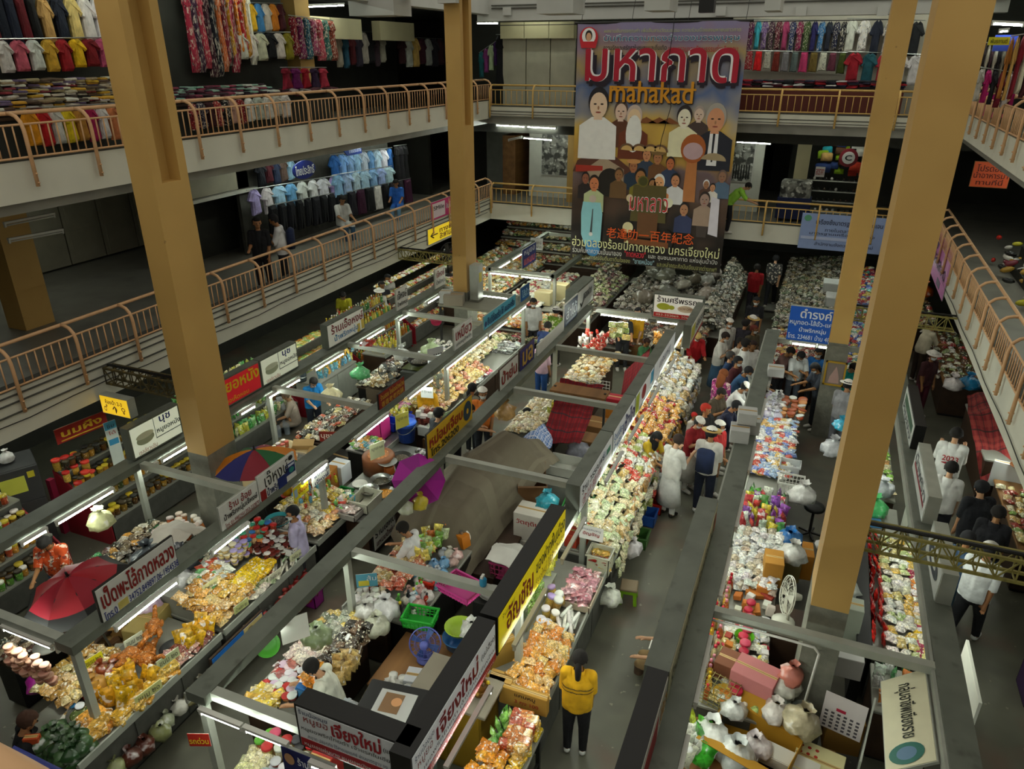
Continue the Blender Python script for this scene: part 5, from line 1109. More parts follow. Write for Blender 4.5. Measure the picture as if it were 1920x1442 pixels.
goods('tied_bag',['#8c3c14','#a05020','#c89040'],-7.3,-7.0,4.05,4.4,.86,.86,2,2,'tied bag of brown sauce at the duck stall','sauce bags at the duck stall',sc=1.2)
goods('tied_bag',['#2c4c28','#3c5c34','#486840'],-7.05,-6.5,3.25,3.6,.7,.7,5,3,'bag of dark green leaves at the near corner of the duck stall','leaf bags at the duck stall corner',layers=2,step=.1)
goods('tub',['#c8a860','#8c2c20'],-7.3,-7.0,3.8,4.05,.84,.84,3,2,'small tub with coloured lid at the left end of the duck stall','tubs at the duck stall',lid=['#3c8cd0','#e8e8e8','#c03028'])
carton('white tray of stuffed leaves at the duck stall',-6.95,3.78,.8,.42,.3,.05,rz=.3,col='#e0ddd0');bowl('round dish of green leaf parcels at the duck stall',-6.95,3.78,.85,.15,.03,'steel','#4c5c24',name='dish',cat='dish')
carton('upright orange packet box at the near corner of the duck stall',-7.05,3.28,.74,.16,.08,.26,rz=.5,col='#b8481c')
put_goods('tied_bag',(-7.9,3.95,.7),(0,0,0),1.5,lin('#b02c98'),None,'magenta plastic bag hanging at the left end of the duck stall','magenta bag')
goods('tied_bag',['#d0d0c0','#8c8c60','#5c2c20','#a0a088'],-6.42,-6.3,3.6,5.2,.3,.3,1,9,'*bag hanging below the duck stall edge','bags hanging below the duck stall',sc=1.1)
sign('poster','blue board with white Thai lettering on the front of the left row',(-6.3,5.1),(-6.3,6.1),.1,.72,th=.03,face='#1c68b8',body='wood_dark',border=.02,lines=[('ขนม','#c8dcf0',.08,.3,.66,.86),('บุญสร้าง','#c8dcf0',.12,.72,.2,.62,.02),('#','#c8b478',.6,.97,.66,.97),('o','#8c7c58',.66,.78,.7,.92)])
for i,(x,y,z,rz,s)in enumerate(((-6.55,4.55,.96,0,.3),(-6.44,4.1,.86,0,.34),(-7.35,4.2,.98,20,.22),(-7.15,4.62,1.0,10,.24))):sign('price_card',['pale green price card at the front rail of the duck stall','long yellow price card at the duck stall rail','yellow price tag on the sauce bag','white price card near the duck tube'][i],(x,y),(x+.05,y+s),z,z+.13,th=.004,face=['#c8d0a0','#d0d088','#e8dc20','#d8dcc0'][i],body='white_plastic',lines=[('ขนม ๒๐','#3c3c34',.1,.9,.25,.75)])
goods('tub',['#a86c58','#c08868'],-7.7,-6.95,3.55,3.72,1.45,1.45,6,1,'string of round packs hanging below the near end tube','strings of round packs below the tube',lid=['#c89880'],layers=5,step=.055,tilt=.1)
umbrella('large red umbrella with a black rim and white round marks',-7.45,4.45,1.92,.62,.3,['#a01c28','#96182a'],rim='#181818',n=8,rz=.3,tilt=(R(8),R(-6)),pole=1.2)
# chilli paste stall
counter('chilli paste stall counter below the two white signs',-7.5,-6.42,5.5,7.5,.78,body='concrete_dark',steps=[(.0,.35,.28),(.35,.65,.14)])
goods('snack_bag_b',['#d8a850','#c89038','#e0c080','#b87c30'],-7.2,-6.5,5.5,6.25,1.0,.84,5,5,'clear bag of fried pork skin at the near half of the paste stall','pork skin bags of the paste stall',layers=3,sc=.85)
goods('tray_pack',['#e8c020','#f0cc30','#dcb018'],-6.85,-6.6,6.1,6.75,.96,.92,2,4,'bright yellow wrapped pack in the middle of the paste stall','yellow packs of the paste stall',layers=2,sc=1.05,tilt=.08)
goods('tub',['#4c1814','#6c2018','#3c1410'],-7.0,-6.6,6.75,7.25,1.02,.94,5,5,'dark chilli paste tub at the paste stall','chilli tubs of the paste stall',lid=['#d0ccc8','#c8c0b8','#6c2018','#4c1814'],tilt=.08,layers=2,step=.07,sc=.85)
goods('canister',['#c87840','#8c3420','#d8b080'],-7.3,-6.95,6.7,7.35,1.1,1.05,4,4,'jar with a bright lid at the back of the paste stall','bright lidded jars of the paste stall',lid=['#c0201c','#c0201c','#d84890','#2c6cb0','#3c9c7c'],sc=.85)
goods('tub',['#c8b070','#b8a068'],-7.35,-6.95,6.35,6.7,1.08,1.05,4,3,'stacked clear tub at the back of the paste stall','stacked tubs of the paste stall',lid=['#d8d0b8','#a090c0'],layers=4,step=.065,tilt=.03)
goods('packet',['#c8c8c0','#e0dcd0','#c05038','#70b070'],-7.35,-6.95,5.85,6.35,1.08,1.04,4,5,'*small packet at the back of the paste stall','small packets of the paste stall',layers=2,step=.04)
goods('roll',['#c8c8b8','#d8d4c0','#98b088'],-6.62,-6.44,6.7,7.4,.84,.82,2,6,'pale roll of sour pork at the front of the paste stall','pork rolls of the paste stall',rz=.5,layers=2,sc=.7,step=.04)
goods('small_snack_bag_b',['#c8c4b0','#8c9c70','#a86850'],-6.62,-6.44,6.1,6.7,.84,.82,2,5,'flat clear bag at the front edge of the paste stall','front bags of the paste stall')
for i,(y,c)in enumerate(((7.15,'#a86c38'),(7.45,'#8c5c38'))):bin_box(['white tray of skewers at the far end of the paste stall','white tray of small parcels beside the skewer tray'][i],-6.62-.2*i,y+.05*i,.92+.03*i,.32,.28,.13,'#e4e2dc',name='foam_tray',cat='tray')
goods('skewer',['#8c5038','#a06848','#c09078'],-6.76,-6.5,7.08,7.3,.99,.99,6,3,'brown skewer in the white tray','skewers in the white tray',rz=.4,layers=2,step=.03)
goods('foil_parcel',['#b8b4a8','#c8c4b8','#5c4c3c'],-6.95,-6.7,7.4,7.6,1.02,1.02,4,3,'small silver parcel in the white tray','small parcels in the white tray',layers=2,step=.04)
bowl('teal rimmed basin with a coded card behind the skewer trays',-7.1,7.5,1.05,.2,.08,'#3c98a0','#241814',name='basin',cat='basin')
goods('tied_bag',['#8c2420','#a83c30','#c8b8a8','#30302c'],-6.42,-6.3,5.6,7.2,.38,.38,1,10,'*bag hanging below the paste stall','bags below the paste stall',sc=1.15,layers=1)
goods('tied_bag',['#942820','#b0483c'],-6.4,-6.26,6.6,7.2,.2,.2,2,4,'bunch of red and white chillies low at the paste stall front','chilli bunches at the paste stall',sc=1.0)
bin_box('magenta bucket on the floor at the paste stall',-6.3,7.15,0,.22,.22,.26,'#a02890',name='bucket',cat='bucket')
for i,(x,y)in enumerate(((-6.45,5.75),(-6.45,6.45),(-6.46,6.95),(-6.95,5.75))):sign('price_card',['nearest yellow green price card at the paste stall rail','white price card by the yellow packs','price card by the pork rolls','price card among the pork skin bags'][i],(x,y),(x+.03,y+.24),.87+(.2 if i==3 else 0),.99+(.2 if i==3 else 0),th=.004,face=['#c8cc88','#e0dcc0','#d8d8b0','#e0dca0'][i],body='white_plastic',lines=[('น้ำพริก ๕๐','#3c3c34',.1,.9,.25,.75)])
sign('price_card','yellow card with red Thai lettering below the curly lettered sign',(XB+.14,7.35),(XB+.14,7.7),1.68,1.9,th=.006,face='#d8cc20',body='white_plastic',lines=[('ฮ่อยอ','#a02018',.3,.95,.3,.8,.02),('#','#9cb0c0',.05,.25,.2,.8)])
sign('price_card','white card with blue lettering right of the yellow card',(XB+.14,7.8),(XB+.14,8.25),1.66,1.86,th=.006,face='#e4e4dc',body='white_plastic',lines=[('พริกหนุ่ม','#1c2050',.1,.95,.55,.95,.02),('เจ๊หงษ์','#1c2050',.1,.9,.08,.48,.02)])
# mixed stall with the white board
counter('mixed goods counter with dark front before the cooking pots',-7.4,-6.45,7.6,8.9,.78,body='black')
goods('small_snack_bag_c',['#d8c898','#e8d8a8','#e0c040','#c88858','#e8e4d0'],-7.35,-6.5,7.75,8.8,1.05,.84,7,8,'*bag of sweets on the mixed goods counter','sweets on the mixed goods counter',layers=2)
goods('bottle',['#d8c030','#c84030','#e0dcd0','#60a0c0','#70a840'],-7.35,-6.95,8.0,9.0,1.05,1.0,4,6,'*small bottle at the back of the mixed counter','bottles of the mixed counter',lid=['#c02820','#e0c030','#e8e8e0','#2c2c2c'],sc=.8)
goods('snack_bag',['#c89858','#b88848','#d8b888'],-6.9,-6.5,7.65,8.2,.86,.82,3,3,'large bag of rice crackers at the front of the mixed counter','rice crackers of the mixed counter',layers=2)
goods('standing_pouch',['#3c9cb8','#70b860','#c83c2c','#d8d8d0'],-6.7,-6.48,8.3,8.85,.82,.82,2,5,'*pouch at the far end of the mixed counter','bright pouches of the mixed counter')
goods('packet',['#5ca03c','#b87838','#a06028','#8c2c20'],-6.42,-6.34,7.7,8.4,.35,.35,1,7,'*packet hanging on the front of the mixed counter','hanging packets of the mixed counter',rx=1.4,rz=1.57)
sign('shop_sign','white board with black Thai lettering low on the counter front',(-5.97,8.4),(-5.97,9.1),.2,.66,th=.03,face='#d8d8d0',body='black',border=.012,lines=[('ร้านโชคดี','#1c1c1c',.06,.95,.5,.92,.02),('แหนมป้าย่น','#4c1818',.1,.9,.14,.42,.02)])
# cooking stall
counter('dark wooden counter of the cooking stall with steel top',-6.98,-6.02,8.35,10.9,.8,body='wood_dark',top='table_steel')
t=bin_box('pale foam tub with a pink rim at the cooking stall',-6.3,8.75,.82,.36,.46,.2,'#c8c8b4',name='foam_tub',cat='tub');bin_box('grey tray of packed meat at the near end of the cooking stall',-6.4,8.4,.82,.4,.3,.12,'#a8a49c',name='tray',cat='tray')
goods('packet',['#9c8880','#a89890','#c0b0a8'],-6.55,-6.25,8.28,8.5,.92,.92,3,2,'greyish packet in the meat tray','packets in the meat tray',layers=2,step=.03)
bowl('tray heaped with golden morsels at the cooking stall',-6.18,9.15,.82,.2,.06,'steel','#c88820',name='tray',cat='tray')
bowl('steel bowl with dark morsels at the cooking stall',-6.42,9.05,.84,.17,.11,'steel','#5c5448');bowl('wide steel bowl of dark herbs at the cooking stall',-6.4,9.4,.84,.19,.12,'steel','#302c1c');bowl('pair of white bowls at the cooking stall',-6.68,9.15,.84,.13,.1,'#dcdcd4')
goods('foil_parcel',['#b8b8b4','#98989a','#d0d0cc','#3c3a38'],-6.3,-6.04,9.45,10.05,.83,.83,4,7,'foil wrapped parcel at the front of the cooking stall','foil parcels of the cooking stall',layers=2,step=.05)
goods('foil_parcel',['#dcdcd8','#b8b8b8','#44403c'],-6.35,-6.04,10.1,10.7,.83,.83,4,6,'pale wrapped parcel at the far end of the cooking stall','pale parcels of the cooking stall',layers=2,step=.05)
t=thing('chopping_block','big round brown chopping drum at the cooking stall','chopping block',(-6.72,9.85,.82));MB().lathe([(.3,0),(.3,.3),(.27,.33),(0,.33)],24).build('drum',flat('#7c4824',.5),t,True);MB().lathe([(.2,.332),(.1,.338),(0,.34)],12).build('crumbs',food('#a86838'),t)
scale_dial('orange weighing scale in front of the brown drum',-6.45,9.72,.84,R(150),'#c06828')
bowl('iron wok beside the brown drum',-6.5,10.25,.84,.2,.1,'dark_metal','#4c4030',name='wok',cat='wok')
t=thing('bucket','blue lidded plastic bucket on the cooking stall','bucket',(-6.8,11.0,.84));MB().lathe([(.15,0),(.19,.34),(.2,.34),(.2,.38),(.19,.38)],18).build('bucket_body',flat('#1c50c0',.3),t,True);MB().lathe([(.205,.38),(.205,.41),(.05,.43),(0,.43)],18).build('lid',flat('#2860cc',.3),t,True);MB().tube([(.2*math.cos(a*.35),-.2*math.sin(a*.35),.36-.14*math.sin(a*.35))for a in range(10)],.006,5).build('handle','steel',t)
bowl('second blue bucket behind the lidded one',-6.95,11.25,.84,.18,.36,'#3848a8',name='bucket',cat='bucket')
for i,(x,y,z,c)in enumerate(((-6.62,9.45,1.25,'#d8dcb0'),(-6.75,10.55,1.3,'#d8d060'),(-6.15,11.15,1.15,'#c8d0a0'))):sign('price_card',['pale paper card hanging over the steel bowls','yellow paper card hanging under the cooking stall tube','large pale sheet by the woman in the red apron'][i],(x,y),(x+.12,y+.28),z,z+.3,th=.004,face=c,body='white_plastic',lines=[('หมูทอด ๑๐๐','#5c5c48',.1,.9,.5,.75)])
bin_box('bright green tray behind the steel bowls',-6.85,8.85,.84,.26,.34,.05,'#1c8c3c',name='tray',cat='tray')
# long snack counter below the pale blue sign
counter('long snack counter with dark wooden front below the pale blue sign',-7.55,-6.55,11.6,16.7,.85,body='wood_dark',top='table_white')
goods('snack_bag_c',['#d8b868','#e0c888','#c8a050','#d8a870','#c88060'],-7.5,-6.6,11.9,14.6,1.2,.92,6,17,'clear bag of golden snacks on the long counter below the pale blue sign','snacks on the long counter',layers=2,sc=.8,rx=.2)
goods('small_box',['#5c2018','#d8d4c8','#6c3020'],-6.95,-6.6,11.65,12.0,.86,.86,3,3,'small dark box at the near end of the long counter','boxes at the near end of the long counter',layers=3,step=.08,tilt=.02)
carton('white printed carton at the near end of the long counter',-6.72,11.72,.66,.34,.3,.2,col='#d8d8d0');carton('brown packing carton under the white printed one',-6.6,11.7,.3,.36,.3,.3,col='#6c4c2c')
goods('snack_bag_c',CREAM+['#b8c080'],-7.5,-7.0,14.5,16.5,1.18,1.0,4,13,'clear bag of cream snacks at the back of the white table','cream snacks behind the white table',layers=2,sc=.85)
goods('packet',['#b8b8b4','#98a0a0','#c02c50','#d0d4d0'],-7.0,-6.6,13.8,14.6,.95,.92,4,6,'silver packet where the snacks end on the white table','silver packets of the long counter',layers=2,step=.04)
goods('tray_pack',['#a8acac','#8c9090','#c8ccc8'],-7.1,-6.62,15.9,16.6,.87,.87,4,5,'steel coloured pack at the far end of the white table','steel packs of the white table',layers=2,sc=.7)
sign('price_card','white card on a post at the near end of the long counter',(-6.75,11.55),(-6.5,11.6),1.55,1.78,th=.008,face='#d4d8d4',body='white_plastic',lines=[('๓ ถุง ๑๐๐','#44484c',.1,.9,.4,.7)])
# ================================================================ left row, inner side
t=thing('work_table','inner work table with scale and bags beside the tie dye shirt','table',(-8.25,5.6,0));MB().cbox(-.42,.42,-.95,.95,.76,.8,.01).build('table_top','wood_dark',t)
for sx in(-.36,.36):
 for sy in(-.88,.88):MB().bar((sx,sy,0),(sx,sy,.76),.05).build('leg','dark_metal',t)
scale_dial('orange weighing scale with a steel pan beside the tie dye shirt',-8.25,5.0,.82,R(150),'#b86420')
goods('tied_bag',['#50603c','#8c6c40','#5c4030','#708060','#a86838'],-8.55,-8.0,5.3,6.4,.82,.82,4,6,'*bag of vegetables on the inner work table','vegetable bags of the work table')
for i,(x,y,z,c,s)in enumerate(((-8.2,6.0,1.0,'#3c444c',1.2),(-7.9,6.2,.9,'#383c40',1.1),(-7.65,5.4,.85,'#c8a8c0',1.1),(-7.7,6.1,1.0,'#303438',1.2),(-7.5,5.85,.9,'#b8b8b4',1.1),(-8.95,5.95,1.5,'#d8d8a0',.95))):put_goods('large_tied_bag',(x,y,z),(0,0,i),s,jitter(c),None,['dark grey bag hanging beside the newspaper','second dark bag beside the newspaper','mauve bag on the open cardboard box','black bag behind the mauve one','grey bag behind the duck shop sign','clear bag of pale green crisps hanging at the left beam'][i],'bags in the near left cell')
carton('open cardboard box beside the duck shop sign',-7.75,5.25,.45,.5,.45,.4,rz=.5,col='#8c6834',open_=True);carton('long brown carton behind the duck shop sign',-7.45,5.2,.6,.3,.6,.35,rz=.2,col='#a08c50')
drape('newspaper','crumpled newspaper sheet over the inner goods',[[(-8.55,6.25,1.1),(-8.2,6.2,1.2),(-7.95,6.3,1.15)],[(-8.6,6.55,1.2),(-8.25,6.5,1.3),(-7.95,6.6,1.2)],[(-8.5,6.85,1.15),(-8.2,6.85,1.2),(-7.9,6.85,1.15)]],'newspaper',flat('#b0a89c'),12,12,.02,2)
fan('large grey fan with a clear guard beside the red umbrella',-8.05,4.25,1.05,.26,R(40),'#a8a8a0','#c0a8b0',stand=.3,tilt=.4)
goods('jar',['#c87840','#d8b070','#b85c30'],-8.7,-8.1,6.45,7.1,1.0,1.0,5,4,'jar with a pale lid in the row near the column base','jars near the column base',lid=['#e0d4c8','#d8c8b8'],sc=1.2)
goods('small_snack_bag_c',['#e0dcc8','#c8c0a8','#b04838','#3c5850','#a89878'],-8.4,-7.4,6.3,7.0,.95,.95,7,4,'small bag or pack on the glass shelf near the column','packs on the shelf near the column',layers=2)
counter('low glass topped shelf between the left beam and the white signs',-8.75,-7.6,6.2,7.1,.9,body='dark_metal',top='table_steel',lip=False)
umbrella('large umbrella with green, orange, blue and red panels beside the column',-7.55,7.72,1.92,.66,.24,['#c87818','#2a2c70','#842030','#1c5c30','#c87818','#842030','#2a2c70','#1c5c30'],n=8,rz=R(200),tilt=(R(6),R(4)),pole=1.9)
for i,(x,y,z,w,d,h,c,rz,o)in enumerate(((-8.05,9.0,.8,.5,.42,.3,'#a8895a',.2,False),(-7.75,9.25,.8,.42,.36,.32,'#9c7c48',.1,True),(-7.35,8.9,.75,.52,.46,.44,'#9c6420',.15,False),(-7.2,9.3,.8,.3,.3,.36,'#c8ccd0',.0,False),(-8.2,9.5,.85,.4,.4,.22,'#b0905c',.4,True),(-7.4,8.45,.75,.4,.32,.35,'#a87830',.2,False))):
 carton(['flat topped carton behind the colourful umbrella','open carton in the cluster behind the umbrella','large orange brown carton behind the big fan','white printed carton behind the orange brown one','open pale carton by the jar ledge','carton nearest the big fan'][i],x,y,z,w,d,h,rz,c,o)
t=thing('traffic_cone','yellow pointed cone standing behind the big fan','cone',(-7.45,8.2,1.1));MB().lathe([(.09,0),(.01,.42),(0,.43)],12).build('cone_body',flat('#c89818'),t,True);MB().lathe([(.12,-.02),(.12,0),(.08,.01)],12).build('cone_base',flat('#b02c18'),t)
sign('shop_sign','small red edged board with white lettering lying on the cartons',(-7.75,9.55),(-7.2,9.75),1.35,1.55,th=.02,face='#7c2018',body='wood',lines=[('นุชหมูยอ','#e8e0d0',.05,.95,.25,.8,.02)])
fan('big grey round fan behind the colourful umbrella',-7.25,8.3,1.3,.27,R(-150),'#a8a8a0','#989890',stand=.35,tilt=-.3)
goods('jar',['#d8c0a0','#c88870','#e0d8c0','#b06848'],-8.75,-8.55,8.2,9.7,1.02,1.02,2,12,'small jar with a white and red lid along the ledge of cartons','jars along the carton ledge',lid=['#e0d8d0','#c05848','#e8e4dc'],sc=.95,tilt=.03,jit=.1)
t=thing('display_ledge','slanted wooden ledge with a row of small jars','shelf',(-8.5,9.0,0));MB().cbox(-.42,.42,-.9,.9,.94,1.0,.008).build('board',flat('#b09c70'),t)
for sx in(-.35,.35):MB().box(sx-.03,sx+.03,-.85,.85,0,.94).build('side_panel','concrete_dark',t)
drape('packing_wrap','crumpled blue and pink wrapping on the cartons',[[(-8.2,8.1,1.05),(-7.9,8.1,1.12),(-7.6,8.15,1.05)],[(-8.2,8.4,1.1),(-7.9,8.4,1.2),(-7.6,8.4,1.1)]],'wrapping',flat('#8894c0'),8,8,.025,6)
# third and fourth cells of the left row
counter('steel fronted counter with bright boxes near the woman in blue',-7.7,-6.95,10.2,12.3,.86,body='dark_metal',top='table_steel')
bin_box('tall pink plastic box on the steel counter',-7.35,10.85,.88,.34,.36,.46,'#d83c8c',name='plastic_bin',cat='box');bin_box('blue plastic basket right of the pink box',-7.3,11.25,.88,.3,.26,.2,'#2440c0',name='basket',cat='basket');bin_box('second blue basket right of the pink box',-7.25,11.6,.88,.3,.26,.2,'#2440b8',name='basket',cat='basket')
goods('standing_pouch',['#c8b840','#d8cc60','#b8c070'],-7.5,-7.15,11.45,11.75,1.0,1.0,3,4,'yellow pouch standing in the second blue basket','yellow pouches in the blue basket')
goods('tied_bag',['#d8d4c8','#c8dca8','#e0e0d8'],-7.5,-7.2,10.7,11.0,1.3,1.3,2,2,'clear bag in the top of the pink box','bags in the pink box')
goods('small_snack_bag_c',['#d888b0','#d8c8a0','#a8c078','#d8d4c8'],-7.8,-7.2,11.7,12.3,.9,1.1,5,5,'*packet beyond the blue baskets','pastel packets of the third cell',layers=2)
goods('small_snack_bag_c',['#70a850','#d8a040','#60a0a8','#e0dcd0'],-7.6,-7.1,10.2,10.65,.9,.9,5,4,'*packet left of the pink box','packets left of the pink box',layers=2)
carton('brown carton beyond the blue baskets',-7.4,12.1,.88,.4,.36,.2,col='#b08438')
put_goods('large_tied_bag',(-8.6,11.1,1.35),(0,0,0),1.0,jitter('#e0d8a8'),None,'white bag hanging in front of the woman in blue','hanging bags in the third cell');put_goods('large_tied_bag',(-8.6,12.2,1.4),(0,0,0),1.0,jitter('#50a868'),None,'green bottomed clear bag hanging below the left tubes','hanging bags in the third cell')
fridge('dark grey steel refrigerator with two white notes in the left row',-7.75,13.3,0,.7,.66,1.35,'#4c504c',rz=R(6),doors=1,notes=(('#dcdcd8',.12,.4,.5,.78),('#dcdcd8',.58,.84,.46,.74)))
bowl('wok on a green cloth on top of the steel refrigerator',-7.8,13.35,1.4,.26,.12,'dark_metal','#3c382c',name='wok',cat='wok');drape('cloth','olive green cloth on top of the steel refrigerator',[[(-8.1,13.05,1.37),(-7.45,13.05,1.37)],[(-8.1,13.6,1.37),(-7.45,13.6,1.37)]],'cloth',flat('#4c5420'),6,6,.004,2)
put_goods('large_tied_bag',(-8.4,13.6,1.35),(0,0,0),.95,jitter('#d8d8d0'),None,'white bag beside the wok','bags of the fourth cell');put_goods('large_tied_bag',(-8.0,14.3,1.2),(0,0,2),1.3,jitter('#b8c8a0'),None,'big clear bag of greens behind the wok','bags of the fourth cell')
fan('green grey fan below the white sign with red lettering',-7.05,12.75,1.1,.24,R(-20),'#7c8478','#a8b0a0',stand=.35,hub='#d8e0b0');fan('black and clear fan left of the steel refrigerator',-8.25,12.75,1.1,.22,R(20),'#4c4c48','#8c9490',stand=.3)
carton('white crate of oranges beside the steel refrigerator',-7.15,12.95,.6,.5,.5,.34,col='#c8c8c0');goods('foil_parcel',['#c87828','#e0c8a0','#a05028'],-7.35,-6.95,12.8,13.1,.96,.96,4,3,'round orange packet on the white crate','round packets on the white crate',sc=1.2)
goods('small_snack_bag_b',WHITES+['#c8c0a8'],-8.2,-7.2,13.9,14.7,.95,1.0,8,6,'white pack in the heap behind the steel refrigerator','white packs of the fourth cell',layers=2)
goods('small_snack_bag_b',['#b8a878','#d8d0b0','#a88c58'],-8.75,-8.25,12.55,13.2,1.0,1.1,4,5,'pale brown bag left of the steel refrigerator','pale brown bags of the fourth cell',layers=2)
put_goods('packet',(-8.55,12.5,2.08),(0,0,.3),2.2,lin('#c02c18'),None,'red and orange packet lying on the cross beam','red packet on the beam')
carton('low table block in the fourth cell carrying white packs',-7.7,14.3,0,1.1,.8,.92,col='#4c4c44');carton('box under the pale brown bags',-8.5,12.9,0,.5,.7,.98,col='#5c5040')
t=thing('calendar','paper calendar hanging behind the white sign with red lettering','calendar',(-7.15,12.95,1.55),R(60));MB().box(-.2,.2,0,.006,0,.5).build('page',flat('#d4d8dc'),t)
for k in range(30):MB().box(-.17+.058*(k%6),-.135+.058*(k%6),-.002,0,.04+.07*(k//6),.07+.07*(k//6)).build('printed_date',flat('#4c505c'),t)
# last cell: platform round the far left column
t=thing('table','pale board platform round the foot of the far left column','platform',(-7.9,16.4,0));MB().cbox(-.75,.75,-.5,.5,1.9,1.96,.01).build('board',flat('#8c8c7c'),t)
for sx in(-.7,.7):MB().bar((sx,-.45,0),(sx,-.45,1.9),.05).build('leg','dark_metal',t)
carton('newspaper wrapped stack on the platform by the far column',-8.25,16.05,1.97,.5,.36,.26,rz=.3,col='#a09888');carton('white wrapped carton on the platform',-8.5,16.1,1.97,.3,.3,.3,rz=.2,col='#c8ccc8')
t=thing('electric_box','grey electric cabinet with a yellow label beside the far left column','cabinet',(-7.85,16.55,1.97));MB().cbox(-.12,.12,-.16,.16,.05,.95,.01).build('cabinet_body','pale_metal',t);MB().box(.12,.125,-.08,.08,.5,.75).build('label_plate',flat('#d0c020'),t);MB().box(-.13,.13,-.17,.17,0,.05).build('cabinet_base','concrete',t)
bowl('red plastic cover in the last cell of the left row',-8.55,15.6,1.5,.16,.16,'#b01c48',name='food_cover',cat='cover')
goods('small_snack_bag_d',WHITES+['#c8c8b0'],-8.8,-7.3,14.95,16.0,.9,1.0,8,6,'white pack on the tables of the last left cell','packs of the last left cell',layers=1)
carton('long low table in the last left cell',-8.0,15.4,0,1.6,1.0,.88,col='#5c6460')
# clutter inside the left row
def table(label,x0,x1,y0,y1,h=.78):counter(label,x0,x1,y0,y1,h,body='black',top='wood_dark',lip=False)
table('dark inner table behind the duck stall',-8.85,-8.45,4.0,4.7);table('dark shelf along the left beam, near cell',-9.05,-8.72,5.0,6.8,.95);table('dark table in the third cell below the hanging white bag',-8.95,-8.4,10.3,12.2);table('table beside the platform of the far left column',-9.1,-8.7,12.7,14.7,.9)
DK=['#4c4438','#6c5c44','#8c7c5c','#3c4434','#a8987c','#5c3428','#c8c0b0','#383830']
goods('small_snack_bag_d',DK,-8.85,-8.45,4.0,4.7,.8,.8,4,6,'dull pack on the dark table behind the duck stall','packs behind the duck stall',layers=2)
goods('small_snack_bag_d',DK+['#d8a040','#3c8c50'],-9.05,-8.72,5.0,6.8,.97,.97,3,14,'dull pack on the dark shelf along the left beam','packs along the left beam',layers=2)
goods('tied_bag',DK,-8.7,-7.7,5.2,6.3,.84,.84,6,6,'dark bag crowding the inner work table of the near left cell','dark bags of the near left cell',sc=1.1)
goods('small_snack_bag_d',DK+['#c8b878','#d8d4c8','#b85838'],-8.95,-8.4,10.3,12.2,.8,.8,5,14,'dull pack on the dark table of the third left cell','packs of the third left cell',layers=2)
goods('small_snack_bag_d',DK+WHITES,-9.1,-8.7,12.7,14.7,.92,.92,3,15,'pale or dull pack left of the steel refrigerator','packs left of the steel refrigerator',layers=2)
goods('small_box',['#8c6c40','#a88450','#c8c4b8','#6c4c30'],-8.4,-7.5,4.75,5.2,.35,.35,5,3,'small carton on the floor behind the duck shop sign','small cartons behind the duck sign',sc=1.6,layers=2,step=.14)
carton('brown carton on the floor of the near left cell',-8.1,4.75,0,.8,.4,.34,.1,'#7c5c34');carton('carton on the floor of the third left cell',-7.95,11.3,0,.5,.5,.5,.2,'#8c6c3c');carton('dark crate on the floor of the third left cell',-8.1,10.6,0,.5,.5,.4,-.1,'#3c3c38')
t=thing('notebook','white notebook held over the main aisle by the half hidden person','notebook',at(1234,1214,.8));MB().cbox(-.11,.11,-.08,.08,0,.025,.004).build('pages','white_plastic',t);MB().box(-.11,.11,-.08,.08,-.004,0).build('cover',flat('#b8c0cc'),t)
slab('trim_mesh_panel',-13.65,-13.6,12.6,15.2,4.7,5.3,'shutter_grey');slab('trim_ledge',-13.66,-13.5,12.6,15.4,4.6,4.68,'white_paint')
# ================================================================ right row
counter('long counter of jars and bags under the wide beam right of the main aisle',-.5,.3,6.7,9.9,.8,front='-x',body='concrete_dark')
goods('bottle',['#d8b040','#b05c30','#e0d0a0','#c8c0b0','#8c3c20'],-.48,-.28,6.75,9.0,.82,.82,2,22,'*bottle standing in line under the wide beam','bottles under the wide beam',lid=['#c8243c','#c02828','#e0b820','#d88898'],sc=1.1,tilt=.04,jit=.15)
goods('canister',['#c8a060','#d8b8a0','#b88c58','#e0d0c0'],-.12,.1,6.8,8.6,.82,.82,1,13,'jar with a dark pink lid in the middle line of the right row','pink lidded jars of the right row',lid=['#b82440','#c04058'],sc=1.05,tilt=.03,jit=.1)
goods('small_snack_bag_d',WHITES+['#c8b878','#b08858','#a8b868'],-.3,.28,6.75,8.2,.84,.88,5,12,'clear bag between the jars of the right row','bags between the jars of the right row',drop=.25)
goods('small_box',['#e0dcd4','#c87830','#d8d0c0','#b04838','#e8e4e0'],-.25,.28,7.6,9.0,.84,.84,4,8,'*small box on the counter near the white fan','small boxes near the white fan',drop=.35,sc=.9)
goods('tub',['#d8b060','#c88848','#e0dcd0','#b0a898'],-.28,.28,6.8,8.3,.84,.84,5,12,'small tub among the jars of the right row','tubs of the right row',lid=['#e0e0d8','#c02c40','#d8c840','#e8e4dc'],drop=.5)
goods('small_snack_bag',['#d8d8d4','#c8c8c4','#b8a890','#e4e4e0'],-.4,.3,8.9,10.4,.84,.92,6,11,'pale clear bag in the heap beside the brown cartons','pale bags beside the brown cartons',layers=2)
bowl('bright green plastic bucket on the counter of the right row',-.02,7.85,.84,.12,.16,'#5cb01c','#a8744c',name='bucket',cat='bucket')
bowl('clear bag of crisps in a yellow bowl at the near end of the right row',-.1,6.85,.84,.16,.1,'#c8a030','#c87c28')
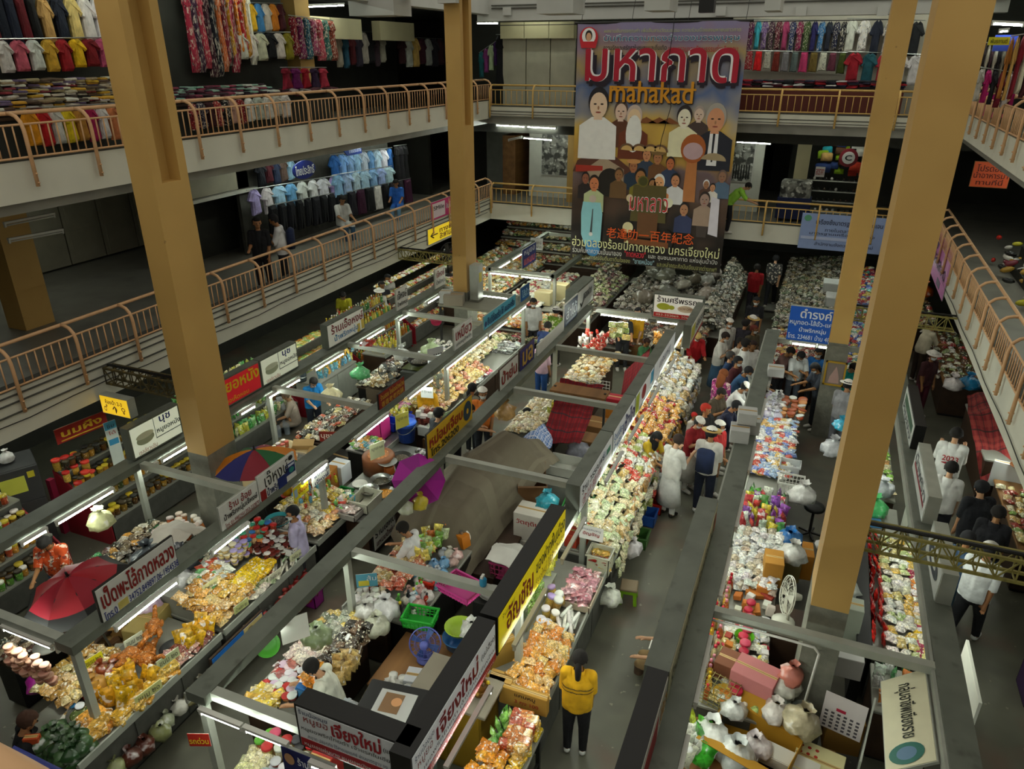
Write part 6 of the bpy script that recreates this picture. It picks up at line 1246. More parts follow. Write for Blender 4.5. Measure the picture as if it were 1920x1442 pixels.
for i,(x,y,w,d,h,c)in enumerate(((.2,9.35,.26,.36,.4,'#b07c2c'),(.12,9.0,.2,.2,.16,'#c87c30'),(.35,10.3,.5,.4,.5,'#8c7c4c'),(.62,10.45,.3,.4,.44,'#c08028'))):carton(['tall brown carton with a printed emblem in the right row','small open orange box in the right row','olive brown printed carton under the blue bag','orange carton right of the blue bag'][i],x,y,.3 if i>1 else.84,w,d,h,.1,c)
put_goods('large_tied_bag',(.38,10.35,.82),(.2,0,0),1.0,lin('#1c6cb4'),None,'bright blue plastic bag on the olive brown carton','blue bag of the right row')
fan('white desk fan turned sideways in front of the ochre column',.42,8.35,.95,.25,R(-75),'#d8d8c8','#c8c8b8',stand=.45,tilt=-.15)
t=thing('cupboard','low dark cupboard carrying the white fan','cupboard',(.5,8.4,0));MB().cbox(-.2,.2,-.3,.3,.03,.94,.01).build('cupboard_body','wood_dark',t);MB().box(-.18,.18,-.312,-.3,.08,.9).build('door','wood_dark',t)
n0=mark()
carton('open yellow brown carton holding white bags at the bottom of the photo',.25,4.55,.6,.9,.6,.3,-.3,'#b0801c',True);counter('table under the near cartons of the right row',-.45,1.15,3.9,5.0,.58,legs=True,top='wood',lip=False)
for i,(x,y,z,s,c)in enumerate(((-.2,4.45,.72,1.05,'#e0e0dc'),(.1,4.3,.7,1.1,'#dcdcd8'),(.3,4.55,.68,.8,'#d8d8d4'),(.5,5.25,.95,.9,'#dcd8cc'),(.45,4.9,.9,.8,'#d0d0c8'),(.7,4.85,.9,1.0,'#c8bca0'),(.0,4.75,.9,.7,'#d4d4d0'),(.75,5.5,.62,.9,'#b8c0b4'))):put_goods('large_tied_bag',(x,y,z),(ru(-.2,.2),0,i),s,jitter(c),None,['white bag at the left of the open carton','big white bag filling the open carton','white bag in the middle of the open carton','knotted white bag beside the pink carrier bag','small knotted bag beside the open carton','bag of pale crisps beside the cake box','grey white bag behind the open carton','green tinted bag hanging below the calendar'][i],'white bags at the near end of the right row')
carton('reddish stack of packed boxes inside a white carrier bag',.18,5.25,.85,.5,.36,.34,-.25,'#c07878');carton('brown carton behind the white carrier bag',-.1,5.4,.85,.36,.32,.26,-.2,'#7c4c34')
t=carton('pale cake box with red printed cherries',.95,4.62,.6,.5,.42,.16,-.15,'#d8d09c')
for k in range(12):MB().ball((-.2+.08*(k%3),-.15+.09*(k//3),.163),.022,6,4,sc=(1,1,.15)).build('printed_cherry',flat('#a82818'),t)
carton('white cardboard tray with a red packet at the very bottom',.6,4.25,.6,.6,.4,.14,-.2,'#c8c4b8',True);bowl('round lime green plate at the bottom of the photo',1.2,4.15,.62,.16,.03,'#7cb41c',name='plate',cat='plate')
t=thing('wire_basket','brown wire basket on the near counter of the right row','basket',(-.25,5.0,.84),R(-15))
for k in range(9):MB().bar((-.26+.065*k,-.16,0),(-.26+.065*k,-.16,.2),.006).build('wire','truss_yellow',t);MB().bar((-.26+.065*k,-.16,.2),(-.26+.065*k,.16,.22),.006).build('wire','truss_yellow',t)
for k in range(5):MB().bar((-.26,-.16,.05*k),(.26,-.16,.05*k),.006).build('wire','truss_yellow',t);MB().bar((-.26,-.16+.08*k,.2),(.26,-.16+.08*k,.2),.006).build('wire','truss_yellow',t)
goods('standing_pouch',['#3c9c2c','#60b840','#c8d840','#e0e0d0'],-.48,-.2,4.0,4.6,.72,.72,2,4,'*pouch at the bottom of the photo','green pouches at the bottom',sc=1.4)
shift(n0,0,1.85)
put_goods('tied_bag',(.56,7.15,1.1),(0,0,0),1.5,lin('#c87868'),None,'pink bag with two bottles hanging from the white pipe','pink bag');cable('white plastic pipe bent below the cross beam of the right row',[(-.4,6.85,1.96),(.45,6.85,1.96),(.7,6.85,1.95),(.76,6.85,1.88),(.72,6.8,1.2)],.016,'white_plastic','pipe','pipe')
t=thing('calendar','white wall calendar with black dates hanging in the right row','calendar',(1.14,6.9,.8),R(-12));MB().box(-.22,.22,0,.006,0,.52).build('page',flat('#d8d0d0'),t);MB().box(-.08,.02,-.003,0,.3,.34).build('printed_month',flat('#b02040'),t)
for k in range(30):MB().box(-.19+.066*(k%6),-.155+.066*(k%6),-.002,0,.03+.052*(k//6),.058+.052*(k//6)).build('printed_date',flat('#4c4850'),t)
carton('brown printed carton behind the calendar',1.22,7.25,.3,.4,.3,.5,.1,'#9c7430');carton('stack of small white boxes by the column foot',1.22,7.95,.8,.3,.3,.3,.05,'#b8b8b4');carton('pale carton on the cabinet beside the column',1.22,8.5,.9,.22,.26,.5,0,'#a8b0a0')
t=thing('cabinet','grey cabinet with a rounded top below the pink bag','cabinet',(.44,6.98,0));MB().cbox(-.14,.16,-.2,.2,0,1.0,.05).build('cabinet_body',flat('#8c9488',.4),t);MB().box(-.12,.12,-.206,-.2,.1,.85).build('door',flat('#7c8478',.4),t)
# sweets along the right-hand aisle
counter('counter of sweets along the right-hand aisle, beside the yellow truss',1.5,2.2,8.3,11.2,.8,body='concrete_dark');counter('dark panel behind the sweets counter',1.3,1.48,8.2,11.0,1.05,body='black',top='black',lip=False)
goods('standing_pouch',['#c82424','#a01c20','#d83028'],1.5,1.68,8.5,11.0,.82,.82,2,15,'red pouch standing at the back of the sweets counter','red pouches of the sweets counter',rz=1.57)
goods('small_snack_bag_c',['#d8d4c8','#e0d8c0','#c8b870','#b8c888','#e8e4dc','#d8b050'],1.68,2.18,8.35,11.0,.9,.84,4,20,'*shiny bag of sweets along the right-hand aisle','sweets along the right-hand aisle',layers=1)
goods('tray_pack',['#e8c020','#d87c28','#c8a8b0','#98304c','#d8b890'],2.02,2.16,8.4,10.8,.86,.86,1,13,'*pack at the outer edge of the sweets counter','packs at the edge of the sweets counter',rz=1.57,tilt=.06,jit=.1,sc=.9)
counter('small counter of green pouches at the lower end of the sweets row',1.5,2.2,7.4,8.2,.8);goods('standing_pouch',['#3c7c4c','#5c9c68','#d0d8d0','#c87838'],1.52,1.95,7.5,8.15,.82,.82,3,5,'green pouch at the lower end of the sweets row','green pouches of the sweets row');goods('small_snack_bag',['#c87840','#b8604c','#e0dcd0'],1.95,2.18,7.5,8.15,.84,.84,2,4,'brown bag at the lower end of the sweets row','brown bags of the sweets row')
t=thing('panel','grey metal panel standing edgewise at the open end of the right row','panel',(1.42,6.9,0),R(80));MB().box(-.5,.5,0,.02,0,1.0).build('sheet','pale_metal',t);t=thing('board','tall white board leaning outside the right row near the aisle','board',(2.42,7.7,0));MB().box(-.015,.015,-.5,.5,.3,1.5).build('sheet','white_paint',t);MB().bar((0,-.45,0),(0,-.45,.3),.04).build('foot','dark_metal',t);MB().bar((0,.45,0),(0,.45,.3),.04).build('foot','dark_metal',t)
# middle and far cells of the right row
counter('packed food counter under the beam beside the queue of customers',-.42,.3,10.0,15.9,.85,front='-x',body='concrete_dark')
goods('packet',['#d8d8d8','#6880c8','#d8b060','#c84c38','#e4e4e0','#90a8c8'],-.38,.28,12.2,14.6,.87,.9,6,20,'*small packet on the counter beside the queue','printed packets beside the queue',layers=2,step=.04)
goods('standing_pouch',['#60a850','#d8e0d0','#8c4ca8','#d8c840','#c84848'],-.4,.3,10.4,11.5,.87,.87,5,8,'*printed pouch near the blue bag','printed pouches near the blue bag',sc=1.15)
goods('tub',['#c86c38','#b85030','#d8a060'],-.1,.4,14.7,15.8,.9,.9,3,5,'white rimmed bowl of food in front of the sellers','bowls of food before the sellers',lid=['#a85028','#c88848','#e0dcd8'],sc=1.6)
goods('tied_bag',['#e0e0e0','#c8c8d8','#a8a8a8'],-.4,-.05,14.6,15.8,.88,.88,3,8,'clear knotted bag in front of the sellers','knotted bags before the sellers')
for i,(x,y,z,w,d,h)in enumerate(((-.62,11.2,2.06,.3,.34,.22),(-.52,11.55,2.06,.36,.3,.24),(-.55,11.4,2.3,.3,.3,.2),(-.28,14.2,2.06,.3,.3,.16))):carton(['white box at the near end of the stack on the wide beam','white box at the far end of the stack on the wide beam','white box on top of the stack on the wide beam','single pale box on the beam near the sellers'][i],x,y,z,w,d,h,.1,'#c4c6c4')
basket('white plastic crate of bags behind the printed pouches',.3,11.9,.87,.42,.36,.24,'#d0d0c8');bin_box('white tray with a red dish on the counter beside the queue',.25,12.6,.9,.34,.3,.14,'#d8dcdc',name='tray',cat='tray')
t=thing('stool','black stool behind the counter beside the queue','stool',(.75,12.0,0));MB().lathe([(.17,.55),(.18,.58),(.16,.62),(0,.62)],16).build('seat','black',t,True);MB().tube([(0,0,.05),(0,0,.56)],.025,8).build('pole','dark_metal',t)
for k in range(5):MB().bar((0,0,.06),(.22*math.cos(k*1.257),.22*math.sin(k*1.257),.03),.03).build('foot','dark_metal',t)
for i,(x,y,z,c,s)in enumerate(((.5,11.5,.95,'#d8d8d8',1.1),(.45,9.7,1.0,'#d8dcd8',1.0),(1.0,10.2,.9,'#d0d4d0',1.1),(1.15,9.2,.95,'#c8ccc8',1.),(.95,13.3,1.0,'#b8bcc0',1.1),(1.05,13.8,1.3,'#3cb0d0',.8),(1.6,11.7,.85,'#58c878',1.1),(1.75,12.3,.9,'#c8ccd0',1.0),(1.6,13.4,.85,'#c8c8b8',1.))):put_goods('large_tied_bag',(x,y,z),(0,0,i),s,jitter(c),None,['white bag behind the white crate','white carrier bag hung beside the tall brown carton','clear bag before the ochre column, upper one','clear bag before the ochre column, lower one','grey bag by the wall below the gold framed photo','turquoise bag by the wall below the gold framed photo','mint green bag behind the ochre column','white bag beside the mint green one','pale bag behind the pale box signs'][i],'loose bags of the right row')
bin_box('bright green plastic chair like crate behind the ochre column',1.62,11.9,.5,.36,.3,.36,'#3cb848',name='crate',cat='crate');counter('white table with a blue sheet by the right-hand aisle',1.3,2.0,11.1,12.0,.85,top='table_white',lip=False);carton('flat blue and white leaflet pack on the white table',1.6,11.4,.86,.3,.24,.03,.2,'#4c88b8')
counter('back table of the right row below the pale box signs',1.35,2.0,12.3,15.8,.82,lip=False);goods('small_snack_bag_d',['#a86838','#c89858','#e0dcd0','#8cc048','#d8d0a0'],1.4,1.98,12.4,15.7,.84,.84,4,18,'small bag on the back table of the right row','small bags on the back table of the right row')
# wall by the far right column with the gold framed photo
slab('wall_pillar_panel',.62,1.06,16.02,16.1,0,2.15,'concrete')
t=thing('framed_photo','gold framed old photograph on the concrete pillar','picture',(.66,15.98,1.28));m=MB()
for a in((0,.42,0,.035),(0,.42,.52,.555),(0,.035,0,.555),(.385,.42,0,.555)):m.box(a[0],a[1],-.03,0,a[2],a[3])
m.build('frame',flat('#b08c28',.35),t);MB().box(.03,.39,-.01,0,.03,.53).build('photo','photo_grey' if 'photo_grey' in MATS else flat('#7c7068'),t)
MB().prism([(.1,.06),(.32,.06),(.3,.2),(.26,.34),(.22,.44),(.18,.34),(.12,.2)],-.013,-.0102,axis='y').build('printed_figure',flat('#b09088'),t)
# right-hand side, under the gallery
plaid('cloth_red_stripe','#7c2024','#9c4038','#2c2420',n=9)
drape('checked_cloth','large red checked cloth covering a stall under the right gallery',[[(3.55,16.9,1.15),(4.0,17.2,1.25),(4.5,17.4,1.2)],[(3.45,15.9,1.15),(4.0,16.0,1.3),(4.6,16.0,1.25)],[(3.5,14.9,.95),(4.0,15.0,1.05),(4.6,15.0,1.1)],[(3.65,14.2,.4),(4.1,14.2,.75),(4.6,14.3,.9)]],'cloth','cloth_red_stripe',22,16,.04,12)
counter('stall table under the red checked cloth',3.6,4.7,14.4,17.0,.9,legs=False,lip=False,body='wood_dark')
counter('food table beside the red checked cloth',3.7,4.9,11.6,13.9,.78,top='wood',lip=False);goods('small_snack_bag_c',['#d8c080','#c8a050','#a83828','#7c9c48','#e0d8b0'],3.7,4.8,11.7,13.6,.8,.8,7,11,'*small bag on the food table under the right gallery','bags on the right gallery food table',layers=1)
carton('white foam box with a brown dish beside the red cloth',4.0,13.95,.6,.7,.1,.5,-.2,'#d8dcdc');bowl('brown wrapped bread on the white foam box',4.0,13.85,1.1,.14,.05,'#6c4020',name='bread',cat='bread')
counter('far stall table under the right gallery, with bags and dark goods',3.3,4.8,18.2,22.0,.85,body='wood_dark',top='wood',lip=False);goods('small_snack_bag_d',['#c8c4b0','#5c3c2c','#3c4434','#a83030','#8c9c60','#e0dcd4'],3.1,4.7,18.2,21.8,.87,1.0,9,20,'small pack on the far stall under the right gallery','packs on the far right stall',layers=1)
counter('stall table past the far truss under the right gallery',2.0,3.6,22.6,26,.9,lip=False);goods('small_snack_bag_d',['#a02820','#6c4028','#b89058','#e0d4c0','#4c3424','#98a860'],1.8,3.5,21.5,26,.9,1.05,10,24,'dark pack on the stall past the far right truss','packs past the far right truss',stuff=True)
for i,(x,y,z,c,s)in enumerate(((3.05,24.5,1.3,'#28b060',1.6),(3.25,24.0,1.25,'#c05818',1.3),(3.75,17.9,.9,'#2c90c8',1.1),(3.4,17.6,.95,'#d8d8d4',1.),(4.35,9.6,.3,'#c8d0a0',1.))):put_goods('large_tied_bag',(x,y,z),(0,0,i),s,jitter(c),None,['green sack at the stall past the far right truss','orange sack below the green one','blue bag hanging at the far right stall','white bag hanging at the far right stall','clear bag beside the purple bin'][i],'sacks of the right side')
bin_box('dark purple plastic bin with an ice box on it at the right edge',3.75,9.3,0,.5,.5,.55,'#3c2050',name='bin',cat='bin');bin_box('white tray with an orange sheet on the purple bin',3.75,9.35,.75,.42,.5,.12,'#d0d4b8',name='tray',cat='tray',lidcol='#d87c1c');bowl('green tub under the orange tray',3.75,9.3,.55,.26,.2,'#2c6c54')
counter('market table at the right edge of the photo',3.9,5.2,9.9,11.4,.8,lip=False);goods('tray_pack',['#e0c830','#b8c870','#c87840','#e0dcc8'],3.9,4.6,10.0,11.3,.82,.82,4,8,'*pack on the market table at the right edge','packs at the right edge',layers=2);put_goods('large_tied_bag',(4.0,11.2,.85),(0,1,0),1.2,lin('#c8b828'),None,'yellow sack lying on the market table at the right edge','yellow sack')
# ================================================================ stalls under the left gallery
def shelf(label,x,y0,y1,n=4,dx=.28,dz=.26,z=.5,m='table_white'):
 t=thing('stepped_shelf',label,'shelf',(x,(y0+y1)/2,0));L=(y1-y0)/2
 for k in range(n):MB().box(-(k+1)*dx,-k*dx,-L,L,z+k*dz-.03,z+k*dz).build('board',m,t);MB().box(-k*dx-.02,-k*dx,-L,L,(z+(k-1)*dz)if k else.05,z+k*dz-.03).build('riser','concrete_dark',t)
 for s in(-1,1):MB().prism([(0,0),(0,z),(-n*dx,z+(n-1)*dz),(-n*dx,0)],s*L-.015,s*L+.015,axis='y').build('side_panel',flat('#8c1c28'),t)
 return t
def shelf_goods(kn,cols,x,y0,y1,n,label,group,lid=None,dx=.28,dz=.26,z=.5,per=.1,sc=1.,rows=2,stuff=False,skip=0):
 for k in range(skip,n):goods(kn,cols,x-(k+1)*dx+.02,x-k*dx-.02,y0,y1,z+k*dz,z+k*dz,rows,int((y1-y0)/per),label,group,lid=lid,sc=sc,tilt=.03,jit=.12,stuff=stuff)
shelf('stepped shelf of jars between the dark refrigerator and the bowl sign',-10.35,7.05,9.3);shelf_goods('jar',['#5c3c18','#8c6c28','#3c4420','#a87828','#2c2c20'],-10.35,7.1,9.2,4,'*small jar on the stepped shelf between refrigerator and bowl sign','jars on the stepped shelf',lid=['#2c2c28','#3c3420','#c8b028'],sc=1.3,per=.12)
goods('canister',['#c8a030','#b89038','#d8b850'],-11.45,-10.7,7.0,7.5,1.3,.8,4,3,'large jar with a red lid beside the dark refrigerator','red lidded jars by the refrigerator',lid=LID_RED,sc=1.1,tilt=.03)
fridge('tall dark refrigerator with a yellow note under the left gallery',-11.75,6.55,0,.72,.7,1.62,'#3c3c3c',rz=R(62),notes=(('#c8c84c',.2,.7,.74,.92),('#c8b828',.76,.9,.88,.95),('#3c9cac',.5,.58,.34,.44)))
put_goods('tied_bag',(-11.75,6.55,1.64),(0,0,0),1.2,lin('#d0ccc8'),None,'white wrapped parcel on top of the dark refrigerator','parcel on the refrigerator')
shelf('stepped shelf of labelled jars at the left edge of the photo',-10.3,4.0,6.2);shelf_goods('jar',['#6c4c20','#c88c30','#3c3424','#b04828','#5c8c38'],-10.3,4.1,6.1,4,'*small jar on the shelf at the left edge of the photo','jars on the left edge shelf',lid=['#3c3428','#c8b434','#e0dcd0'],sc=1.3,per=.12)
sign('shop_sign','red board with yellow Thai lettering above the red lidded jars',(-11.55,7.3),(-11.4,8.2),1.62,1.9,th=.03,face='#a02018',body='wood_dark',lines=[('นมผึ้ง','#f0c030',.1,.9,.35,.9,.03),('#','#e0b030',.08,.92,.1,.18)])
sign('poster','tall narrow blue and white paper strip hanging over the jars',(-10.9,7.75),(-10.85,7.95),.95,1.95,th=.006,face='#d0d8d0',body='white_plastic',lines=[('#','#58b0d0',0,1,.85,1),('ชิม','#3c4c5c',.2,.8,.88,.95),('ได้','#b02820',.2,.8,.75,.82),('#','#3c94c0',.1,.9,.55,.66),('#','#a8742c',.2,.8,.1,.16)])
shelf('stepped shelf of green packets behind the black wall fan',-10.4,9.6,12.2,n=4);shelf_goods('standing_pouch',['#4c9c4c','#78b868','#d8d0a0','#c8c850'],-10.4,9.7,12.1,4,'*pouch on the shelf behind the black fan','green pouches behind the black fan',per=.13,rows=2)
fan('big black industrial fan mounted beside the near left column',-9.55,9.0,1.55,.42,R(110),'#1c1c1c','#2c2c2c',stand=.9,tilt=.15)
for k,(ya,yb,cols,ds)in enumerate(((12.4,14.6,['#d8c030','#8cb858','#d88c28','#e0d890'],'yellow and orange packs hanging past the water bottle'),(14.8,17.4,['#c8a838','#3c7c3c','#d8c860','#a86828'],'yellow jars and packs behind the three customers'),(17.6,22.4,['#d0b070','#c83830','#e0dcd0','#8c5030','#a8b850','#d8a030','#e8e4d8'],'mixed bright packs below the far left truss'))):
 shelf('stepped shelf with '+ds,-10.35,ya,yb,n=4);shelf_goods(['packet','bottle','small_snack_bag_d'][k],cols,-10.35,ya+.05,yb-.05,5 if k==2 else 4,ds.replace('packs','pack').replace('jars','jar'),'goods: '+ds,per=.11,rows=3,lid=['#c8b434','#c02c20','#e0dcd0'],stuff=(k==2))
t=thing('water_dispenser','dark water bottle standing at the edge of the shelves under the left gallery','water bottle',(-10.3,12.3,1.0));MB().lathe([(.12,0),(.13,.05),(.13,.3),(.05,.38),(.04,.42)],14).build('bottle_body',flat('#40484c',.15),t,True);MB().lathe([(.13,.1),(.135,.11),(.13,.12)],14).build('ring','steel',t)
slab('wall_pink_panel',-11.6,-11.5,6.95,7.05,0,1.1,flat('#90203c'))
counter('pale cabinet under the packs past the water bottle',-10.6,-9.95,12.4,14.0,.9,body='pale_metal',lip=False)
goods('standing_pouch',['#e0a020','#d8b830','#e8c850','#60b0d0'],-10.0,-9.9,12.5,13.9,1.0,1.0,1,10,'orange and yellow pouch hanging in front of the pale cabinet','pouches before the pale cabinet',layers=3,step=.2)
counter('stall counter in front of the three customers at the left',-10.2,-9.5,14.6,15.6,.85);goods('bottle',['#d8c840','#c8b838'],-10.15,-9.55,14.7,15.5,.87,.87,4,5,'yellow bottle on the counter before the three customers','yellow bottles before the customers',lid=['#e0d860','#c03028'])
# ================================================================ far stalls below the banner
BK=['#d8c080','#b89850','#e0dcc8','#8c6c38','#c8b070','#6c8c4c','#b04838','#e8e4d8','#4c5c38','#d89838']
def far_heap(label,x0,x1,y0,y1,z0,z1,cols,nx,ny,layers=2,cn=True):
 if cn:counter('stall table: '+label,x0,x1,y0,y1,min(z0,z1)-.06,lip=False,body='wood_dark')
 goods('small_snack_bag_d',cols,x0,x1,y0,y1,z0,z1,nx,ny,label,'far goods: '+label,layers=layers,stuff=True,sc=1.15)
far_heap('golden and pale snack bags across the front of the island stall',-9.0,-6.4,17.9,19.2,.8,.8,['#d8a040','#e0d8b0','#d88828','#b05838','#8cb050','#e8e0c0'],20,10)
far_heap('dark leafy and brown packs at the front foot of the island stall',-8.4,-6.0,17.5,18.0,.5,.6,['#4c3c20','#6c3028','#5c6c38','#a83848','#c8b480'],18,4,cn=False)
far_heap('mixed packs along the right side of the island stall',-6.5,-5.6,19.0,24.0,1.15,.75,['#8c8468','#c8c0a0','#3c3c30','#a09878','#6c2c38','#98a868'],7,34)
far_heap('pale heaps inside the island stall',-8.5,-7.2,19.6,23.5,.9,.9,['#e0e0d4','#c8c8b8','#d8d4b0','#a03838'],9,22,1)
far_heap('countless snack bags on the slope at the far left corner',-10.6,-8.9,19.4,24.6,1.3,.8,BK,12,38)
for k in range(5):far_heap('%s tier of snacks rising under the back gallery'%ORD[k],-11.2,-6.2,24.7+.6*k,25.3+.6*k,.9+.27*k,.9+.27*k,BK+['#e0d8b0','#d8d0a8'],30,4)
far_heap('grey sacks and dark bags right of the far aisle',-5.2,-2.2,20.2,24.5,.95,.8,['#5c5c50','#7c7868','#98948c','#3c3c34','#b0aca0','#6c5c48','#a8a898'],15,24)
far_heap('hanging dark goods along the aisle before the sacks',-2.5,-1.9,19.8,26.0,1.35,.7,['#4c4c44','#8c8c80','#b0b0a4','#2c3c30','#786850','#c8c4b4'],6,40,2)
far_heap('small dark packs at the front of the sack stall',-4.9,-2.3,18.3,20.2,.55,.7,['#4c4438','#8c3c2c','#c8c0b0','#3c3830','#98825c'],17,13)
for i in range(16):put_goods('large_tied_bag',(ru(-5.0,-2.6),ru(20.6,25),ru(.95,1.2)),(ru(-.4,.4),ru(-.4,.4),i),ru(1.1,1.7),jitter(random.choice(['#b8b4a8','#8c8878','#6c6c60','#a8a090','#787060'])),None,'grey sack on the far stall right of the dark aisle, below the banner','grey sacks below the banner')
far_heap('bright packs on the stall left of the far right column',-.7,.6,17.6,20.5,.75,.9,['#c83c30','#e0dcd0','#8c2c24','#d8b050','#5c3c28','#b0b8b0'],10,18)
far_heap('dark dried goods in the far stall beyond the blue sign',-.7,1.2,20.5,28.5,.85,1.1,['#4c4c3c','#6c6c58','#98948a','#3c3428','#8c7c58','#5c7050','#b8b4a8'],12,46)
far_heap('colourful packs between the two right columns',1.2,2.0,17.4,27.0,.9,1.2,['#c02c28','#e0e0d8','#3c60b0','#d8c050','#8c2c60','#50a090'],6,50)
for i,(x,y,c)in enumerate(((.9,24.0,'#c8ccc8'),(1.0,22.5,'#b8bcb8'))):bin_box(['white foam box at the far stall beyond the blue sign','second white foam box at the far stall'][i],x,y,1.0,.8,.6,.4,c,name='foam_box',cat='box',lidcol='#d0d4d0')
carton('pair of cream cartons inside the island stall, nearer one',-7.3,20.2,.85,.5,.4,.4,0,'#c8bc90');carton('pair of cream cartons inside the island stall, further one',-7.0,20.8,.85,.5,.4,.5,0,'#c0b488');counter('inner table of the island stall',-7.6,-6.75,19.6,21.4,.84,lip=False)
ysign('shop_sign','dark blue sign with pale lettering standing over the island stall',-7.75,19.5,20.6,2.06,2.62,face='#24347c',border=0,body='pale_metal',lines=[('หมูยอ','#d8dce8',.1,.9,.55,.9,.02),('แหนม','#d86c6c',.1,.9,.12,.45,.02)])
sign('shop_sign','white sign with dark lettering glimpsed right of the banner foot',atY(1350,480,25.5)[:2],atY(1398,480,25.5)[:2],2.15,2.68,face='#d8d8d0',body='pale_metal',lines=[('ทางหญ้า','#1c1c1c',.05,.95,.6,.95,.01),('ข้า','#1c1c1c',.1,.6,.1,.55,.02),('#','#3c94a8',.65,.97,.05,.4)])
sign('price_card','white notice hanging over the far left corner snacks',atY(995,440,23)[:2],atY(1018,440,23)[:2],1.75,2.15,th=.006,face='#d8dcd8',body='white_plastic',lines=[('ปลอดภาษี','#4c4c50',.1,.9,.5,.8),('ของฝาก','#4c4c50',.1,.9,.15,.4)])
counter('blue legged drinks stool table at the far aisle',-5.6,-5.2,24.0,24.6,.7,legs=True,lip=False)
fan('black wall fan at the far left below the gallery',-9.7,18.6,1.9,.28,R(60),'#1c1c1c','#2c2c2c',stand=.7,tilt=.2)
# ================================================================ clothes on the galleries
import re
def garment(name,out,bulge=.05):
 n=len(out);cx=sum(p[0]for p in out)/n;cz=sum(p[1]for p in out)/n;m=MB()
 tri=[tuple(t)for t in geometry.tessellate_polygon([[Vector((p[0],p[1],0))for p in out]])]
 vs=[(p[0],-.03,p[1])for p in out]+[(p[0],.03,p[1])for p in out]+[(cx+(p[0]-cx)*.7,-.03-bulge*(1+.4*math.sin(i*2.3)),cz+(p[1]-cz)*.85)for i,p in enumerate(out)]
 fs=[tuple(i+2*n for i in t)for t in tri]+[tuple(n+i for i in t[::-1])for t in tri]
 for k in range(n):j=(k+1)%n;fs+=[(k,j,n+j,n+k)[::-1],(k,j,2*n+j,2*n+k)]
 me={}
 m.add(vs,fs)
 for mm in('obj_cloth','obj_print'):me[mm]=m.mesh(name,mm)
 return me
GAR={'shirt':garment('hanging_shirt',[(-.1,0),(-.26,-.07),(-.5,-.36),(-.38,-.44),(-.26,-.3),(-.28,-1),(.28,-1),(.26,-.3),(.38,-.44),(.5,-.36),(.26,-.07),(.1,0),(0,-.06)]),'dress':garment('hanging_dress',[(-.12,0),(-.3,-.05),(-.36,-.22),(-.24,-.24),(-.22,-.45),(-.4,-1),(.4,-1),(.22,-.45),(.24,-.24),(.36,-.22),(.3,-.05),(.12,0),(0,-.05)]),'skirt':garment('hanging_skirt',[(-.3,0),(-.42,-1),(-.2,-.97),(.1,-1),(.42,-1),(.3,0)]),'trousers':garment('hanging_trousers',[(-.3,0),(-.4,-1),(-.08,-1),(0,-.35),(.08,-1),(.4,-1),(.3,0)])}
def rack(kindname,cols,a,b,h,n,label,group,X=None,Y=None,wide=1.25,prn=0.):
 f=(lambda p:atX(p[0],p[1],X))if X else(lambda p:atY(p[0],p[1],Y))
 p,q=f(a),f(b);sp=(q-p).length/n;rz=0 if Y else(R(90)if X<0 else R(-90))
 t=thing('clothes_rail','rail of the '+label,'rail',(p+q)/2);c=(p+q)/2
 MB().tube([p-c+Vector((0,0,.02)),q-c+Vector((0,0,.02))],.012,6).build('rod','steel',t)
 for i in range(n):
  P=p.lerp(q,(i+.5)/n);c=cols[i%len(cols)]
  o=new('hanging_'+kindname,GAR[kindname]['obj_print' if rnd()<prn else 'obj_cloth'],None,P,(0,0,rz+ru(-.25,.25)),(sp*wide*ru(.92,1.1),1,h*ru(.92,1.06)))
  o.color=(*jitter(c),1);tag(o,colname(c)+' '+re.sub(r'^(dark|tan or white|white|bright|pale|dim|teal or purple|long black|red or teal|tan|light blue|pale blue|black|plain|gold and red) ','',label.replace('small white or coloured','small').replace('dark tie dyed','tie dyed').replace('white printed','printed')),'garment',group)
def rk(k,cols,a,b,h,n,label,**kw):rack(k,cols,a,b,h,n,label,label+', row',**kw)
rk('skirt',['#5c1420','#141824','#1c2030','#5c1018','#141414'],(-40,-2),(62,-2),.72,5,'dark skirt on the top row at the upper left corner',X=-12.9)
rk('shirt',['#c8a060','#181c28','#d8c078','#dcdcd8','#e0e0dc'],(62,-5),(190,-5),.75,5,'tan or white shirt on the top row left of the near column',X=-12.9)
rk('shirt',['#d8d4c8','#b85868','#dcd8d0','#c89c30','#9c1820','#d8a818','#7c1018','#b04868'],(-15,76),(200,72),.5,8,'short blouse on the second row left of the near column',X=-12.8,wide=1.4)
rk('shirt',['#d88c14','#b81c20','#d8d4d0','#d8b818','#b07830','#a01850','#d8d4d4','#c87848'],(38,206),(215,196),.55,8,'bright shirt hanging low behind the upper left railing',X=-11.7,wide=1.4)
rk('dress',['#a02840','#3c2038','#b83848','#48202c','#1c1c28','#c86838','#8c2838'],(335,-30),(425,-30),1.75,8,'dark patterned wrap cloth beside the near left column',X=-12.9,prn=.9)
rk('dress',['#3c2828','#c89018','#7c1828','#d87c18','#a81c20','#c88c28','#d8d0c0'],(405,-30),(460,-30),1.6,7,'gold and red patterned cloth on the upper left gallery',X=-12.9,prn=.7)
rk('shirt',['#d8d0c0','#d8a820','#3c78b0','#c8c0b0','#c87820','#4c1820'],(445,6),(530,8),.62,6,'small white or coloured top on the upper left gallery',X=-12.95)
rk('shirt',['#d4ccc0','#dcd4c8','#c8c0a8','#141418','#e0dcd4','#8c8420'],(440,62),(545,62),.58,6,'white blouse hanging low on the upper left gallery',X=-12.9,wide=1.4)
rk('dress',['#8c1428','#782050','#28586c','#a8506c','#b84858','#2c6c64','#8c3c28'],(540,30),(625,40),.95,7,'long patterned dress on the upper left gallery',X=-13.0,prn=.7)
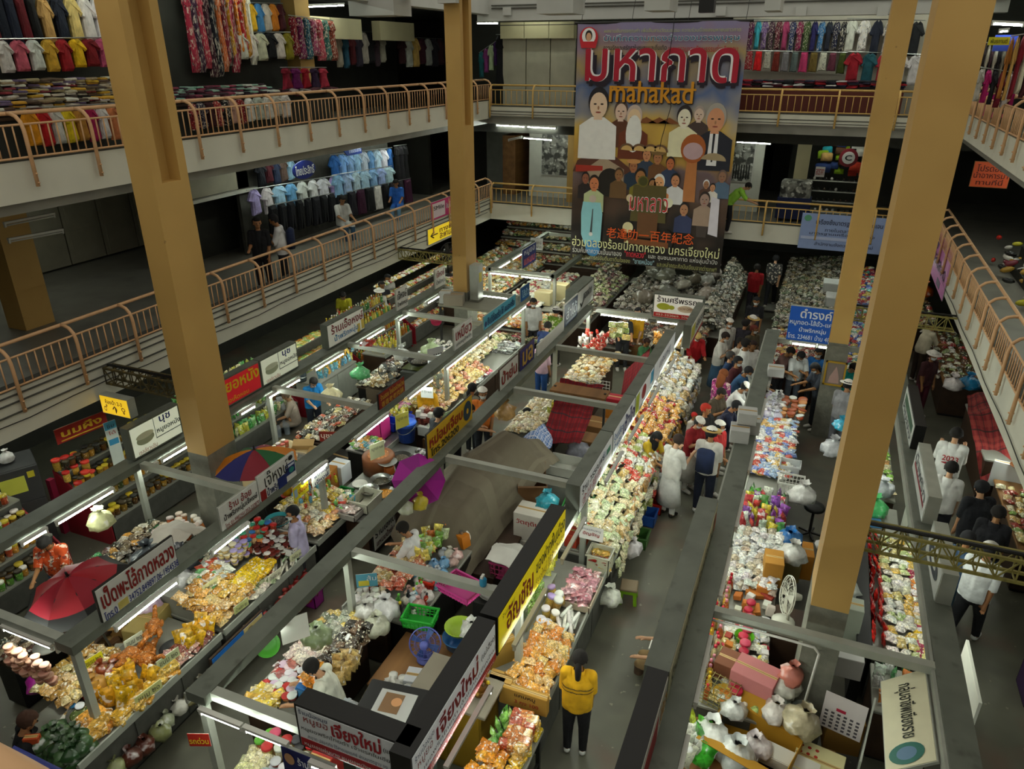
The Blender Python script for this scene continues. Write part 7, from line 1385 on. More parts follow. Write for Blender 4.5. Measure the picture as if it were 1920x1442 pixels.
rk('dress',['#8c1830','#6c1860','#a81428','#34203c','#c03850'],(525,128),(612,128),.5,5,'plain gown hanging behind the upper left railing',X=-12.4)
rk('shirt',['#d8d0c8','#c8c8c0','#d8d4cc','#b8b0a8'],(455,185),(540,176),.48,5,'pale shirt hanging low behind the middle of the upper left railing',X=-11.9,wide=1.3)
rk('shirt',['#8c1c20','#28203c','#3c1418','#a83838','#1c1c20','#c8a088'],(350,195),(455,184),.5,7,'dark patterned shirt behind the railing beside the near column',X=-11.9,prn=.5)
rk('shirt',['#a8a090','#28586c','#4c1418','#302838','#b8b0a0','#1c1c20','#3c3038'],(625,60),(720,62),.95,8,'dim garment in the dark shop on the upper left gallery',X=-14.2)
rk('shirt',['#3c1c20','#c8c8c0','#d8b060','#401828','#a8a8a0','#28242c'],(745,70),(830,74),.9,7,'dim garment in the second dark shop on the upper left gallery',X=-14.2)
rk('shirt',['#1c5c60','#78306c','#b8c8a0','#402058'],(898,100),(935,75),.75,4,'teal or purple shirt beside the black robe',Y=24.3);rk('dress',['#101014','#16161a'],(930,66),(966,66),1.7,2,'long black robe beside the cream shutter',Y=24.2,wide=1.5)
rk('shirt',['#5c1c48','#3ca0b0','#7c5c90','#3c1830','#601c30','#a03860','#24305c','#8c2050','#405c28','#28245c','#3870a0','#202430','#141838','#1c1c24'],(1404,38),(1592,40),.78,14,'dark tie dyed shirt on the top row right of the banner',Y=24.4,prn=.5,wide=1.3)
rk('shirt',['#d8d4d0','#e0dcd8','#1c2030','#d8d4cc','#c8c4c0','#16181c'],(1588,36),(1735,40),.85,6,'white printed shirt near the far right column',Y=24.4,prn=.6,wide=1.2)
rk('skirt',['#a01c2c','#d0181c','#a8a49c','#6c2418','#7c7c80','#5c6868','#c03c70','#6c5c28','#e0d8cc','#5c2838','#4c5420'],(1398,96),(1590,100),.5,11,'patterned skirt on the second row right of the banner',Y=24.3,prn=.4,wide=1.1)
rk('shirt',['#a01828','#1c5058','#a82838','#d8d4cc','#e0dcd4'],(1590,98),(1735,104),.75,5,'red or teal shirt below the white printed ones',Y=24.2)
rk('shirt',['#2c2428','#c8c4b8','#483038','#d8d4c8','#302c34','#b0a898','#5c3c2c','#1c1c20'],(1846,82),(1905,88),.8,8,'shirt on the rack at the right edge, upper gallery',Y=17.5);rk('shirt',['#a86c28','#c89c58','#8c2430','#d8d0b8','#4c1c24'],(1895,70),(1950,62),1.0,5,'tan shirt at the right edge, upper gallery',Y=16.6);rk('shirt',['#b8b8b0','#a81860','#1c1c20','#701428'],(1836,128),(1915,140),.6,6,'low hanging top at the right edge, upper gallery',Y=17.2)
# folded piles on tables
GF=['#c8c0a8','#8c7c5c','#d8d4c8','#5c4838','#c89830','#8c3840','#a89878','#e0dcd0','#6c5c78','#4c4038']
def pile(label,x0,x1,y0,y1,z0,z1,cols,nx,ny,layers,z=6.0):
 t=thing('display_table','table under the '+label,'table',((x0+x1)/2,(y0+y1)/2,z));w,d=(x1-x0)/2,(y1-y0)/2;zz=min(z0,z1)-z
 MB().box(-w,w,-d,d,zz-.06,zz-.01).build('table_top','wood_dark',t);MB().box(-w+.05,w-.05,-d+.05,d-.05,0,zz-.06).build('skirt_cloth','dark_wall',t)
 goods('folded_garment',cols,x0,x1,y0,y1,z0,z1,nx,ny,'*'+label,label,layers=layers,step=.037,tilt=.05,jit=.1,rz=0)
pile('folded cloth in the piles at the upper left corner',-12.75,-12.0,8.0,10.9,7.35,6.9,GF,3,13,4)
pile('folded cloth right of the near left column',-12.7,-12.1,11.6,15.0,7.1,6.9,['#88a898','#3c2830','#5c2838','#c8c8c0','#281c28','#8c3c50'],3,14,3)
pile('folded cloth right of the banner',-2.9,1.6,23.5,24.0,6.95,6.95,['#1c1c22','#a01c28','#28243c','#c8c8c4','#101014','#5c2434'],16,2,5)
goods('folded_garment',['#2c2428','#5c3038','#a8a098'],-12.6,-12.2,15.2,17.5,6.9,6.9,2,8,'*folded cloth past the pale shirts','folded cloth past the pale shirts',layers=3,step=.037)
slab('wall_counter_upper',-2.9,1.6,23.3,23.4,6.0,6.9,flat('#5c2418'));slab('wall_counter_left',-12.65,-12.55,15.1,17.6,6.0,6.86,'dark_wall')
slab('wall_clothes_backing',-13.3,-13.2,5,16.8,6,9.2,'dark_wall');slab('wall_clothes_backing',-3.2,2.6,24.7,24.8,6,9.0,flat('#b8b0a0'))
# school uniform shop on the lower left gallery
UN=['#b8a8e0','#dcdcd8','#a8d0e8','#6ca8d8','#d8dcdc','#e0e4e4','#d8dce4']
rk('shirt',UN,(462,358),(632,330),.62,8,'school shirt on the lower row of the uniform shop',X=-13.0,wide=1.35)
rk('shirt',['#181c24','#4c1420','#243048','#5c4c40','#8cb0c8','#1c2028'],(478,305),(560,290),.6,6,'dark garment on the top row of the uniform shop',X=-13.3)
rk('shirt',['#3c78c8','#7cb0e0','#88a8d8','#a0c8e8','#c8dce8','#6c9cd0','#b8d4e8','#dce4e8'],(618,292),(735,278),.75,9,'light blue school shirt in the middle of the uniform shop',X=-13.2)
rk('shirt',['#8cb8e0','#a8c0e8','#b8d0e4','#a8cce8'],(622,330),(735,312),.6,7,'pale blue folded shirt below the light blue ones',X=-12.9)
rk('trousers',['#101216','#14161c','#181a20'],(500,388),(640,360),.75,9,'black school trousers in the uniform shop',X=-12.9,wide=1.1);rk('skirt',['#181420','#3c1430','#141418','#d8d8d0','#101014','#28242c'],(650,362),(770,335),.75,8,'black skirt at the far end of the uniform shop',X=-12.8,wide=1.1);rk('dress',['#141418','#1c1c22'],(738,275),(762,272),1.2,3,'long black gown at the far end of the uniform shop',X=-13.0)
slab('wall_uniform_shop',-13.7,-13.6,14.8,22,3,5.7,'concrete_dark')
t=thing('shop_sign','oval dark blue sign with white Thai lettering over the uniform shop','sign',atX(570,318,-12.3),R(90));MB().lathe([(.45,-.02),(.45,.02)],28,sy=.5).build('panel',flat('#14287c'),t).rotation_euler=(R(90),0,0);put_text(t,'ไทยประสิทธิ์',-.38,.38,-.12,.12,'#e8ecf0',.03,.02)
t=thing('shop_sign','small blue arrow sign over the light blue shirts','sign',atX(662,281,-12.4),R(90));MB().prism([(-.45,0),(-.3,.13),(.4,.13),(.4,-.13),(-.3,-.13)],-.02,.02,axis='y').build('panel',flat('#1c3c8c'),t);put_text(t,'ไทยประสิทธิ์',-.25,.36,-.07,.07,'#c8d4f0',.025,.01)
for y in(14.6,16.4,18.2,20.0):tube_light('unseen added tube number %d from the near end above the school uniforms'%(1+(14.6,16.4,18.2,20.0).index(y)),(-12.1,y,5.62),(-12.1,y+1.15,5.62))  # tubes out of sight behind the fascia, added to light the uniforms
for k,y in enumerate((7.5,9.8,12.1,14.4,17.5,20.5)):tube_light('%s unseen added ceiling tube from the near end over the upper left gallery clothes'%ORD[k],(-12.0,y,9.2),(-12.0,y+1.2,9.2))  # hidden ceiling tubes, here and on the other galleries, added for more light
for k,x in enumerate((-9.6,-6.5,-2.6,-.6,1.4,4.2)):tube_light('%s unseen added ceiling tube from the left over the upper back gallery'%ORD[k],(x,23.4,9.2),(x+1.2,23.4,9.2))
for k,y in enumerate((14.0,17.0,20.0)):tube_light('%s unseen added ceiling tube from the near end over the upper right gallery'%ORD[k],(4.4,y,9.2),(4.4,y+1.2,9.2));tube_light('%s unseen added ceiling tube from the near end over the lower right gallery'%ORD[k],(4.6,y,5.6),(4.6,y+1.2,5.6))  # both levels: hidden tubes added to light the right galleries
# old photographs, shoe and bag shop on the lower back gallery
mat('photo_grey','#8c8c84',rough=.4,namt=.55,nscale=5,spots=[('#1c1c1a',4,.5,.56,.85),('#dcdcd4',7,.58,.63,.8)])
for lab,a,b,yy in(('large black and white landscape photograph left of the banner',(1016,326),(1076,246),25.85),('large black and white crowd photograph right of the banner',(1368,338),(1418,262),25.85)):
 p,q=atY(*a,yy),atY(*b,yy);t=thing('wall_photograph',lab,'picture',(p.x,yy,p.z));w,h=q.x-p.x,q.z-p.z
 MB().box(0,w,-.04,0,0,h).build('print','photo_grey',t);MB().box(-.03,w+.03,-.02,.0,-.03,h+.03).build('mount','white_plastic',t)
 for k in range(7 if 'crowd' in lab else 0):MB().prism([(w*(.1+.12*k),h*.05),(w*(.17+.12*k),h*.05),(w*(.16+.12*k),h*.4),(w*(.11+.12*k),h*.4)],-.045,-.041,axis='y').build('printed_figure','black',t)
slab('wall_shoe_shop',-1.2,2.6,28.6,28.8,3,5.7,'dark_wall')
t=thing('shoe_rack','white wire rack of black shoes on the lower back gallery','rack',(.3,25.4,3.0))
for k in range(4):MB().box(-1.0,.9,-.15+.12*k,-.0+.12*k,.25+.3*k,.27+.3*k).build('shelf','white_plastic',t)
for s in(-1,.9):MB().bar((s,0,0),(s,.3,1.4),.03).build('upright','white_plastic',t)
shoe=MB().ball((0,0,.05),.09,8,5,sc=(.5,1.2,.55)).mesh('shoe','obj_gloss',True)
for k in range(4):
 for i in range(11):new('shoe',shoe,None,(-.62+.17*i,25.33+.12*k,3.28+.3*k),(0,0,ru(-.2,.2)),1,random.choice(['#141414','#1c1814','#141418','#3c2c20','#c8c4bc']),'shoe on the white wire rack','shoe','shoes on the wire rack')
bagm=MB().cbox(-.16,.16,-.07,.07,0,.24,.04).mesh('handbag','obj_cloth',True)
for i in range(26):
 x,z=ru(-.2,1.4),ru(4.2,5.3);o=new('handbag',bagm,None,(x,26.2+ru(-.1,.1),z),(0,ru(-.2,.2),0),ru(.7,1.2),random.choice(['#c83c28','#28a0b0','#1c1c1c','#8cb020','#a02838','#c8a060','#283c70','#5c3c28','#d8d4c8']),'bag hanging in the bag shop above the shoe rack','bag','bags of the bag shop')
t=thing('round_sign','round dark red sign with a white centre in the bag shop','sign',atY(1591,296,25.3));MB().tube([(0,0,0),(0,.04,0)],.27,24).build('disc',flat('#7c1424'),t);MB().tube([(0,-.01,0),(0,0,0)],.18,24).build('centre',flat('#e0dcd8'),t);put_text(t,'C',-.1,.1,-.08,.08,'#1c1c1c',.012,.03)
for i,(a,b,s,c,tx)in enumerate((((1528,325),(1546,325),.2,'#d8d4d0','ลดราคา'),((1598,272),(1622,272),.22,'#d8d8d0','นิภา'))):p=atY(*a,25.3);sign('shop_sign',['small white and red notice on the shoe rack','white sign beside the far right column over the bag shop'][i],p[:2],atY(*b,25.3)[:2],p.z-.1,p.z+.2,face=c,body='pale_metal',lines=[(tx,'#a02020' if i==0 else '#1c1c1c',.08,.92,.2,.8,.02)])
counter('blue cloth covered trolley of folded bags on the lower back gallery',-1.15,-.3,24.6,25.3,.1,lip=False);t=thing('trolley','blue trolley piled with dark bags on the lower back gallery','trolley',(-.75,24.9,3.0));MB().cbox(-.5,.5,-.3,.3,.1,.75,.02).build('trolley_body',flat('#14204c'),t);MB().cbox(-.45,.45,-.28,.28,.75,1.25,.06).build('trolley_load','photo_grey',t)
bpy.data.objects['trolley'].location.z=3.0
# shoes and sacks on the lower right gallery, orange notice, grey cabinets
p=atX(1800,305,3.6);sign('shop_sign','orange notice with dark lettering hanging under the upper right gallery',(3.3,21.2),(4.1,21.2),4.85,5.45,face='#d05428',body='wood',border=.01,lines=[('โปรดอย่า','#4c1410',.1,.9,.62,.9,.01),('นำอาหารมา','#4c1410',.05,.95,.36,.6,.01),('ทานที่นี่','#4c1410',.15,.85,.1,.32,.01)])
for i in range(70):new('slipper',shoe,None,(ru(4.2,5.4),ru(17.2,21.5),3.05),(ru(-.3,.3),0,ru(0,3)),ru(1.0,1.5),random.choice(['#c8281c','#1c1c1c','#d8d4c8','#b89038','#c8c030','#803040','#e0dcd4']),'slipper spread on the floor of the lower right gallery','slipper','slippers on the right gallery floor').location.z=3.02+ru(0,.9)*.8*rnd()
for k in range(3):slab('wall_slipper_step',4.5+.3*k,4.8+.3*k,17.2,21.5,3.0,3.2+.25*k,'dark_wall')
stool('blue plastic stool on the lower right gallery',4.55,16.6,3.0,'#1c3c9c','#1c44a8',.36,.42);stool('red plastic tray stool beside the blue one',4.5,17.1,3.0,'#a01c28','#b02430',.36,.3)
t=thing('box_stand','white slanted stand beside the blue stool on the right gallery','stand',(5.1,15.4,3.0));MB().cbox(-.35,.35,-.3,.3,0,.8,.02).build('cabinet_body','white_paint',t);MB().tube([(-.5,-.3,0),(-.35,-.2,1.0)],.03,8).build('pole','white_plastic',t)
sign('shop_sign','yellow sign with dark lettering on the upper right gallery',atY(1852,82,16.8)[:2],atY(1892,82,16.8)[:2],7.95,8.08,face='#d8d020',body='pale_metal',lines=[('พันธกานต์','#3c3c10',.1,.9,.2,.8,.01)]);sign('shop_sign','blue sign behind the yellow one on the upper right gallery',atY(1862,86,17.1)[:2],atY(1905,86,17.1)[:2],7.85,8.12,face='#2840a0',body='pale_metal')
# ================================================================ the big hanging banner
BY=21.8;b0=atY(1069,484,BY);b1=atY(1350,506,BY);b2=atY(1400,40,BY)
BW,BH=b1.x-b0.x,b2.z-b0.z+.02
mb_=mat('banner_print','#4c3a2c',rough=.5,namt=.2,nscale=1.2);nt=mb_.node_tree;N=nt.nodes;L=nt.links
tc=N.new('ShaderNodeTexCoord');sp=N.new('ShaderNodeSeparateXYZ');L.new(tc.outputs['Object'],sp.inputs[0]);nz=N.new('ShaderNodeTexNoise');nz.inputs['Scale'].default_value=.8;L.new(tc.outputs['Object'],nz.inputs['Vector'])
ma=N.new('ShaderNodeMath');ma.operation='MULTIPLY_ADD';ma.inputs[1].default_value=2.6;L.new(nz.outputs[0],ma.inputs[0]);L.new(sp.outputs[2],ma.inputs[2]);mr=N.new('ShaderNodeMapRange');mr.inputs['From Min'].default_value=1.3;mr.inputs['From Max'].default_value=BH+1.3;L.new(ma.outputs[0],mr.inputs[0])
cr=N.new('ShaderNodeValToRGB');L.new(mr.outputs[0],cr.inputs[0]);E_=cr.color_ramp.elements;E_[0].position=0;E_[0].color=lin('#241e18');E_[1].position=1;E_[1].color=lin('#9088ac')
for pos,c in((.16,'#241c16'),(.3,'#644c3c'),(.4,'#786468'),(.47,'#c89c4c'),(.58,'#e0b850'),(.66,'#b0a898'),(.74,'#6074a0'),(.84,'#b49c68'),(.93,'#9c849c')):e=E_.new(pos);e.color=lin(c)
L.new(cr.outputs[0],N['Principled BSDF'].inputs['Base Color'])
bn=thing('banner','huge hanging banner with red Thai title, portraits and a jeep','banner',(b0.x,BY,b0.z))
g=MB();nb=12
vs=[(BW*i/nb,.03*math.sin(i*1.1),z)for z in(0,BH)for i in range(nb+1)];vs+=[(x,y+.008,z)for x,y,z in vs];K_=2*(nb+1)
fs=[f for i in range(nb)for f in((i,i+1,nb+2+i,nb+1+i),(K_+nb+1+i,K_+nb+2+i,K_+i+1,K_+i))]
g.add(vs,fs);g.build('sheet','banner_print',bn)
MB().tube([(-.1,.02,BH),(BW+.1,.02,BH)],.03,8).build('top_batten','dark_metal',bn);MB().tube([(-2.6,.3,BH-.02),(BW+3.5,.3,BH-.02)],.012,6).build('hanging_wire','black',bn)
for u in(.02,.33,.66,.98):MB().tube([(u*BW,.02,BH),(u*BW,.3,BH+.6)],.008,5).build('hanging_cord','black',bn)
def bright(c,k=1.3):return '#%02x%02x%02x'%tuple(min(250,int(int(c[i:i+2],16)*k))for i in(1,3,5))
def bt(body,col,u0,u1,v0,v1,bold=0.,off=.05):put_text(bn,body,u0*BW,u1*BW,v0*BH,v1*BH,bright(col),off,bold)
def bshape(pts,col,off=.04,nm='printed_shape'):m=MB();q=[Vector((p[0]*BW,p[1]*BH,0))for p in pts];m.add([(p.x,-off,p.y)for p in q],[tuple(t)for t in geometry.tessellate_polygon([q])]);return m.build(nm,flat(bright(col)),bn)
def bell(cx,cy,rx,ry,col,off=.042,a0=0,a1=360):return bshape([(cx+rx*math.cos(R(a0+(a1-a0)*k/20)),cy+ry*math.sin(R(a0+(a1-a0)*k/20))*BW/BH)for k in range(20)],col,off)
def bfig(u,v,s,skin,hair,cloth,off=.04,bot=None,hat=None):
 v-=.06;y=lambda q:v+q*s*BW/BH
 if bot:bshape([(u-.3*s,y(-1.9)),(u+.3*s,y(-1.9)),(u+.42*s,y(-.2)),(u-.42*s,y(-.2))],bot,off)
 bshape([(u-.62*s,y(-1.2)),(u+.62*s,y(-1.2)),(u+.6*s,y(-.2)),(u+.2*s,y(.06)),(u-.2*s,y(.06)),(u-.6*s,y(-.2))],cloth,off+.001,'printed_figure')
 bell(u,y(.5),.33*s,.44*s,hair,off+.002);bell(u,y(.4),.28*s,.38*s,skin,off+.003);bshape([(u-.12*s,y(.12)),(u+.12*s,y(.12)),(u+.14*s,y(-.02)),(u-.14*s,y(-.02))],skin,off+.0025)
 for e in(-.11,.11):bell(u+e*s,y(.44),.05*s,.025*s,'#2c2018',off+.004)
 bell(u,y(.2),.09*s,.025*s,'#7c3c30',off+.004);bell(u,y(.33),.03*s,.06*s,hair if 0 else '#8c6448',off+.0038)
 if hat:bell(u,y(.75),.5*s,.16*s,hat,off+.005)
bshape([(.0,.40),(.40,.40),(.37,.43),(.2,.51),(.03,.45)],'#4c2c20',.035);bshape([(.1,.33),(.34,.33),(.34,.42),(.2,.47),(.1,.42)],'#8c7c68',.0355);bell(.25,.36,.08,.09,'#1c1814',.036);bshape([(.02,.4),(.2,.41),(.2,.43),(.02,.43)],'#8c2c20',.037)
for u in(.35,.43,.5,.56):bell(u,.5,.05,.045,'#5c4430',.052,0,180);bell(u,.5,.037,.032,'#b09058',.0525,0,180)
for u in(.46,.54,.6):bshape([(u-.07,.615),(u+.07,.615),(u,.64)],'#6c4020',.035)
bfig(.155,.685,.2,'#c8a890','#1c1a20','#c8c0bc',.04);bfig(.30,.68,.13,'#b8a090','#4c3c34','#4c2c1c',.038);bfig(.385,.65,.15,'#c8a888','#a8988c','#5c2c18',.039);bell(.388,.57,.05,.11,'#d0c8bc',.046);bfig(.69,.66,.14,'#c8bca8','#241c1c','#c0bc9c',.039);bfig(.775,.685,.1,'#b09c8c','#8c8078','#3c302c',.038);bfig(.875,.645,.18,'#b07c5c','#8c8880','#1c1e28',.041);bshape([(.845,.455),(.905,.455),(.9,.59),(.85,.59)],'#d8d8d4',.0425);bshape([(.87,.47),(.88,.47),(.882,.585),(.868,.585)],'#1c1c24',.043)
for(u,v,s,sk,h,c,hat)in((.4,.47,.09,'#8c5c3c','#2c1c14','#1c2c3c','#a87848'),(.48,.52,.09,'#a87450','#1c1414','#283444',None),(.55,.51,.09,'#946440','#1c1414','#5c3c20','#6c5430'),(.63,.49,.085,'#a05c38','#241814','#28344c',None),(.15,.38,.11,'#b06c48','#241c18','#a0a880',None),(.09,.41,.08,'#7c4c38','#181414','#241c1c',None),(.31,.43,.09,'#7c5838','#3c2c1c','#5c4428',None),(.45,.42,.11,'#8c6038','#1c1410','#6c6420',None),(.53,.40,.08,'#8c6440','#1c1814','#4c4030',None),(.57,.40,.11,'#c08c60','#c8c4bc','#c87848',None),(.67,.42,.09,'#a87450','#181414','#b8b8b8',None),(.74,.3,.09,'#9c7050','#181414','#2c3454',None),(.86,.42,.06,'#8c6448','#d8d4cc','#4c3428',None),(.9,.41,.055,'#a87858','#1c1814','#c8bcb4',None),(.95,.45,.08,'#7c5c48','#5c4c44','#485c70',None)):bfig(u,v,s,sk,h,c,.044+(.55-v)*.03,hat=hat)
bell(.76,.52,.075,.085,'#8c4c20',.045);bell(.76,.51,.06,.05,'#a0888c',.046);bshape([(.72,.3),(.8,.3),(.79,.5),(.73,.5)],'#9c6438',.0445);bell(.885,.475,.075,.045,'#8c7c60',.0455,0,180)
bfig(.86,.345,.1,'#8c7468','#2c2420','#8c7868',.06,'#3c3430');bshape([(.9,.17),(.96,.16),(.95,.32),(.9,.33)],'#b8b4bc',.066)
bshape([(.4,.2),(.63,.2),(.62,.36),(.41,.36)],'#4c4420',.06);bshape([(.45,.13),(.58,.13),(.58,.24),(.45,.24)],'#5c3c20',.061);bshape([(.37,.1),(.66,.09),(.66,.115),(.37,.125)],'#6c4020',.062);bell(.39,.17,.035,.035,'#c8b890',.063);bell(.39,.3,.022,.024,'#b8a888',.063);bell(.64,.29,.028,.03,'#c8c0a8',.063);bell(.64,.12,.05,.075,'#1c1814',.0605);bell(.47,.375,.035,.035,'#5c5420',.064);bell(.47,.375,.027,.027,'#3c3c18',.0645)
bshape([(.08,.27),(.2,.27),(.215,.22),(.21,.1),(.17,.04),(.11,.06),(.075,.12),(.07,.22)],'#7cb0b8',.06);bell(.16,.06,.05,.055,'#3c78a8',.061);bell(.145,.285,.024,.024,'#a89c90',.062);bshape([(.135,.13),(.15,.13),(.152,.24),(.146,.24)],'#3c4448',.063);bell(.142,.125,.013,.013,'#c8ccc8',.0635)
for k,(bo,c,d)in enumerate(((.06,'#1c1420',.045),(.035,'#e8dcd4',.0465),(.012,'#8c1428',.0485))):bt('มหากาด',c,.06+(.012 if k==0 else 0),.97+(.012 if k==0 else 0),.775-(.02 if k==0 else 0),.905-(.015 if k==0 else 0),bo,d+.01)
bt('mahakad','#1c1414',.225,.735,.69,.775,.03,.055);bt('mahakad','#b07818',.22,.73,.695,.78,.012,.057);bshape([(.22,.752),(.745,.745),(.745,.753),(.22,.76)],'#b07818',.058)
bt('ผลงานอันทรงคุณค่า เพื่อสืบสานวัฒนธรรม ความร่วมมือของมหาชนชาวกาด','#8c9458',.17,.96,.958,.978);bt('บันทึกความทรงจำของบรรพบุรุษ','#c8d8d8',.168,.962,.922,.956,.025,.049);bt('บันทึกความทรงจำของบรรพบุรุษ','#1c5870',.17,.96,.924,.954,.006,.051)
bt('ความรักและศรัทธาในชุมชนและถิ่นเกิด','#1c1820',.17,.55,.892,.918,.01);bt('การบรรจบของวัฒนธรรมต่างดินแดน','#8c2430',.56,.955,.890,.915,.01)
bell(.075,.945,.058,.058,'#a02028',.05);bell(.075,.95,.043,.045,'#d8ccc0',.051);bell(.075,.952,.022,.03,'#1c1814',.052);bell(.075,.947,.016,.023,'#b08868',.053);bshape([(.02,.93),(.13,.93),(.12,.905),(.03,.905)],'#a02028',.0525)
bt('มหาลาว','#e0d4cc',.39,.64,.245,.31,.02,.068);bt('มหาลาว','#a82020',.393,.637,.248,.307,.0,.07)
bt('老達叻一百年紀念','#c85018',.25,.82,.115,.165,.008,.07)
bt('ฮ่วมฉลองร้อยปี๋กาดหลวง นครเจียงใหม่','#d8c490',.015,.985,.065,.112,.006,.07);bt('ร่วมค้นหาความเป็นมาของ','#c8c4b8',.02,.36,.035,.062,.0,.07);bt('"กาดหลวง"','#b82838',.38,.52,.036,.064,.01,.07);bt('และ ชุมชนมหากาด แห่งลุ่มน้ำปิง','#c8c4b8',.54,.98,.033,.062,.0,.07)
bt('จากประสบการณ์อันตื่นตาตื่นใจของ','#8c8c58',.02,.42,.008,.03,.0,.07);bt('"ยายหน้อย"','#88a8b0',.44,.58,.008,.034,.008,.07);bt('และเหล่าคณะศิลปินเจียนจากต่างภพ!!','#8c8c58',.6,.98,.006,.03,.0,.07)
cable('thin black cord trailing down the front of the banner',[atY(1268,0,BY-.2),atY(1262,60,BY-.2),atY(1252,120,BY-.2),atY(1258,200,BY-.2),atY(1240,262,BY-.2),atY(1237,280,BY-.2)],.01)
slab('trim_speaker_bracket',*[v for v in(atY(1314,0,20).x,atY(1342,0,20).x)],19.8,20.1,atY(1330,24,20).z,9.6,'black')
# ================================================================ people
def pose_body(lean=.06,nod=.15,la=(.1,.15),ra=(.1,.15),ll=(0,0),rl=(0,0),turn=0.,sp=.1,fat=1.):
 """bones of a figure facing -Y; arms (upper, fore) and legs (thigh, shin) swing forward by these angles"""
 V=Vector;u=V((0,-math.sin(lean),math.cos(lean)));B=[];J={}
 pel=V((0,0,.95));chest=pel+u*.3;nk=pel+u*.5
 def cap(a,b,r0,r1,reg,sx=1.):B.append((V(a),V(b),r0,r1,reg))
 for s in(-1,1):cap(pel+V((s*.06,0,0)),chest+V((s*.075,0,0)),.115*fat,.105*fat,'torso');cap(chest+V((s*.06,0,.04)),nk+V((s*.12,0,-.06)),.09*fat,.055,'torso')
 cap(pel+V((0,.01,0)),chest,.12*fat,.115*fat,'torso');cap(chest,nk+u*-.05,.115*fat,.075,'torso')
 cap(pel+V((0,0,-.02)),pel+V((0,0,-.05)),.13*fat,.13*fat,'hip')
 hu=V((math.sin(turn)*math.sin(nod),-math.sin(lean+nod)*math.cos(turn),math.cos(lean+nod)));cap(nk-u*.02,nk+hu*.07,.05,.045,'neck')
 hc=nk+hu*.16;f=V((math.sin(turn),-math.cos(turn),0));f=(f-hu*f.dot(hu)).normalized();sd=hu.cross(f)
 cap(hc+hu*.025,hc+hu*.03-f*.02,.088,.088,'head');cap(hc-hu*.035+f*.02,hc-hu*.06+f*.03,.066,.052,'head');cap(hc+f*.088-hu*.0,hc+f*.1-hu*.022,.011,.015,'head')
 for s in(-1,1):cap(hc+sd*s*.085,hc+sd*s*.09-hu*.03,.014,.012,'head')
 J['head']=(hc,hu,f,sd)
 def d(a,o):return V((o,-math.sin(a),-math.cos(a))).normalized()
 for s,(a,b),(t,k)in((-1,la,ll),(1,ra,rl)):
  sh=nk-u*.06+V((s*.165,0,0));el=sh+d(a-lean*.3,s*sp)*.28;wd=d(a+b,-s*sp*.6);wr=el+wd*.24
  cap(sh,el,.052*fat,.04,'uparm');cap(el,wr,.04,.027,'forearm');pn=V((s,0,0));pn=(pn-wd*pn.dot(wd)).normalized();kk=wd.cross(pn).normalized()
  cap(wr,wr+wd*.085,.026,.03,'hand')
  for q,ln in enumerate((.062,.075,.07,.055)):r=wr+wd*.09+pn*(.027-.018*q);m=r+wd*ln*.6;cap(r,m,.0095,.009,'hand');cap(m,m+(wd+kk*.5*-s).normalized()*ln*.5,.009,.008,'hand')
  cap(wr+wd*.03-pn*.025,wr+wd*.07-pn*.055,.011,.009,'hand')
  hp=pel+V((s*.088,0,-.05));kn=hp+d(t,s*.04)*.42;an=kn+d(t-k,0)*.41;cap(hp,kn,.088*fat,.058,'thigh');cap(kn,an,.058,.038,'shin');cap(an+V((0,.02,-.02)),an+V((0,-.14,-.045)),.042,.032,'foot')
  J['hand%d'%s]=wr+wd*.1
 return B,J
POSES={'stand':dict(),'walk':dict(ll=(.35,.1),rl=(-.25,.3),la=(-.25,.2),ra=(.3,.3)),'work':dict(lean=.22,nod=.5,la=(.55,.9),ra=(.6,.8)),'reach':dict(lean=.35,nod=.35,la=(1.1,.2),ra=(.5,.9)),'phone':dict(nod=.45,la=(.3,1.9),ra=(.35,1.7)),'sit':dict(lean=.1,nod=.4,ll=(1.45,1.4),rl=(1.5,1.45),la=(.5,.9),ra=(.5,.8)),'bend':dict(lean=.75,nod=.3,la=(.9,.3),ra=(.8,.5),ll=(.15,.25),rl=(.1,.2)),'talk':dict(lean=.03,nod=.1,la=(.25,1.2),ra=(.1,.2),turn=.4)}
_PB={}
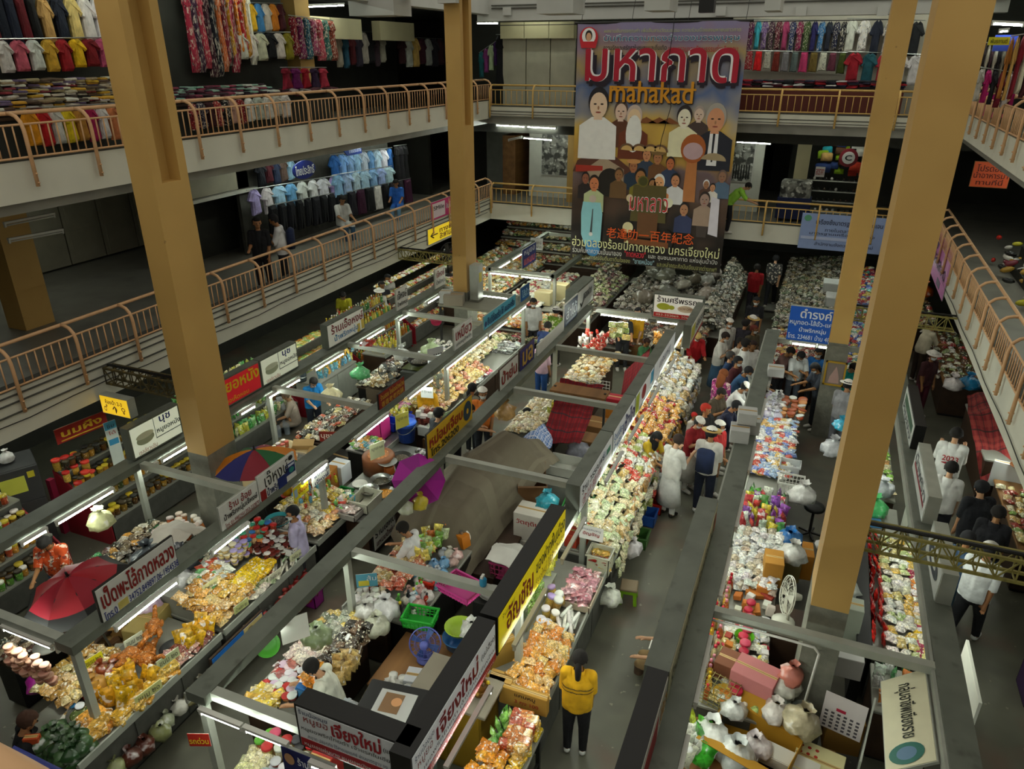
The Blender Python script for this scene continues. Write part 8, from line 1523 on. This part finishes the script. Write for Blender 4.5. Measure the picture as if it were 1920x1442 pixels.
def body_meshes(pose,fat=1.):
 key=(pose,fat)
 if key in _PB:return _PB[key]
 B,J=pose_body(fat=fat,**POSES[pose]);m=MB()
 for a,b,r0,r1,reg in B:
  dd=b-a;dd=dd.normalized()if dd.length>1e-5 else Vector((0,0,1));n=5;P=[];Q=[]
  for k in range(1,n):t=math.pi/2*k/n;P.append(a-dd*r0*math.cos(t));Q.append(r0*math.sin(t))
  P+=[a,b];Q+=[r0,r1]
  for k in range(n-1,0,-1):t=math.pi/2*k/n;P.append(b+dd*r1*math.cos(t));Q.append(r1*math.sin(t))
  m.tube(P,Q,12)
 me=m.mesh('person','obj_skin');o=bpy.data.objects.new('scratch',me);TMP.collection.objects.link(o)
 md=o.modifiers.new('r','REMESH');md.mode='VOXEL';md.voxel_size=.0125;sm=o.modifiers.new('s','SMOOTH');sm.iterations=3;sm.factor=.5
 TMP.view_layers[0].update();me2=bpy.data.meshes.new_from_object(o.evaluated_get(TMP.view_layers[0].depsgraph));bpy.data.objects.remove(o)
 nv=len(me2.vertices);co=np.empty(nv*3);me2.vertices.foreach_get('co',co);co=co.reshape(-1,3);no=np.empty(nv*3);me2.vertices.foreach_get('normal',no);no=no.reshape(-1,3)
 D=[]
 for a,b,r0,r1,reg in B:
  A=np.array(a);ab=np.array(b)-A;t=np.clip(((co-A)@ab)/max(ab@ab,1e-9),0,1);D.append(np.linalg.norm(co-A-t[:,None]*ab,axis=1)-r0-(r1-r0)*t)
 reg=np.array([q[4]for q in B])[np.argmin(np.array(D),axis=0)]
 zmin=co[:,2].min();co[:,2]-=zmin;me2.vertices.foreach_set('co',co.ravel());me2.polygons.foreach_set('use_smooth',[True]*len(me2.polygons));me2.name='person'
 if not me2.materials:me2.materials.append(MATS['obj_skin'])
 F=[tuple(p.vertices)for p in me2.polygons];hc,hu,f,sd=(np.array(v)for v in J['head']);hc=hc-np.array([0,0,zmin]);rel=co-hc;up,fw=rel@hu,rel@f
 isH=(reg=='head')|(reg=='neck')
 el={}
 def part(name,mask,infl,mt):
  keep=[q for q in F if all(mask[i]for i in q)];idx=sorted({i for q in keep for i in q});mp={i:k for k,i in enumerate(idx)}
  p=co[idx]+no[idx]*infl;mm=MB();mm.add([tuple(v)for v in p],[tuple(mp[i]for i in q)for q in keep]);el[name]=mm.mesh(name,mt,True)
 I=lambda*r:np.isin(reg,r)
 part('shirt',I('torso','uparm')|(I('hip','thigh')&(co[:,2]>.86-zmin)),.022,'obj_cloth');part('long_shirt',I('torso','uparm','forearm','hip'),.022,'obj_cloth');part('print_shirt',I('torso','uparm','hip'),.022,'obj_print')
 part('trousers',I('hip','thigh','shin')|(I('torso')&(co[:,2]<.99-zmin)),.016,'obj_cloth');part('blouse_stripe',I('torso')&((np.abs(co[:,2]+zmin-1.2)<.014)|(np.abs(co[:,2]+zmin-1.25)<.014)),.028,'obj_cloth');part('shoes',I('foot'),.008,'obj_plastic')
 part('hair',I('head')&((up>.055)|((fw<-.005)&(up>-.075))|((fw<.03)&(up>.0))),.016,'obj_cloth');part('face_mask',I('head')&(fw>.02)&(up<-.005)&(up>-.085),.009,'obj_paper');part('cap',I('head')&(up>.06),.026,'obj_cloth')
 _PB[key]=(me2,el,J,zmin,float(co[:,2].max()));return _PB[key]
_eye=MB().ball((0,0,0),.011,6,4).mesh('eye','black');_brim=MB().lathe([(.06,.0),(.17,-.015),(.175,-.02),(.06,-.006)],16).mesh('brim','obj_cloth',True);_pony=MB().tube([(0,0,0),(0,.05,-.08),(0,.04,-.24),(0,.02,-.3)],[.035,.045,.035,.01],8).mesh('ponytail','obj_cloth',True);_long=MB().tube([(0,.0,.04),(0,.03,-.08),(0,.05,-.25),(0,.05,-.4)],[.08,.1,.1,.04],10).mesh('long_hair','obj_cloth',True)
_skirt=MB().lathe([(.14,1.02),(.17,.9),(.22,.6),(.26,.3),(.24,.3)],16,sy=.8).mesh('skirt','obj_cloth',True);_apron=MB().lathe([(.16,.6),(.165,.9),(.155,1.25)],16).mesh('apron','obj_cloth',True);_pack=MB().cbox(-.15,.15,.13,.28,.98,1.42,.05).mesh('backpack','obj_cloth',True)
SK=['#b98a66','#a87650','#c79a78','#96683f']
def person(label,px,py,z0,rz,pose,top,bottom,h=1.62,hair='#15110f',opt='',shoe='#c8c4bc',fat=1.,zf=0.,floor=None):
 """px, py: middle of the head in the photograph; zf: height of the floor stood on"""
 me,el,J,zmin,H=body_meshes(pose,fat);s=h/1.64;hc,hu,f,sd=J['head'];hz=(hc.z-zmin)*s
 P=at(px,py,zf+z0+hz);c,q=math.cos(R(rz)),math.sin(R(rz));x,y=hc.x*s,hc.y*s;loc=(P.x-(x*c-y*q),P.y-(x*q+y*c),zf+z0)
 o=new('person',me,None,loc,(0,0,R(rz)),s,random.choice(SK),label,'person')
 def ch(n,c,m=None,l=None):return new(n,m or el[n],o,l,None,None,c)
 hl=Vector((hc.x,hc.y,hc.z-zmin))
 ch('long_shirt' if 'L' in opt else('print_shirt' if 'P' in opt else 'shirt'),top);ch('trousers',bottom);ch('shoes',shoe)
 if 'Z' in opt:ch('blouse_stripe','#4c3c20')
 if 'C' not in opt:ch('hair',hair)
 else:ch('hair',hair);ch('cap',top if 'K' in opt else '#d8d4cc')
 if 'B' in opt:b=ch('brim','#b89858' if 'T' in opt else '#d8d4cc',_brim,hl+hu*.075);b.rotation_euler=(R(8),0,0)
 if 'M' in opt:ch('face_mask','#d8dcdc')
 for k in(-1,1):ch('eye',None,_eye,hl+f*.088+sd*k*.033+hu*.018)
 if 'O' in opt:ch('ponytail',hair,_pony,hl-f*.09)
 if 'H' in opt:ch('long_hair',hair,_long,hl-f*.035)
 if 'S' in opt:ch('skirt',bottom,_skirt)
 if 'A' in opt:ch('apron','#a01c24' if 'R' in opt else '#3c3c48',_apron,(0,-.03,-zmin))
 if 'b' in opt:new('backpack',_pack,None,loc,(0,0,R(rz)),s,'#1c2848','backpack worn by the %s'%' '.join(label.split()[:8]),'backpack')
 return o
W_,K_,N_='#d8d8d4','#16161a','#1c2844'
for a in(('woman in a yellow striped blouse and black trousers standing in the main aisle',1087,1235,0,190,'stand','#d8a414',K_,1.48,'#15110f','OZ','#dcdcd8',1.08),('seated person with a notebook half hidden by the right box sign',1250,1172,-.35,-90,'sit','#8c7450','#5c4838'),('woman in a pale patterned blouse and mask behind the tubs',585,1252,0,-70,'work','#d4d4c4','#3c3c40',1.5,'#15110f','M','#555555',1.05),('woman in an orange and blue tie dye shirt beside the red umbrella',84,1020,0,35,'work','#c84c1c','#3c5c80',1.55,'#15110f','P'),('person in black seated at the lower left corner, seen from behind',52,1352,-.1,150,'sit','#101012','#b0909c',1.6,'#3c2418'),('worker in grey with a blue apron bending beside the carton ledge',512,740,-.3,60,'sit','#b0b4b8','#8c98a0',1.6,'#4c4844','A'),('second worker in grey beside the carton ledge',536,742,-.3,-50,'sit','#b8a898','#8c9098',1.55,'#6c5848'),('woman in a bright blue shirt and mask at the steel counter',588,717,0,60,'work','#1c7cc0','#28303c',1.5,'#15110f','M'),('woman in a yellow shirt and red apron at the cooking stall',802,735,0,40,'work','#d8a018','#501418',1.5,'#3c3c40','AR'),('man in a dark grey shirt standing before the cooking stall',823,776,0,150,'stand','#34383e','#24282c',1.66,K_,'L'),('man in an orange shirt with cap and mask in the middle aisle',905,738,0,20,'talk','#c86c24','#3c4048',1.66,K_,'CM'),('person with tied dark hair before the long snack counter',886,728,0,160,'stand','#68685c','#303438',1.55,K_,'O'),('person with dark hair behind the yellow middle sign',880,768,0,120,'reach','#2c9c98','#24242c'),('woman in a white apron reaching out in the third cell',988,775,-.2,-80,'sit','#d8d0c4','#5c5c58',1.55,K_,'O'),('man in a white and orange vest at the end of the long counter',1000,568,0,30,'stand','#d0d0cc','#24242c',1.7,K_,'M'),('person in a white hat and green yellow print shirt',1043,583,0,170,'stand','#5c7820','#34302c',1.6,K_,'PCB'),('man in navy with a red collar seen from behind',1027,612,0,180,'reach','#1c2c54','#28303c'),('person in a grey cap behind the purple sign',1019,645,0,160,'stand','#c8a8b8','#28508c',1.55,'#6c7078','C'),('woman in a yellow shirt and brown skirt in the far cell',1196,585,0,-30,'talk','#d09818','#6c4820',1.58,K_,'S'),('person in a black shirt beside the yellow shirted woman',1172,598,0,20,'work','#1c1e22','#28282c',1.6,'#5c5850'),('woman with a dark fringe seated by the red board',1213,642,-.3,60,'sit','#3c6c44','#484038',1.5,'#2c1810'),('woman in a red top with fair hair and black mask',1308,632,0,20,'work','#a8141c','#24242a',1.55,'#c8a868','LM'),('woman in a white shirt and long blue skirt looking at a phone',1360,632,0,80,'phone','#dcdad2','#3c5c78',1.62,'#241814','MS'),('person in a pale cap and mask near the hanging goods',1368,606,0,40,'stand','#c8c4bc','#3c3c40',1.6,K_,'CM'),('person in dark clothes beside the straw hat',1398,607,0,150,'stand','#28242c','#1c1c22',1.6),('person in a straw hat and dark shirt',1412,600,0,60,'stand','#3c3428','#24242c',1.58,K_,'CBT'),('person with reddish hair and mask in an olive shirt',1414,618,0,50,'talk','#4c4430','#2c2c30',1.55,'#5c2418','M'),('woman in a small white top at the head of the queue',1388,642,0,60,'stand','#d8d4cc','#3c4048',1.55),('tall man in a white shirt with a dark shoulder strap',1399,645,0,100,'talk','#dcdcd8','#b0b0ac',1.74),('woman in a white dress in the queue',1412,648,0,40,'stand','#d8d4d0','#c8c4c0',1.6,'#2c1c18','S'),('person in a dark blue shirt with grey hair in the queue',1370,668,0,80,'talk','#1c3458','#28282c',1.6,'#3c3a38'),('person in a maroon shirt with mask in the queue',1384,678,0,70,'stand','#4c1c20','#1c1c20',1.62,K_,'LM'),('woman with long auburn hair and a rainbow jacket',1357,702,0,150,'stand','#a83c80','#3c3438',1.6,'#7c4420','HP'),('person in a blue shirt leaning to the counter',1403,697,0,80,'reach','#284c70','#28303c',1.6,K_,'M'),('person in a white T-shirt with a black strap bending over',1426,690,0,110,'bend','#d0d4cc','#505860',1.7,'#6c5038'),('woman in a grey brown dress looking down',1352,738,0,60,'phone','#544a3c','#3c342c',1.58,'#1c1410','S'),('person in a white cap, white shirt and mask at the counter',1397,727,0,80,'reach','#dcdcda','#28203c',1.6,K_,'CM'),('woman in navy with an apron bending to the counter',1380,762,0,90,'work','#1c2038','#28243c',1.6,K_,'A'),('person with a red hair band and pale bag',1324,768,0,50,'talk','#28282a','#b0b0a4',1.6,'#a82818'),('small child in a red hat in the crowd',1302,780,0,60,'stand','#d8d0c4','#a0a098',1.05,'#b01c18'),('woman in a white cap, red top and striped skirt',1311,793,0,60,'phone','#881820','#c8c4bc',1.56,K_,'CMS'),('person in a white cap and red scarf behind the backpack',1350,800,0,60,'talk','#b83030','#8c8c88',1.56,K_,'CM'),('man in a straw hat with a navy backpack',1334,812,0,175,'stand','#d4d0c8','#141a2c',1.68,K_,'CBTb','#d8d8d8'),('woman with long black hair in yellow leaning at the snacks',1232,820,-.1,60,'work','#c8a828','#3c68b0',1.5,K_,'H'),('woman in a white sleeveless dress with hair in a bun',1272,826,0,150,'phone','#dcdcd6','#d8d8d4',1.58,'#2c201c','S','#201c18'),('seller in a brown shirt at the far end of the food counter',1482,660,0,60,'work','#644844','#28282c'),('seller in a white shirt and mask at the food counter',1502,668,0,20,'work','#d4d8d8','#5c6470',1.55,K_,'M'),('seller in a blue shirt under the blue sign',1535,662,0,-20,'stand','#1c5c9c','#28282c',1.6,K_,'M'),('woman in a dark polo shirt serving food',1528,690,0,-60,'work','#343a44','#24282c',1.6,K_,'MO'),('person in a teal shirt behind the near right column',1600,690,0,30,'work','#18a098','#28403c',1.55),('person in a straw hat and grey overalls by the wall',1590,722,0,160,'stand','#8c8c90','#6c6c74',1.6,K_,'CB'),('person in a red shirt in the far dark aisle',1420,502,0,180,'walk','#98141c','#28242c',1.68),('person in a checked shirt in the far dark aisle',1455,485,0,180,'walk','#3c3c3c','#1c1c20',1.7,K_,'P'),('seller in black with a grey apron in the dark aisle',1418,565,0,10,'stand','#1c1c20','#3c3c44',1.62,K_,'AM'),('person in a pale shirt under the right gallery',1753,612,0,120,'work','#b8b098','#34281c',1.6,K_),('person in a dark red hat and mask at the right',1750,667,0,40,'stand','#401c20','#501828',1.58,'#5c3034','CBM'),('man in a white T-shirt with red numbers on the back',1793,815,0,170,'phone','#dcdcd8','#303438',1.72),('man in a plain white T-shirt in the right aisle',1784,878,0,165,'stand','#d8d8d4','#1c1c22',1.68),('large person in black at the right edge',1840,915,0,200,'stand','#101218','#14161c',1.7,K_,'','#333333',1.2),('second person in black below the first at the right edge',1872,962,0,160,'stand','#14141a','#34506c',1.62),('man in a white T-shirt and black shorts with a shoulder strap',1856,1032,0,150,'walk','#d8dcdc','#16181c',1.68,K_,'C','#d8d8d4',1.1),('person in blue jeans walking behind the yellow truss',1815,1010,0,170,'walk','#38506c','#48687c',1.62,K_,'','#d8c840'),('customer in a white cap and printed white T-shirt at the left',711,548,0,60,'stand','#d8d8d0','#405c4c',1.55,K_,'CB'),('customer in a dark T-shirt between the other two',716,535,0,40,'talk','#2c2c34','#24242c',1.66),('customer in a white vest at the left',727,522,0,60,'stand','#d0d0cc','#1c1c22',1.68,K_),('seller in a yellow shirt under the left gallery',643,555,0,30,'work','#b8b028','#303438',1.55),('customer in lilac before the white skewer tray',548,962,0,-60,'talk','#b0a8c8','#28282e',1.55,K_,'M'),('seller in a white shirt in the second cell',756,992,-.1,-80,'work','#d8d8d8','#484c54',1.55,'#1c1814'),):
 o=person(*a)
 if 'red numbers' in a[0]:
  for tx,z0,z1 in(('2023',1.2,1.3),('•',1.14,1.18)):t=put_text(o,tx,-.12,.12,z0,z1,'#a82028',.152,.02);t.rotation_euler=(0,0,math.pi)
for a,z in((('woman in black leaning on the lower left railing',482,418,0,30,'talk','#141418','#1c1418',1.6),3),(('person in a white shirt with a backpack on the lower left gallery',513,413,0,-60,'phone','#d4d4d4','#1c1c22',1.62,K_,'b'),3),(('person in blue seated in the uniform shop',742,344,-.1,20,'sit','#2c68c0','#7098b8',1.6),3),(('person in a white shirt seated by the uniforms',642,375,-.1,60,'sit','#c8c8c4','#3c5c78',1.6),3),(('person in a green yellow shirt bending on the lower back gallery',1402,350,0,100,'bend','#8cc040','#1c1c22',1.6),2.95),(('child in a blue shirt in the bag shop',1516,303,0,160,'stand','#4ca8c8','#1c2430',1.25),3),(('woman in pink seated on the upper right gallery',1866,164,-.1,60,'sit','#c01c70','#28181c',1.55),6)):person(*a,zf=z)
for m_ in list(bpy.data.scenes):
 if m_.name=='scratch':bpy.data.scenes.remove(m_)
def near(px,py,d):v=FWD*FPX+RGT*(px-960)-UPV*(py-721);return Vector((0,0,CAM_H))+v.normalized()*d
t=thing('handrail','orange handrail with a blue edge right below the photographer, lower left corner','railing',(0,0,0))
MB().tube([near(-160,1404,.9),near(0,1484,.9),near(230,1609,.9)],.032,12).build('rail','rail_peach',t,True);MB().tube([near(10,1420,.96),near(60,1444,.96),near(240,1533,.96)],.012,8).build('edge_strip',flat('#1c2c80'),t,True)
flush_stuff()
